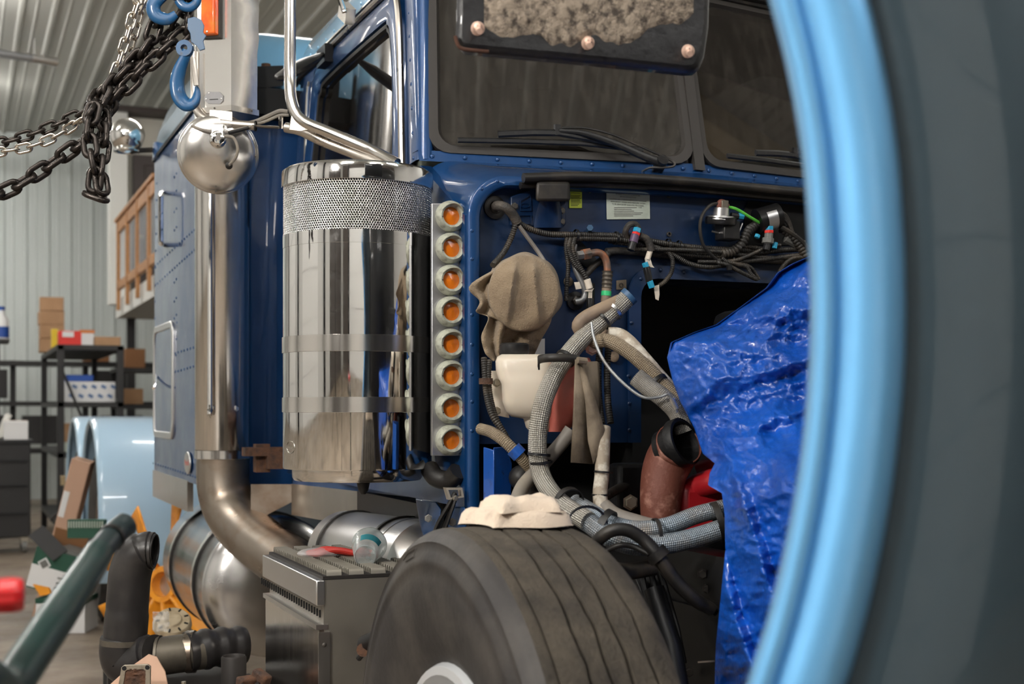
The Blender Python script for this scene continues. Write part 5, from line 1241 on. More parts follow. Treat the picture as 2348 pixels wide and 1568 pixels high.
# refrigerant lines
part(MB().cyl(F_(1322, 586, .05), F_(1336, 584, .05), .012, 6), 'line_nut', 'pipe_grey'); part(MB().cyl(F_(1336, 584, .05), F_(1352, 581, .05), .015, 6), 'line_nut', 'copper_pipe')
part(MB().hose([F_(1350, 582, .05), F_(1370, 579, .05), F_(1384, 586, .05), F_(1391, 602, .05), F_(1393, 624, .05)], .0095, 12), 'refrigerant_pipe', 'copper_pipe')
fr = resample([F_(1393, 622, .05), F_(1391, 660, .05)], .0035); part(MB().tube(fr, [.0125 if i % 3 else .0145 for i in range(len(fr))], 14), 'hose_ferrule', 'pipe_dull')
part(MB().hose([F_(1391, 658, .05), F_(1388, 700, .05), F_(1384, 740, .05), F_(1378, 790, .05)], .0125, 14), 'refrigerant_hose', 'hose_tan')
part(MB().lathe([(.0132, -.006), (.0132, .006)], F_(1390, 673, .05), F_(1391, 660, .05) - F_(1389, 690, .05), 16), 'hose_label', 'label_green')
part(MB().hose([F_(1316, 560, .03), F_(1314, 590, .03), F_(1322, 620, .035), F_(1336, 650, .04), F_(1342, 672, .04), F_(1336, 688, .04), F_(1322, 692, .03)], .009, 12), 'metal_line', 'pipe_grey')
part(MB().hose([F_(1342, 632, .03), F_(1360, 612, .03), F_(1384, 592, .03)], .009, 10), 'metal_line', 'black_rubber')
part(MB().hose([F_(1358, 650, .03), F_(1357, 700, .03), F_(1356, 740, .03)], .007, 8), 'metal_line', 'black_rubber')
part(MB().prism([F_(x, y) for x, y in ((1310, 546), (1322, 544), (1370, 600), (1345, 615), (1310, 590))], V(0, -.006, 0)), 'line_clamp', 'black_metal')
part(MB().lathe([(.024, 0), (.024, .006), (.018, .008), (.001, .008)], F_(1318, 690), (0, -1, 0), 24), 'pass_through_plate', 'black_rubber')
part(MB().lathe([(.014, 0), (.014, .02), (.010, .024), (.001, .024)], F_(1318, 690), (0, -1, 0), 6), 'pass_through_nut', 'bolt_dark')
part(MB().lathe([(.0125, 0), (.0125, .006), (.008, .008), (.001, .008)], F_(1302, 646), (0, -1, 0), 16), 'pass_through_plate', 'shield_brown')
part(MB().lathe([(.014, 0), (.014, .012), (.008, .016), (.001, .016)], F_(1404, 818), (0, -1, 0), 16), 'pass_through_plate', 'hose_tan')

# ---- hoses in front of the firewall (pixel, pixel, distance)
def hz_(pts, r, material, name='coolant_hose', n=16):
    return part(MB().hose([P(x, y, d) for x, y, d in pts], r, n, step=.006), name, material)
A = hz_([(1440, 682, 3.12), (1410, 710, 3.12), (1345, 766, 3.10), (1296, 822, 3.06), (1262, 880, 3.02), (1240, 945, 3.0), (1232, 1020, 3.0), (1240, 1085, 2.98), (1264, 1130, 2.92), (1296, 1162, 2.84), (1350, 1196, 2.78)], .0215, 'braid_silver')
e0, e1 = P(1446, 676, 3.12), P(1430, 691, 3.12)
MB().lathe([(.0205, 0), (.0225, 0), (.0225, .012), (.0205, .012)], e0, e1 - e0, 24).build('hose_end', 'tag_blue', A)
hz_([(1296, 1162, 2.86), (1350, 1198, 2.79), (1400, 1232, 2.76), (1460, 1250, 2.75), (1540, 1245, 2.76), (1610, 1228, 2.78), (1680, 1204, 2.8)], .0215, 'braid_blue')
hz_([(1318, 1152, 2.9), (1352, 1172, 2.86), (1400, 1200, 2.82), (1460, 1214, 2.8), (1530, 1206, 2.8), (1600, 1180, 2.82), (1690, 1158, 2.84)], .019, 'braid_blue')
hz_([(1385, 1160, 2.92), (1410, 1180, 2.9), (1450, 1194, 2.88), (1510, 1208, 2.86), (1560, 1200, 2.86)], .017, 'hose_grey')
hz_([(1360, 1290, 2.72), (1400, 1305, 2.74), (1440, 1310, 2.76), (1500, 1300, 2.78)], .018, 'conduit')
hz_([(1334, 762, 3.12), (1326, 748, 3.1), (1332, 736, 3.1), (1352, 722, 3.1), (1390, 704, 3.11), (1420, 690, 3.13)], .016, 'hose_tan')
hz_([(1350, 790, 3.14), (1372, 782, 3.1), (1400, 783, 3.08), (1440, 806, 3.06), (1480, 840, 3.04), (1520, 880, 3.02), (1560, 920, 3.0)], .0165, 'braid_beige')
hz_([(1395, 766, 3.1), (1420, 768, 3.1), (1445, 786, 3.08), (1475, 820, 3.07), (1515, 866, 3.05), (1550, 905, 3.02)], .0165, 'taped_hose')
hz_([(1458, 864, 3.0), (1490, 890, 2.99), (1520, 912, 2.98), (1552, 945, 2.98), (1570, 990, 2.98)], .0215, 'mesh_sleeve')
hz_([(1310, 985, 3.04), (1292, 1010, 3.04), (1262, 1045, 3.04), (1225, 1085, 3.03), (1196, 1120, 3.0), (1182, 1165, 2.96), (1182, 1200, 2.94)], .0165, 'hose_grey')
hz_([(1102, 983, 3.1), (1125, 990, 3.06), (1150, 1006, 3.03), (1178, 1032, 3.02), (1205, 1062, 3.03), (1226, 1085, 3.06)], .0135, 'braid_beige')
hz_([(1384, 980, 3.0), (1382, 1030, 2.98), (1380, 1090, 2.96), (1376, 1130, 2.94), (1380, 1165, 2.92), (1395, 1180, 2.91)], .0165, 'taped_hose', 'wrapped_hose')
hz_([(1362, 1250, 2.72), (1378, 1232, 2.70), (1405, 1216, 2.69), (1440, 1216, 2.69), (1476, 1238, 2.69), (1510, 1275, 2.68), (1550, 1330, 2.68), (1590, 1370, 2.68), (1632, 1398, 2.70)], .0135, 'black_rubber', 'black_hose')
hz_([(1490, 1262, 2.70), (1520, 1300, 2.70), (1555, 1345, 2.70), (1600, 1384, 2.70), (1640, 1400, 2.72)], .011, 'black_rubber', 'black_hose')
hz_([(1392, 1262, 2.71), (1420, 1250, 2.70), (1450, 1252, 2.70), (1488, 1270, 2.69)], .006, 'black_rubber', 'black_hose')
hz_([(1385, 1140, 3.0), (1420, 1120, 3.05), (1460, 1105, 3.1), (1520, 1095, 3.15)], .011, 'conduit', 'wiring_conduit')
hz_([(1205, 1158, 3.0), (1225, 1150, 3.0), (1255, 1152, 3.0), (1270, 1160, 3.0)], .014, 'hose_tan', 'short_hose'); hz_([(1240, 1148, 2.98), (1262, 1146, 2.98), (1290, 1158, 2.97)], .013, 'taped_hose', 'short_hose')
part(MB().conduit([P(1110, 820, 3.14), P(1112, 860, 3.13), P(1116, 905, 3.12), P(1128, 950, 3.1), P(1150, 985, 3.1), P(1166, 1012, 3.1)], .0082), 'wiring_conduit', 'conduit')
part(MB().conduit([P(1122, 825, 3.14), P(1120, 870, 3.13), P(1126, 920, 3.12), P(1140, 965, 3.1), P(1164, 1006, 3.1)], .0075), 'wiring_conduit', 'conduit')
for x in (1376, 1396): part(MB().conduit([P(x, 780, 3.18), P(x - 4, 850, 3.16), P(x - 2, 920, 3.14), P(x + 4, 970, 3.12)], .0085), 'wiring_conduit', 'conduit')
part(MB().hose([P(1356, 740, 3.05), P(1362, 775, 3.03), P(1380, 820, 3.0), P(1410, 860, 2.97), P(1450, 896, 2.95), P(1480, 912, 2.94), P(1512, 910, 2.94), P(1532, 904, 2.94), P(1542, 920, 2.94), P(1552, 946, 2.94)], .0035, 7), 'sensor_wire', 'pipe_grey')
part(MB().cyl(P(1540, 914, 2.94), P(1551, 938, 2.94), .006, 8), 'sensor_tip', 'aluminium')
# clamps and ties on the hoses
def ring(px, py, d, direction, r, w, material='black_rubber', name='hose_clamp', rz=1.0):
    part(MB().lathe([(r, -w / 2), (r + .003, -w / 2), (r + .003, w / 2), (r, w / 2)], P(px, py, d), direction, 22), name, material)
def seg_dir(a, b): return P(*b) - P(*a)
ring(1297, 822, 3.06, seg_dir((1345, 766, 3.1), (1262, 880, 3.02)), .0222, .008, 'black_plastic', 'cable_tie')
ring(1382, 735, 3.11, seg_dir((1410, 710, 3.12), (1345, 766, 3.1)), .0222, .006, 'black_plastic', 'cable_tie')
ring(1408, 712, 3.12, seg_dir((1430, 691, 3.12), (1345, 766, 3.1)), .0222, .007, 'aluminium', 'hose_clamp')
ring(1236, 1042, 2.99, V(.1, 0, 1), .0235, .006, 'black_plastic', 'cable_tie'); ring(1241, 1060, 2.99, V(-.1, 0, 1), .0235, .006, 'black_plastic', 'cable_tie')
ring(1184, 1036, 3.02, seg_dir((1150, 1006, 3.03), (1205, 1062, 3.03)), .0155, .022, 'bright_blue', 'blue_collar')
ring(1304, 1152, 2.86, seg_dir((1264, 1130, 2.92), (1350, 1196, 2.78)), .031, .016)
ring(1388, 1206, 2.79, seg_dir((1350, 1190, 2.8), (1420, 1225, 2.77)), .034, .016)
ring(1504, 1228, 2.78, seg_dir((1460, 1232, 2.75), (1560, 1226, 2.77)), .034, .007)
ring(1648, 1196, 2.80, seg_dir((1600, 1206, 2.8), (1690, 1180, 2.8)), .04, .014)
ring(1508, 1272, 2.685, seg_dir((1476, 1238, 2.69), (1550, 1330, 2.68)), .02, .02)
ring(1535, 878, 3.03, seg_dir((1500, 850, 3.04), (1560, 915, 3.0)), .026, .009, 'black_plastic', 'cable_tie') if False else None
ring(1506, 878, 3.02, seg_dir((1480, 840, 3.04), (1540, 915, 3.0)), .024, .009, 'black_plastic', 'cable_tie')
ring(1378, 1134, 2.94, V(0, 0, 1), .018, .004, 'black_plastic', 'cable_tie'); ring(1384, 1082, 2.96, V(.1, 0, 1), .019, .004, 'black_plastic', 'cable_tie')
part(MB().tube([P(1346 + 46 * math.cos(i * PI / 12), 1205 + 44 * math.sin(i * PI / 12), 2.75 + .02 * math.cos(i * PI / 12)) for i in range(24)], .003, 6, closed=True), 'cable_tie', 'black_plastic')
# pipe clamp on the firewall edge
part(MB().lathe([(.013, -.007), (.0165, -.007), (.0165, .007), (.013, .007)], P(1114, 874, 3.12), V(0, 0, 1), 18), 'pipe_clamp', 'rusty_iron')

# ---- expansion tank
def ring_rr(x0, x1, y, d0, d1, r=.02):
    c = [P(x0, y, d0), P(x1, y, d0)]; out = []
    a, b = P(x0, y, d0), P(x1, y, d0); e = (P(x0, y, d1) - P(x0, y, d0)); w = (b - a)
    L = w.length; D = e.length
    for u, v in rrect(0, 0, L, D, min(r, L * .45, D * .45), 4): out.append(a + w.normalized() * u + e.normalized() * v)
    return out
tw_ = MB(); rows = [ring_rr(1150, 1246, 812, 3.10, 3.2, .03), ring_rr(1140, 1262, 818, 3.08, 3.2, .03), ring_rr(1136, 1268, 828, 3.07, 3.2, .03), ring_rr(1137, 1268, 850, 3.075, 3.2, .03), ring_rr(1142, 1268, 866, 3.07, 3.2, .03), ring_rr(1150, 1268, 880, 3.07, 3.2, .03),
                    ring_rr(1152, 1268, 920, 3.07, 3.2, .03), ring_rr(1160, 1268, 944, 3.08, 3.2, .03), ring_rr(1172, 1268, 955, 3.09, 3.2, .03), ring_rr(1200, 1268, 960, 3.10, 3.2, .03), ring_rr(1206, 1268, 980, 3.10, 3.2, .03), ring_rr(1216, 1262, 990, 3.12, 3.19, .02)]
tw_.grid(rows, closed=True); n = len(rows[0]); tw_.f += [tuple(range(n)), tuple(len(tw_.v) - 1 - i for i in range(n))]
ET = part(tw_, 'expansion_tank', 'tank_white', angle=60)
tp = MB(); rows = [ring_rr(1262, 1352, 820, 3.09, 3.2, .03), ring_rr(1258, 1358, 830, 3.08, 3.2, .03), ring_rr(1258, 1352, 880, 3.08, 3.2, .03), ring_rr(1258, 1340, 930, 3.08, 3.2, .03), ring_rr(1258, 1326, 968, 3.09, 3.2, .03), ring_rr(1258, 1298, 990, 3.1, 3.2, .02)]
tp.grid(rows, closed=True); tp.f += [tuple(range(n)), tuple(len(tp.v) - 1 - i for i in range(n))]
tp.build('coolant_half', 'tank_pink', ET, angle=60)
fl = MB().prism([P(1128, 850, 3.18), P(1150, 850, 3.18), P(1168, 958, 3.18), P(1130, 950, 3.18), P(1124, 900, 3.18)], V(0, .01, 0)); fl.build('mounting_flange', 'tank_white', ET)
cp = MB().lathe([(.034, 0), (.035, .003), (.035, .022), (.031, .026), (.001, .026)], P(1179, 812, 3.14), (0, 0, 1), 30); cp.build('filler_cap', 'black_plastic', ET)
for px, py in ((1138, 878), (1139, 942)): bolt(P(px, py, 3.165), (0, -1, 0), .008, ET, 'bolt_zinc')
bolt(P(1357, 800, 3.12), (-.2, -1, 0), .012, TR, 'bolt_pink')
part(MB().box(P(1356, 799, 3.13), (.022, .02, .014)), 'red_cap', 'connector_red', bevel=.003)
# rubber strap across the hose and the folded heat shield
sp0 = [P(1236, 838, 3.02), P(1236, 824, 3.02), P(1260, 820, 2.99), P(1300, 820, 2.99), P(1328, 824, 3.01)]
stp = MB(); stp.grid([[p + V(0, 0, .009) for p in catmull(sp0, 5)], [p + V(0, 0, -.010) for p in catmull(sp0, 5)]]); part(stp, 'rubber_strap', 'black_rubber', solid=.005)
hsd = MB()
hsd.grid([[P(1320, 824, 2.99), P(1342, 830, 3.02), P(1366, 828, 3.06), P(1372, 832, 3.09)], [P(1316, 940, 2.97), P(1344, 930, 3.0), P(1370, 925, 3.06), P(1376, 930, 3.09)], [P(1310, 1060, 2.95), P(1338, 1062, 2.97), P(1352, 1063, 2.98), P(1366, 1064, 3.0)]])
part(hsd, 'heat_shield', 'shield_brown', angle=50, solid=.005)
hs2 = MB(); hs2.grid([[P(1326, 832, 3.0), P(1334, 832, 3.0)], [P(1342, 920, 2.985), P(1362, 905, 2.99)], [P(1348, 1010, 2.97), P(1386, 985, 2.98)], [P(1360, 1064, 2.96), P(1376, 1030, 2.97)]])
part(hs2, 'heat_shield_flap', 'shield_brown', angle=50, solid=.004)
part(MB().cyl(P(1324, 826, 2.98), P(1344, 828, 2.99), .008, 8), 'strap_bolt', 'shield_brown')

# ---- reddish turbo pipe with open mouth, red engine casting
mth = P(1570, 1012, 2.93); dirm = V(.40, -.80, .32).normalized()
tpth = catmull([P(1514, 1215, 2.95), P(1515, 1140, 2.95), P(1524, 1082, 2.965), P(1543, 1040, 2.97), mth - dirm * .015], 8)
tb = part(MB().tube(tpth, [.040 + .012 * min(1, i / 20) for i in range(len(tpth))], 32, caps=False), 'turbo_pipe', 'rust_red', solid=.003)
MB().lathe([(.050, -.02), (.056, -.018), (.056, .0), (.054, .003), (.047, .003), (.045, -.03), (.043, -.06), (.001, -.065)], mth, dirm, 40).build('pipe_mouth', 'engine_black', tb)
bolt(P(1534, 1083, 2.93), (-.6, -1, 0), .008, tb, 'aluminium')
rb = MB(); rb.hose([P(1575, 1130, 3.0), P(1605, 1112, 2.98), P(1650, 1100, 2.95), P(1700, 1098, 2.95)], .028, 14); part(rb, 'engine_manifold', 'engine_red')
part(MB().box(P(1600, 1165, 3.02), (.14, .1, .12)), 'engine_casting', 'engine_red', bevel=.02)
part(MB().hose([P(1600, 1080, 3.03), P(1630, 1070, 3.02), P(1660, 1080, 3.0)], .02, 10), 'engine_manifold', 'engine_red')
# the engine block and the dark steel below, under the tarpaulin
eb = MB().box((1.98, 2.35, 1.12), (0.62, 1.25, 0.56)); EB = part(eb, 'engine_block', 'engine_black', bevel=.03)
MB().box((1.98, 2.35, 1.44), (0.44, 1.15, 0.16)).build('valve_cover', 'engine_black', EB, bevel=.03)
op = MB().box((1.96, 2.3, .70), (0.42, 1.1, 0.3)).build('oil_pan', 'engine_black', EB, bevel=.02)
fm = MB().box((0, 0, 0), (.008, .012, .26)).mesh('rib', 'engine_black')
for i in range(34): place('rib', fm, EB, Matrix.Translation((1.742, 1.80 + i * .03, .72)))
for px, py in ((1610, 1316), (1622, 1350), (1580, 1540)): bolt(P(px, py, 2.85), (-.4, -1, 0), .009, EB, 'bolt_dark')
part(MB().box(P(1450, 1130, 3.1), (.10, .06, .14)), 'pump_body', 'engine_black', bevel=.01); bolt(P(1445, 1152, 3.03), (-.2, -1, 0), .014, TR, 'bolt_zinc')
part(MB().hexa([P(1440, 1290, 2.9), P(1500, 1290, 2.9), P(1560, 1480, 2.8), P(1520, 1480, 2.8)], [P(1440, 1290, 2.93), P(1500, 1290, 2.93), P(1560, 1480, 2.83), P(1520, 1480, 2.83)]), 'spring_hanger', 'black_metal', bevel=.003)
for i in range(3): part(MB().tube([P(1470 + i * 22, 1310, 2.86), P(1500 + i * 26, 1440, 2.8), P(1520 + i * 24, 1520, 2.76)], .007, 8), 'brake_line', 'black_metal')
part(MB().hexa([P(1600, 1520, 2.7), P(1660, 1516, 2.7), P(1660, 1512, 2.7), P(1600, 1516, 2.7)], [P(1600, 1520, 2.8), P(1660, 1516, 2.8), P(1660, 1512, 2.8), P(1600, 1516, 2.8)]), 'mount_plate', 'stainless_dull')
part(MB().sphere(P(1195, 1095, 3.12), .03, 12, 8), 'horn_valve', 'black_rubber'); part(MB().tube(catmull([P(1240, 1085, 3.08), P(1222, 1120, 3.06), P(1225, 1150, 3.05)], 4), .02, 10), 'foam_sleeve', 'harness')
part(MB().tube(catmull([P(985, 1075, 3.35), P(1000, 1095, 3.32), P(1030, 1100, 3.3), P(1050, 1080, 3.28)], 5), .024, 12), 'intake_boot', 'black_rubber')

# ---- tilted hood: wheel-arch fender in front, black underside piece above the windshield
arch = [(1380, -900), (1520, -640), (1630, -420), (1700, -270), (1745, -160), (1762, -80), (1782, 0), (1806, 90), (1826, 180), (1843, 270), (1857, 370), (1866, 480), (1872, 600), (1874, 720), (1870, 850), (1860, 970), (1845, 1090), (1826, 1200), (1803, 1310), (1775, 1420), (1744, 1520), (1722, 1590), (1690, 1690), (1620, 1860), (1520, 2060)]
HD = 1.12
ctr = catmull([P(x, y, HD) for x, y in arch], 4)
vw = V(SA, CA, 0)
# (outward, towards viewer) section of the rolled lip and of the outer skin, in metres
lip_s = [(.010, -.05), (.0, -.02), (0.0, -.004), (.003, .003), (.009, .005), (.014, .003), (.0165, -.001), (.019, -.001), (.022, .004), (.030, .012), (.042, .0175), (.054, .018), (.064, .013), (.071, .004), (.074, -.002)]
skin_s = [(.074, -.002), (.076, -.004), (.079, -.003), (.084, -.001), (.095, .003), (.115, .008), (.14, .012), (.18, .012), (.24, .0), (.32, -.03), (.40, -.08), (.44, -.14)]
def sweep(sec, name, material, parent):
    rows = []; sec = [(p.x, p.y) for p in catmull([V(a, b, 0) for a, b in sec], 4)]
    for i, p in enumerate(ctr):
        a = ctr[max(0, i - 1)]; b = ctr[min(len(ctr) - 1, i + 1)]; t = (b - a).normalized()
        e1 = t.cross(vw).normalized()
        if e1.dot(V(CA, -SA, 0)) < 0: e1 = -e1
        rows.append([p + e1 * o - vw * q for o, q in sec])
    return MB().grid(rows).build(name, material, parent, angle=70, solid=.003)
HO = sweep(skin_s, 'tilted_hood', 'fender_dark', TR)
HO['label'] = 'dark glossy outer skin of the tilted hood'
LI = sweep(lip_s, 'wheel_arch_lip', 'fender_blue', HO)
LI['label'] = 'light blue rolled lip of the wheel arch'
# the rest of the tilted hood: a big dark shell standing in front of the engine bay, outside the frame
rows = []
for z, k in ((.35, 0), (.9, .03), (1.5, .04), (2.1, .0), (2.6, -.12)):
    rows.append([V(.98 - .0, .86 + k, z), V(1.10, .90 + k, z), V(1.5, .97 + k, z), V(1.95, 1.0 + k, z), V(2.4, .97 + k, z), V(2.8, .90 + k, z), V(2.95, .80 + k, z)])
MB().grid(rows).build('hood_shell', 'undercoat', HO, angle=60, solid=.02)
# two braces tie the underside piece above the windshield to the hood shell
for px in (1130, 1560):
    a_ = P(px, -250, 2.42); MB().tube([a_, a_ + V(.02, -.35, .12), V(a_.x + .05, 1.0, 2.60)], .022, 8).build('hood_brace', 'undercoat', HO)
# black piece of the hood underside
d1 = 2.35
ol = [(1052, -330), (1046, 40), (1044, 84), (1050, 104), (1064, 114), (1120, 120), (1300, 136), (1480, 154), (1570, 164), (1592, 163), (1606, 152), (1616, 128), (1626, 60), (1640, -330)]
pol = [P(x, y, d1 + (x - 1044) / 580 * .12) for x, y in ol]
HU = part(MB().prism(pol, vw * .045), 'hood_underside', 'undercoat', bevel=.012)
cen = P(1330, -60, d1 + .05)
rim = [p - vw * .004 for p in pol]; MB().tube(catmull(rim[2:6], 3), .0035, 8).build('rusty_edge', 'rust_edge', HU)
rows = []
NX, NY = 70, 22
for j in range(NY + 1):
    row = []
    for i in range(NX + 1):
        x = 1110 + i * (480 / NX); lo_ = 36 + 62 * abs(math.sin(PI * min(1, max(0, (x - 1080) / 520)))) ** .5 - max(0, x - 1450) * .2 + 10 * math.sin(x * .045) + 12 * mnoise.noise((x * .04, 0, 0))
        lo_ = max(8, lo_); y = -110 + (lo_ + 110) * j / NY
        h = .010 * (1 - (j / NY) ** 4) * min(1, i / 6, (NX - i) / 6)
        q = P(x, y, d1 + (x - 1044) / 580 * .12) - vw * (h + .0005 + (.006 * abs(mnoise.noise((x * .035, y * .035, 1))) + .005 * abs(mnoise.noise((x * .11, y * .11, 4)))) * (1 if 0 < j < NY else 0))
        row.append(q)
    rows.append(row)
MB().grid(rows).build('lit_gravel_patch', 'lit_gravel_coat', HU, angle=60)  # grainy patch, paler and shaped as the lit part of the underside
for px, py in ((1095, 66), (1347, 99), (1577, 118)):
    MB().lathe([(.012, 0), (.013, .002), (.010, .006), (.0085, .014), (.006, .018), (.001, .019)], P(px, py, d1 + (px - 1044) / 580 * .12), -vw, 16).build('washer', 'bolt_pink', HU)
    MB().cyl(P(px, py, d1 + (px - 1044) / 580 * .12 - .008), P(px + 5, py + 6, d1 + (px - 1044) / 580 * .12 - .03), .0055, 10).build('stud', 'bolt_pink', HU)

# ================================================================== LOOSE THINGS ON THE TRUCK
# blue tarpaulin over the engine
left = [(560, 1900), (585, 1862), (605, 1815), (625, 1782), (660, 1756), (700, 1702), (745, 1640), (762, 1590), (785, 1538), (820, 1530), (870, 1542), (920, 1560), (980, 1592), (1040, 1612), (1062, 1640), (1085, 1628), (1112, 1624), (1130, 1656), (1180, 1662), (1260, 1664), (1340, 1656), (1400, 1650), (1480, 1642), (1600, 1638)]
def left_x(y):
    for (a, xa), (b, xb) in zip(left, left[1:]):
        if a <= y <= b: return xa + (xb - xa) * (y - a) / (b - a)
    return left[-1][1]
def crease(x, y, z, p=1.0):
    """sharp valley-and-ridge crumple from the distance to random cells"""
    d, _ = mnoise.voronoi((x, y, z)); return (d[1] - d[0]) ** p
def fold(x, y):
    """height towards the viewer in metres, folds run from upper right to lower left, then hang"""
    s = (x - 1500) * .38 + (y - 560) * .92          # across the sloping folds
    w = 60 * mnoise.noise((x * .0045, y * .0045, 2.0)) + 16 * mnoise.noise((x * .016, y * .016, 5.0))
    f = ((s + w) / 128) % 1.0
    h = .075 * (f ** 2.2 if f < .82 else (.82 ** 2.2) * (1 - f) / .18) * (.55 + 1.3 * abs(mnoise.noise((x * .005, y * .005, 8.0))))
    v = (x - 1500) * .95 - (y - 1100) * .30 + 40 * mnoise.noise((x * .006, y * .003, 9.0))
    g = (v / 105) % 1.0; g = .085 * (g ** 1.6 if g < .8 else (.8 ** 1.6) * (1 - g) / .2)
    k = min(1, max(0, (y - 1000) / 170))
    h = h * (1 - k) + g * k
    h -= .034 * crease(x * .0105 + .15 * mnoise.noise((x * .02, y * .02, 0)), y * .0125, 1.5)
    return h
def fine(x, y): return -.022 * crease(x * .027 + .25 * mnoise.noise((x * .03, y * .03, 6)), y * .031, 4.5) - .0065 * crease(x * .08, y * .075, 9.5)
rows = []
NS, NT = 150, 330
HH = np.zeros((NT + 1, NS + 1)); XX = np.zeros((NT + 1, NS + 1))
for j in range(NT + 1):
    y = 562 + (1640 - 562) * j / NT; xl = left_x(y)
    for i in range(NS + 1):
        u = max(0, i - 8) / (NS - 8); XX[j, i] = x = xl + (2140 - xl) * u ** 1.15; HH[j, i] = fold(x, y)
for _ in range(2):                                  # soften the fold edges a little
    Hp = np.pad(HH, 1, mode='edge'); HH = (2 * HH + Hp[:-2, 1:-1] + Hp[2:, 1:-1] + Hp[1:-1, :-2] + Hp[1:-1, 2:]) / 6
for j in range(NT + 1):
    y = 562 + (1640 - 562) * j / NT; row = []
    kk = min(1, max(0, (y - 900) / 240)); kk = kk * kk * (3 - 2 * kk)
    for i in range(NS + 1):
        x = XX[j, i]
        if i < 8:                                   # the sheet turns back behind its visible edge
            t = (8 - i) / 8; x = x + 26 * t
            d = (2.95 + .17 * t) * (1 - kk) + kk * (1.40 / ray(x, y).x + .06 * t)
        else:
            u = (i - 8) / (NS - 8); edge = min(1, u * 9); bulge = .30 * math.sin(min(1, u * 2.4) * PI / 2)
            d = 2.95 - bulge * .55 + .10 * max(0, (900 - y) / 340)
            d = d * (1 - kk) + kk * 1.40 / ray(x, y).x
            d -= (HH[j, i] + fine(x, y)) * (.25 + .75 * edge)
        row.append(P(x, y, d))
    rows.append(row)
tp_ = MB().grid(rows).build('tarpaulin', 'tarp_blue', None, angle=80, solid=.0015)
tag(tp_, 'crumpled shiny blue tarpaulin draped over the engine', 'tarpaulin')

# tan rag over a round filter flange
rg = thing('shop_rag', 'brown shop rag stretched over a round port in front of the firewall', 'rag', F_(1195, 830, .1))
rcx, rcy = 1201, 672
rows = []
NR, NA = 26, 96
def rag_pt(k, a):
    """k 0..1 disc face, 1..1.25 side wall, then loose skirt"""
    ca, sa = math.cos(a), math.sin(a)
    if k <= 1:
        x, y = rcx + 80 * k * ca, rcy + 86 * k * sa
        h = .15 - .004 * k ** 6
        for cx_, sl, am in ((1172, -.12, .020), (1230, .08, .022)):
            dx = (x - (cx_ + sl * (y - rcy) * 1.2)); h += am * (math.exp(-max(0, dx) / 6) * math.exp(-max(0, -dx) / 26)) * (1 - k ** 6) * min(1, max(0, (y - 590) / 30))
        h += .002 * mnoise.noise((x * .05, y * .05, 0))
        return F_(x, y, h)
    t = (k - 1) / .6
    fl_ = 1 + .03 * math.sin(a * 7) * t + .05 * mnoise.noise((ca * 2, sa * 2, 3.0)) * t
    x, y = rcx + (80 + 6 * t) * ca * fl_, rcy + (86 + 5 * t) * sa * fl_
    h = .145 - .10 * t + .012 * mnoise.noise((x * .03, y * .03, 7)) * t
    return F_(x, y, h)
for j in range(NR + 1):
    k = .02 + 1.58 * (j / NR)
    rows.append([rag_pt(k, 2 * PI * i / NA) for i in range(NA)])
b = MB().grid(rows, closed=True); b.f.append(tuple(range(NA)))
b.build('stretched_cloth', 'rag_tan', rg, angle=70, solid=.002)
def cloth_strip(pl_, pr_, d0, name, amp=.012, freq=.05):
    rows = []
    for t in range(41):
        k = t / 40; a = catmull([V(x, y, 0) for x, y in pl_], 20)[int(k * (len(pl_) - 1) * 20)]; c = catmull([V(x, y, 0) for x, y in pr_], 20)[int(k * (len(pr_) - 1) * 20)]
        row = []
        for i in range(31):
            q = a.lerp(c, i / 30); w = amp * math.sin(i * .26 + k * 2.5 + mnoise.noise((q.x * .02, q.y * .02, 1)) * 3) + amp * mnoise.noise((q.x * freq, q.y * freq, 2))
            row.append(F_(q.x, q.y, d0 + w + .01 * math.sin(k * PI)))
        rows.append(row)
    return MB().grid(rows).build(name, 'rag_tan', rg, angle=70, solid=.002)
cloth_strip([(1148, 610), (1076, 656), (1100, 690), (1092, 715), (1120, 728), (1104, 770), (1112, 808), (1132, 828)], [(1160, 630), (1135, 660), (1140, 700), (1150, 730), (1160, 745), (1150, 780), (1148, 800), (1150, 818)], .105, 'hanging_corner')
cloth_strip([(1150, 725), (1140, 760), (1138, 790), (1150, 808)], [(1268, 700), (1262, 740), (1240, 780), (1226, 812)], .085, 'hanging_corner', .010)
# folded cream rag on the tyre
fr_ = thing('folded_rag', 'folded cream cotton rag lying on top of the front tyre', 'rag', PZ(1205, 1230, 1.06))
def pad(x0, x1, y0, y1, z0, th, name, seed):
    rows = []; n = 22
    base = lambda x, y: 0.53 + math.sqrt(max(0.0, .5325 ** 2 - (y - WY) ** 2))
    for j in range(n + 1):
        row = []
        for i in range(n + 1):
            u, v = i / n, j / n
            wob = .008 * mnoise.noise((u * 3, v * 3, seed))
            x = x0 + (x1 - x0) * u + .010 * math.sin(v * 5 + seed) ; y = y0 + (y1 - y0) * v + .008 * math.sin(u * 6 + seed)
            e = min(1, 5 * min(u, 1 - u, v, 1 - v)); prof = math.sqrt(max(0, 1 - (1 - e) ** 2))
            row.append(V(x, y, base(x, y) + z0 + th * prof * (1 + .25 * mnoise.noise((u * 5, v * 5, seed + 3))) + wob * prof))
        rows.append(row)
    b = MB().grid(rows)
    rows2 = [[V(p.x, p.y, base(p.x, p.y) + z0 + .0005) for p in r] for r in rows]; b.grid([list(reversed(r)) for r in rows2])
    for e in (0, n): b.grid([rows[e], rows2[e]]); b.grid([[r[e] for r in rows], [r[e] for r in rows2]])
    b.build(name, 'rag_cream', fr_, angle=80)
rx0, rx1 = WX0 + .068, WX0 + .225
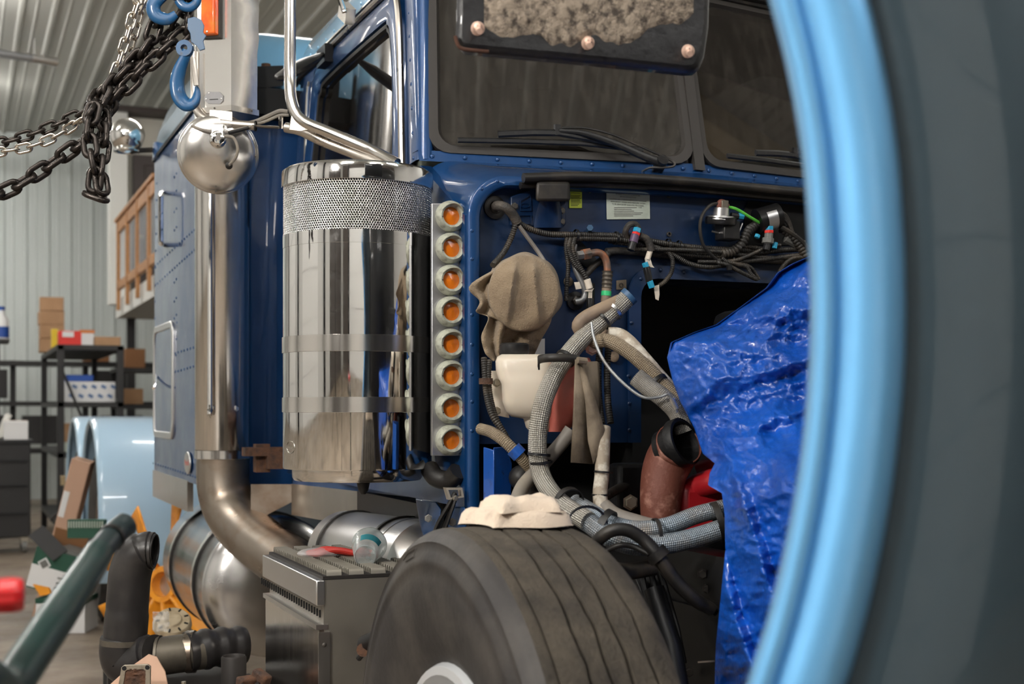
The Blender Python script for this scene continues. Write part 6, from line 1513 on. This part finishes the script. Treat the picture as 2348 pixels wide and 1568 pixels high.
pad(rx0, rx1, WY - .06, WY + .09, .001, .028, 'lower_fold', 1.0)
pad(rx0 + .03, rx1 - .005, WY - .05, WY + .08, .026, .022, 'upper_fold', 5.0)

# plastic cup, red pouch on the battery-box step
cupc = V(0.985, BY0 + .20, BZ + .054); cax = V(-.35, -.85, -.16).normalized()
cup = thing('plastic_cup', 'clear plastic cup lying on its side on the ridged metal step', 'cup', (cupc.x, cupc.y, BZ + .012))
b = MB().lathe([(.026, .10), (.028, .098), (.038, .04), (.043, .0), (.046, -.006), (.043, -.010), (.040, -.03), (.026, -.048), (.001, -.055)], cupc, cax, 36)
b.build('cup_wall', 'cup_clear', cup, angle=50, solid=.0012)
MB().lathe([(.001, .097), (.0255, .097)], cupc, cax, 30).build('base', 'cup_clear', cup)
MB().lathe([(.0345, .066), (.0395, .034)], cupc, cax, 24, 30, 120).build('print', 'print_teal', cup)
pch = thing('cord_bundle', 'red cord bundle in a clear bag on the ridged metal step beside the cup', 'bag', V(.93, BY0 + .30, BZ + .012))
for i in range(6):
    o = .008 * i; MB().hose([V(.86 + o * .4, BY0 + .36 - o, BZ + .022), V(.90 + o * .5, BY0 + .33 - o, BZ + .032 + .004 * (i % 2)), V(.95 + o * .6, BY0 + .30 - o * .9, BZ + .026), V(.985 + o * .4, BY0 + .28 - o, BZ + .020)], .0075, 8).build('cord', 'fabric_red', pch)
MB().sphere((.885, BY0 + .33, BZ + .025), .06, 18, 10, (1.0, .75, .25)).build('clear_bag', 'bag_clear', pch)

# ================================================================== CHAINS
def link_mesh(name, L, W, r, material):
    h = L / 2 - W / 2; path = []
    for i in range(9): a = -PI / 2 + PI * i / 8; path.append((h + W / 2 * math.cos(a), W / 2 * math.sin(a), 0))
    for i in range(9): a = PI / 2 + PI * i / 8; path.append((-h + W / 2 * math.cos(a), W / 2 * math.sin(a), 0))
    return MB().tube(path, r, 8, closed=True).mesh(name, material, 80)
HEAVY = link_mesh('link', .054, .028, .0068, 'chain_black'); LIGHT = link_mesh('link', .040, .020, .0038, 'chain_silver'); DARKL = link_mesh('link', .042, .021, .0044, 'chain_black')
def chain(pts, me, pitch, parent, roll=0.0, wob=.1):
    p = resample(catmull([P(*q) for q in pts], 12), .002); L = 0; out = []; acc = 0; k = 0; last = p[0]
    d = [0]
    for a, b in zip(p, p[1:]): d.append(d[-1] + (b - a).length)
    n = int(d[-1] / pitch)
    for i in range(n + 1):
        s = i * pitch; j = min(range(len(d)), key=lambda q: abs(d[q] - s))
        a = p[max(0, j - 8)]; b = p[min(len(p) - 1, j + 8)]; t = (b - a).normalized()
        up = V(0, 0, 1) if abs(t.z) < .9 else V(1, 0, 0)
        y = (up - t * up.dot(t)).normalized(); z = t.cross(y)
        ang = roll + (PI / 2 if i % 2 else 0) + random.uniform(-wob, wob)
        y2 = y * math.cos(ang) + z * math.sin(ang); z2 = t.cross(y2)
        m = Matrix((t, y2, z2)).transposed().to_4x4(); m.translation = p[j]
        place('link', me, parent, m)
CH = thing('lifting_chain', 'black steel lifting chain bunched in the air beside the mirrors', 'chain', P(220, 300, 3.1))
chain([(-60, 466, 3.0), (20, 434, 3.02), (60, 412, 3.03), (110, 380, 3.05), (160, 345, 3.06), (205, 312, 3.07), (232, 270, 3.08), (246, 235, 3.1)], HEAVY, .040, CH, .5)
chain([(212, 260, 3.05), (204, 300, 3.04), (208, 345, 3.03), (218, 400, 3.03), (214, 436, 3.03), (222, 452, 3.03), (234, 432, 3.03), (228, 396, 3.04), (236, 345, 3.05), (238, 300, 3.06), (236, 255, 3.07)], HEAVY, .040, CH, .3)
chain([(226, 262, 3.08), (240, 225, 3.08), (262, 190, 3.1), (290, 160, 3.1), (318, 130, 3.1), (340, 98, 3.1), (355, 60, 3.1), (352, 20, 3.1)], HEAVY, .040, CH, .2)
chain([(210, 250, 3.06), (232, 215, 3.1), (270, 190, 3.12), (300, 150, 3.12), (345, 120, 3.12), (385, 82, 3.12), (412, 50, 3.12), (430, 10, 3.12), (436, -60, 3.12), (440, -500, 3.2), (440, -1500, 3.3), (440, -2600, 3.4)], HEAVY, .040, CH, .9)
chain([(245, 250, 3.1), (275, 215, 3.1), (312, 178, 3.1), (350, 140, 3.1), (392, 104, 3.1), (425, 70, 3.1), (434, 30, 3.1)], HEAVY, .040, CH, .0)
C2 = thing('thin_chain', 'thin dark chain running from the bunch towards the ribbed wall, the upper of two', 'chain', P(100, 300, 3.25))
chain([(-60, 338, 3.2), (20, 322, 3.2), (70, 308, 3.2), (130, 284, 3.2), (190, 256, 3.2), (222, 228, 3.18)], DARKL, .031, C2, .4)
C3 = thing('thin_chain', 'bright steel chain rising past the black bunch up to the ceiling', 'chain', P(270, 120, 3.25))
chain([(-60, 368, 3.2), (0, 348, 3.2), (60, 338, 3.2), (120, 316, 3.2), (170, 286, 3.2), (214, 252, 3.18), (240, 205, 3.18), (262, 170, 3.18), (276, 130, 3.18), (292, 80, 3.18), (306, 30, 3.18), (318, -30, 3.18), (340, -400, 3.2), (380, -1500, 3.3), (400, -2500, 3.4)], LIGHT, .031, C3, .2)
C4 = thing('thin_chain', 'bright steel chain hanging next to the rising one over the black bunch', 'chain', P(290, 120, 3.3))
chain([(264, 210, 3.2), (284, 160, 3.2), (300, 110, 3.2), (314, 60, 3.2), (328, 10, 3.2), (338, -40, 3.2), (370, -500, 3.25), (400, -1500, 3.35), (420, -2500, 3.42)], LIGHT, .031, C4, .8)
# blue hooks
def hook(pts, radii, d, name, parent, squash=(1.0, .62)):
    p = catmull([P(x, y, d) for x, y in pts], 6); n = len(p)
    rr = []
    for i in range(n):
        k = i / (n - 1) * (len(radii) - 1); j = min(int(k), len(radii) - 2); rr.append(radii[j] + (radii[j + 1] - radii[j]) * (k - j))
    return MB().tube(p, rr, 14, squash=squash).build(name, 'hook_blue', parent, angle=60)
HK = thing('chain_hook', 'blue forged safety hook hanging from the black chain beside the mirror', 'hook', P(425, 180, 3.1))
hook([(432, 112, 3.08), (424, 130, 3.08), (414, 158, 3.08), (406, 190, 3.08), (410, 222, 3.08), (426, 240, 3.08), (446, 236, 3.08), (452, 214, 3.08), (450, 200, 3.08)][0:0] or [(430, 116), (422, 136), (412, 160), (406, 190), (411, 222), (428, 240), (446, 234), (452, 212), (450, 198)], [.012, .012, .015, .017, .018, .018, .014, .009, .004], 3.08, 'hook_body', HK)
ey = P(424, 112, 3.08); MB().lathe([(.008, -.009), (.019, -.009), (.021, 0), (.019, .009), (.008, .009), (.008, -.009)], ey, vw, 24).build('hook_eye', 'hook_blue', HK)
MB().tube([P(442, 132, 3.07), P(446, 160, 3.07), P(450, 196, 3.07)], .0065, 8, squash=(1, .6)).build('safety_latch', 'stainless_dull', HK)
H2 = thing('chain_hook', 'blue forged grab hook at the top of the black chain bunch', 'hook', P(380, 20, 3.1))
hook([(402, -30), (372, -10), (352, 12), (358, 36), (384, 44), (404, 32)], [.012, .015, .017, .016, .014, .009], 3.07, 'hook_body', H2)
MB().lathe([(.010, -.009), (.022, -.009), (.024, 0), (.022, .009), (.010, .009), (.010, -.009)], P(408, -20, 3.07), vw, 24).build('hook_eye', 'hook_blue', H2)
hook([(408, 0), (420, 14), (438, 16), (452, 2), (450, -24)], [.010, .011, .011, .010, .010], 3.07, 'coupling_link', H2)
tgp = [(430, 42), (446, 38), (462, 46), (468, 58), (466, 74), (473, 82), (466, 94), (470, 112), (458, 116), (450, 104), (438, 96), (436, 76), (430, 66)]
TGT = MB().prism([P(x, y, 3.05) for x, y in tgp], vw * .004).build('chain_tag', 'tag_blue', None, bevel=.001)
tag(TGT, 'notched flat blue metal tag hanging from the chain bunch', 'tag')

# ================================================================== FLOOR THINGS, LEFT
# leaning long carton
a, b_ = P(206, 1052, 7.4), None
bot = V(.98, 7.62, 0.0); top = P(192, 1054, 7.9)
bot = PZ(100, 1415, 0.02)
t = thing('long_carton', 'long tan carton leaning against the pale blue rear fender', 'box', (bot.x, bot.y, 0))
axl = (top - bot).normalized(); sidev = V(CA, -SA, 0); sidev = (sidev - axl * sidev.dot(axl)).normalized(); dep = axl.cross(sidev)
L = (top - bot).length
R = Matrix((sidev, dep, axl)).transposed()
MB().box(bot + axl * (L / 2) , (.115, .10, L), R).build('body', 'cardboard_pink', t, bevel=.004)
MB().box(bot + axl * (L * .72) - dep * .051 + sidev * -.035, (.035, .002, .16), R).build('label_patch', 'carton_white', t) if dep.dot(vw) > 0 else MB().box(bot + axl * (L * .72) + dep * .051 + sidev * -.035, (.035, .002, .16), R).build('label_patch', 'carton_white', t)
# green and white cartons
d_ = 7.2
t = thing('open_carton', 'white and dark green carton standing on the concrete floor', 'box', PZ(170, 1440, 0))
c = PZ(168, 1446, 0) + V(-.05, -.08, 0)
MB().box(c + V(0.02, .12, .085), (.28, .24, .17), -YAW).build('body', 'carton_white', t, bevel=.004)
MB().box(c + V(0.02, .12, .185), (.285, .245, .03), -YAW).build('upper_band', 'carton_green', t, bevel=.004)
t = thing('open_carton', 'tilted open green carton with a white label, on the white carton', 'box', P(165, 1370, 7.3))
Rt = Matrix.Rotation(-YAW, 3, 'Z') @ Matrix.Rotation(.28, 3, 'Y')
cc = c + V(0.0, .13, .34); MB().box(cc, (.30, .24, .24), Rt).build('body', 'carton_green', t, bevel=.004)
MB().box(cc + Rt @ V(.0, -.122, -.045), (.296, .004, .13), Rt).build('white_panel', 'carton_white', t)
MB().box(cc + Rt @ V(-.08, -.1235, .035), (.055, .004, .055), Rt @ Matrix.Rotation(PI / 4, 3, 'Y')).build('hazard_diamond', 'carton_white', t)
MB().box(cc + Rt @ V(-.08, -.126, .035), (.04, .004, .04), Rt @ Matrix.Rotation(PI / 4, 3, 'Y')).build('diamond_print', 'connector_grey', t)
for i in range(3): MB().box(cc + Rt @ V(.04, -.126, -.02 - i * .03), (.05, .003, .010), Rt).build('printed_line', 'connector_grey', t)
MB().box(cc + Rt @ V(-.10, -.10, .15), (.22, .004, .10), Rt @ Matrix.Rotation(-.6, 3, 'X') @ Matrix.Rotation(.5, 3, 'Y')).build('flap', 'rack_black', t)
MB().box(cc + Rt @ V(-.04, .10, .17), (.20, .004, .10), Rt @ Matrix.Rotation(.3, 3, 'X')).build('flap', 'cardboard_dark', t)
MB().box(cc + Rt @ V(.06, .0, .13), (.20, .2, .02), Rt).build('inner_pack', 'connector_grey', t)
MB().prism([P(75, 1340, 7.1), P(110, 1348, 7.1), P(118, 1362, 7.1), P(92, 1366, 7.1)], V(.01, .02, 0)).build('torn_flap', 'fan_orange', t)
t = thing('air_filter', 'green pleated panel filter behind the open green carton', 'filter', P(200, 1235, 7.6))
fc = P(200, 1212, 7.2); MB().box(fc, (.20, .05, .10), -YAW).build('frame', 'carton_green', t)
for i in range(14): MB().box(fc + V(CA, -SA, 0) * (-.09 + i * .014) + V(-SA, -CA, 0) * .028 + V(0, 0, .025), (.005, .012, .035), -YAW).build('pleat', 'sticker_white', t)
# green jack handle and red tool handle close to the camera
t = thing('floor_jack', 'floor jack with a dark green steel handle slanting up over the floor', 'jack', P(-250, 1900, .95))
hp = [P(300, 1194, 1.95), P(262, 1224, 1.92), P(226, 1268, 1.86), P(200, 1310, 1.80), P(120, 1430, 1.62), P(20, 1580, 1.46), P(-120, 1800, 1.26), P(-600, 2700, .95)]
hp[-1].z = .02
pth = catmull(hp[2:], 8); MB().tube(pth, [.0205 + .003 * min(1, i / 16) for i in range(len(pth))], 22).build('shaft', 'pole_green', t)
pth = catmull(hp[:3], 8); MB().tube(pth, [.006, .015] + [.0185] * (len(pth) - 2), 18).build('grip', 'grip_dark', t)
MB().lathe([(.019, -.004), (.0205, -.004), (.0205, .004), (.019, .004)], hp[1].lerp(hp[2], .2), hp[1] - hp[2], 18).build('grip_ring', 'black_rubber', t)
t = thing('pry_bar', 'pry bar with a bright red ribbed grip above the concrete floor', 'tool', P(-400, 1340, 1.5))
h0, h1 = P(57, 1362, 1.45), P(-160, 1375, 1.42); axh = (h1 - h0).normalized()
b = MB(); rows = []
for s, r in ((0, .006), (.001, .016), (.005, .0185), (.012, .0195), (.03, .019), (.11, .018), (.115, .014)):
    row = []
    u = axh.cross(V(0, 0, 1)).normalized(); w = axh.cross(u)
    for k in range(48):
        a = 2 * PI * k / 48; rr = r * (1 - .09 * max(0, math.cos(a * 8)) * (1 if s > .01 else .3)); row.append(h0 + axh * s + (u * math.cos(a) + w * math.sin(a)) * rr)
    rows.append(row)
b.grid(rows, closed=True); b.f.append(tuple(range(48))); b.build('grip', 'red_plastic', t, angle=50)
MB().tube([h0 + axh * .11, h0 + axh * .5, V(h0.x - .55, h0.y + .05, .02)], .008, 10).build('shaft', 'dark_iron', t)

# cart with removed parts (its top lies just below the frame edge)
CZ = .50
def T(px, d): 
    r = ray(px, 900); q = CAM + r * d; return V(q.x, q.y, CZ)
t = thing('parts_cart', 'low steel cart top carrying removed pipes and brackets beside the battery box', 'cart', T(430, 3.6) - V(0, 0, CZ))
cpl = [T(262, 4.0), T(560, 4.0), T(600, 3.2), T(270, 3.0)]
MB().prism([p - V(0, 0, .03) for p in cpl], (0, 0, .028)).build('top', 'dark_iron', t)
for p in cpl: MB().box((p.x + .0, p.y, (CZ - .03) / 2), (.04, .04, CZ - .03)).build('leg', 'dark_iron', t)
t = thing('intake_elbow', 'black ribbed intake elbow pipe standing on the parts cart', 'pipe', T(295, 3.85))
ELB = 3.82
el = MB(); pth = catmull([P(356, 1262, ELB), P(335, 1262, ELB), P(312, 1278, ELB), P(299, 1312, ELB), P(294, 1360, ELB), P(290, 1420, ELB), P(286, 1470, ELB)], 6)
el.tube(pth, [.046] * 4 + [.052] * 4 + [.058] * (len(pth) - 16) + [.060] * 8, 28, caps=False); el.build('upper_pipe', 'elbow_black', t, solid=.004)
for k in range(2): MB().lathe([(.048, -.004), (.053, -.004), (.053, .004), (.048, .004)], P(350 - k * 9, 1262, ELB), V(CA, -SA, 0), 26).build('end_bead', 'elbow_black', t)
lo2 = catmull([P(286, 1462, ELB), P(283, 1492, ELB), P(290, 1515, ELB), P(312, 1518, ELB - .01), P(345, 1506, ELB - .02), P(360, 1502, ELB - .03)], 6)
MB().tube(lo2, [.066, .068] + [.068] * (len(lo2) - 8) + [.06] * 6, 28).build('lower_bend', 'elbow_black', t)
MB().lathe([(.066, -.008), (.070, -.008), (.070, .008), (.066, .008)], P(286, 1470, ELB), V(.03, 0, 1), 28).build('band_clamp', 'pipe_dull', t)
MB().cyl(P(236, 1476, ELB - .02), P(240, 1462, ELB - .02), .008, 8).build('clamp_screw', 'aluminium', t)
t = thing('flex_pipe', 'dull grey corrugated pipe lying behind the intake elbow', 'pipe', T(420, 3.85))
MB().hose([P(352, 1506, 3.82), P(400, 1500, 3.84), P(440, 1494, 3.86), P(470, 1490, 3.88)], .055, 26).build('sleeve', 'pipe_dull', t)
cf = resample([P(428, 1496, 3.85), P(470, 1488, 3.88), P(520, 1482, 3.92), P(560, 1480, 3.95)], .012); MB().tube(cf, [.060 if i % 4 < 2 else .054 for i in range(len(cf))], 26).build('corrugated_end', 'elbow_black', t)
for px in (352, 366): MB().lathe([(.055, -.004), (.061, -.004), (.061, .004), (.055, .004)], P(px, 1505, 3.825), V(CA, -SA, .04), 26).build('bead', 'pipe_dull', t)
MB().lathe([(.055, -.012), (.0615, -.012), (.0615, .012), (.055, .012)], P(438, 1494, 3.86), V(CA, -SA, .04), 26).build('band_clamp', 'exhaust_steel', t)
# cardboard sheet and steel gasket
t = thing('cardboard_sheet', 'crumpled tan cardboard scrap below the steel gasket', 'cardboard', T(340, 3.5))
MB().prism([P(240, 1580, 3.5), P(290, 1535, 3.55), P(340, 1500, 3.6), P(358, 1506, 3.6), P(378, 1540, 3.55), P(390, 1600, 3.5)], vw * .006).build('sheet', 'cardboard_pink', t)
t = thing('gasket_plate', 'square steel flange gasket with a dirty core lying on cardboard', 'gasket', T(308, 3.4))
gq = lambda x, y: P(x, y, 3.42)
og = [gq(278, 1530), gq(284, 1525), gq(338, 1523), gq(345, 1528), gq(344, 1580), gq(340, 1600), gq(272, 1602), gq(268, 1590)]
cg = sum(og, V(0, 0, 0)) / 8; MB().frame(og, [cg + (p - cg) * .68 for p in og], vw * .008).build('flange', 'gasket_steel', t, bevel=.001)
rows = [[cg + V(CA, -SA, 0) * (-.03 + .06 * i / 12) + V(0, 0, -.03 + .06 * j / 12) + vw * (.004 - .010 * abs(mnoise.noise((i * .4, j * .5, 2)))) for i in range(13)] for j in range(13)]
MB().grid(rows).build('core', 'rusty_iron', t, angle=60)
for x, y in ((285, 1532), (338, 1530)): MB().cyl(gq(x, y) - vw * .001, gq(x, y) + vw * .003, .006, 12).build('bolt_hole', 'deep_black', t)
# open pipe end, rusty bracket, iron plates
t = thing('pipe_stub', 'short open black pipe standing among the rusty brackets', 'pipe', T(536, 3.6))
pc = T(536, 3.62); MB().lathe([(.034, 0), (.034, .10), (.031, .105), (.028, .10), (.028, 0)], V(pc.x, pc.y, CZ - .005), (0, 0, 1), 26).build('wall', 'dark_iron', t)
t = thing('rusty_bracket', 'rusty cast bracket with bolts on the parts cart', 'bracket', T(580, 3.5))
def lump(c, s, rot, mat_, name, par, bev=.006): MB().box(c, s, Matrix.Rotation(rot, 3, 'Z') @ Matrix.Rotation(rot * .7, 3, 'X')).build(name, mat_, par, bevel=bev)
qv = T(580, 3.45); lump(qv + V(0, 0, .055), (.09, .03, .05), .3, 'rusty_iron', 'casting', t); lump(qv + V(.02, -.01, .075), (.03, .05, .03), .6, 'rusty_iron', 'lug', t)
for x in (-.03, .01): MB().cyl(qv + V(x, -.02, .06), qv + V(x - .01, -.05, .065), .006, 8).build('bolt', 'dark_iron', t)
for i in range(4):
    q = T(480 + i * 26, 3.3); t = thing('iron_plate', 'bent dark iron plate lying in front of the rusty bracket', 'scrap', q, 'bent iron plates on the parts cart'); lump(q + V(0, 0, .03 + .012 * (i % 2)), (.09, .05, .003), .5 + .4 * i, 'dark_iron', 'plate', t, .001)
t = thing('cream_fitting', 'round cream plastic fitting at the front of the parts cart', 'fitting', T(430, 3.4))
q = T(432, 3.4); MB().lathe([(.001, .05), (.03, .046), (.042, .03), (.042, .012), (.03, .004), (.001, .002)], q, (0, 0, 1), 24).build('dome', 'gasket_steel', t); MB().cyl(q + V(-.01, 0, .045), q + V(-.012, 0, .075), .006, 8).build('stem', 'bolt_zinc', t)
# orange fan behind the tank and the clutch disc
FD = 6.3
fcn = P(380, 1340, FD); fax = V(-.75, -.62, .12).normalized()
t = thing('cooling_fan', 'orange plastic engine cooling fan propped up behind the fuel tank', 'fan', V(fcn.x, fcn.y, .1))
MB().lathe([(.055, -.03), (.085, -.03), (.092, 0), (.085, .03), (.06, .03), (.055, -.03)], fcn, fax, 32).build('hub_ring', 'fan_orange', t)
MB().lathe([(.001, -.02), (.055, -.02)], fcn, fax, 24).build('hub_plate', 'stainless_dull', t)
u = fax.cross(V(0, 0, 1)).normalized(); w = u.cross(fax)
for k in range(9):
    a = 2 * PI * k / 9 + .25; rd = u * math.cos(a) + w * math.sin(a); tg = w * math.cos(a) - u * math.sin(a)
    rows = []
    for j in range(7):
        s = .08 + (.41 - .08) * j / 6; wd = .018 + .075 * (j / 6) ** .7
        rows.append([fcn + rd * s + tg * (wd * (i / 4 - .5) * 2 * .6) + fax * ((i / 4 - .5) * .07 * (1 - .3 * j / 6)) for i in range(5)])
    MB().grid(rows).build('blade', 'fan_orange', t, angle=70, solid=.008)
t = thing('clutch_hub', 'round pale metal fan clutch with slots, in a torn clear bag', 'fan clutch', P(390, 1465, 4.7))
cc = P(395, 1428, 4.7); cax2 = V(-.1, -.62, .78).normalized()
MB().lathe([(.001, .022), (.03, .022), (.036, .016), (.06, .014), (.066, .006), (.068, -.012), (.05, -.03), (.001, -.03)], cc, cax2, 40).build('disc', 'brass_pale', t)
u2 = cax2.cross(V(0, 0, 1)).normalized(); w2 = u2.cross(cax2)
for k in range(9):
    a = 2 * PI * k / 9; rd = u2 * math.cos(a) + w2 * math.sin(a); MB().tube([cc + rd * .044 + cax2 * .0155, cc + rd * .058 + cax2 * .0142], .0035, 6).build('slot', 'deep_black', t)
rows = [[P(350 + 38 * i / 9, 1402 + 46 * j / 9, 4.62) + vw * (.02 * mnoise.noise((i * .7, j * .7, 1))) for i in range(10)] for j in range(10)]
MB().grid(rows).build('clear_bag', 'bag_clear', t, angle=80)
kb = P(395, 1460, 4.8)
t = thing('wooden_block', 'dark box supporting the pale fan clutch', 'box', V(kb.x, kb.y, 0)); MB().box(V(kb.x - .06, kb.y + .06, (kb.z - .0) / 2 - .02), (.30, .22, kb.z - .02), .2).build('block', 'deep_black', t, bevel=.005)
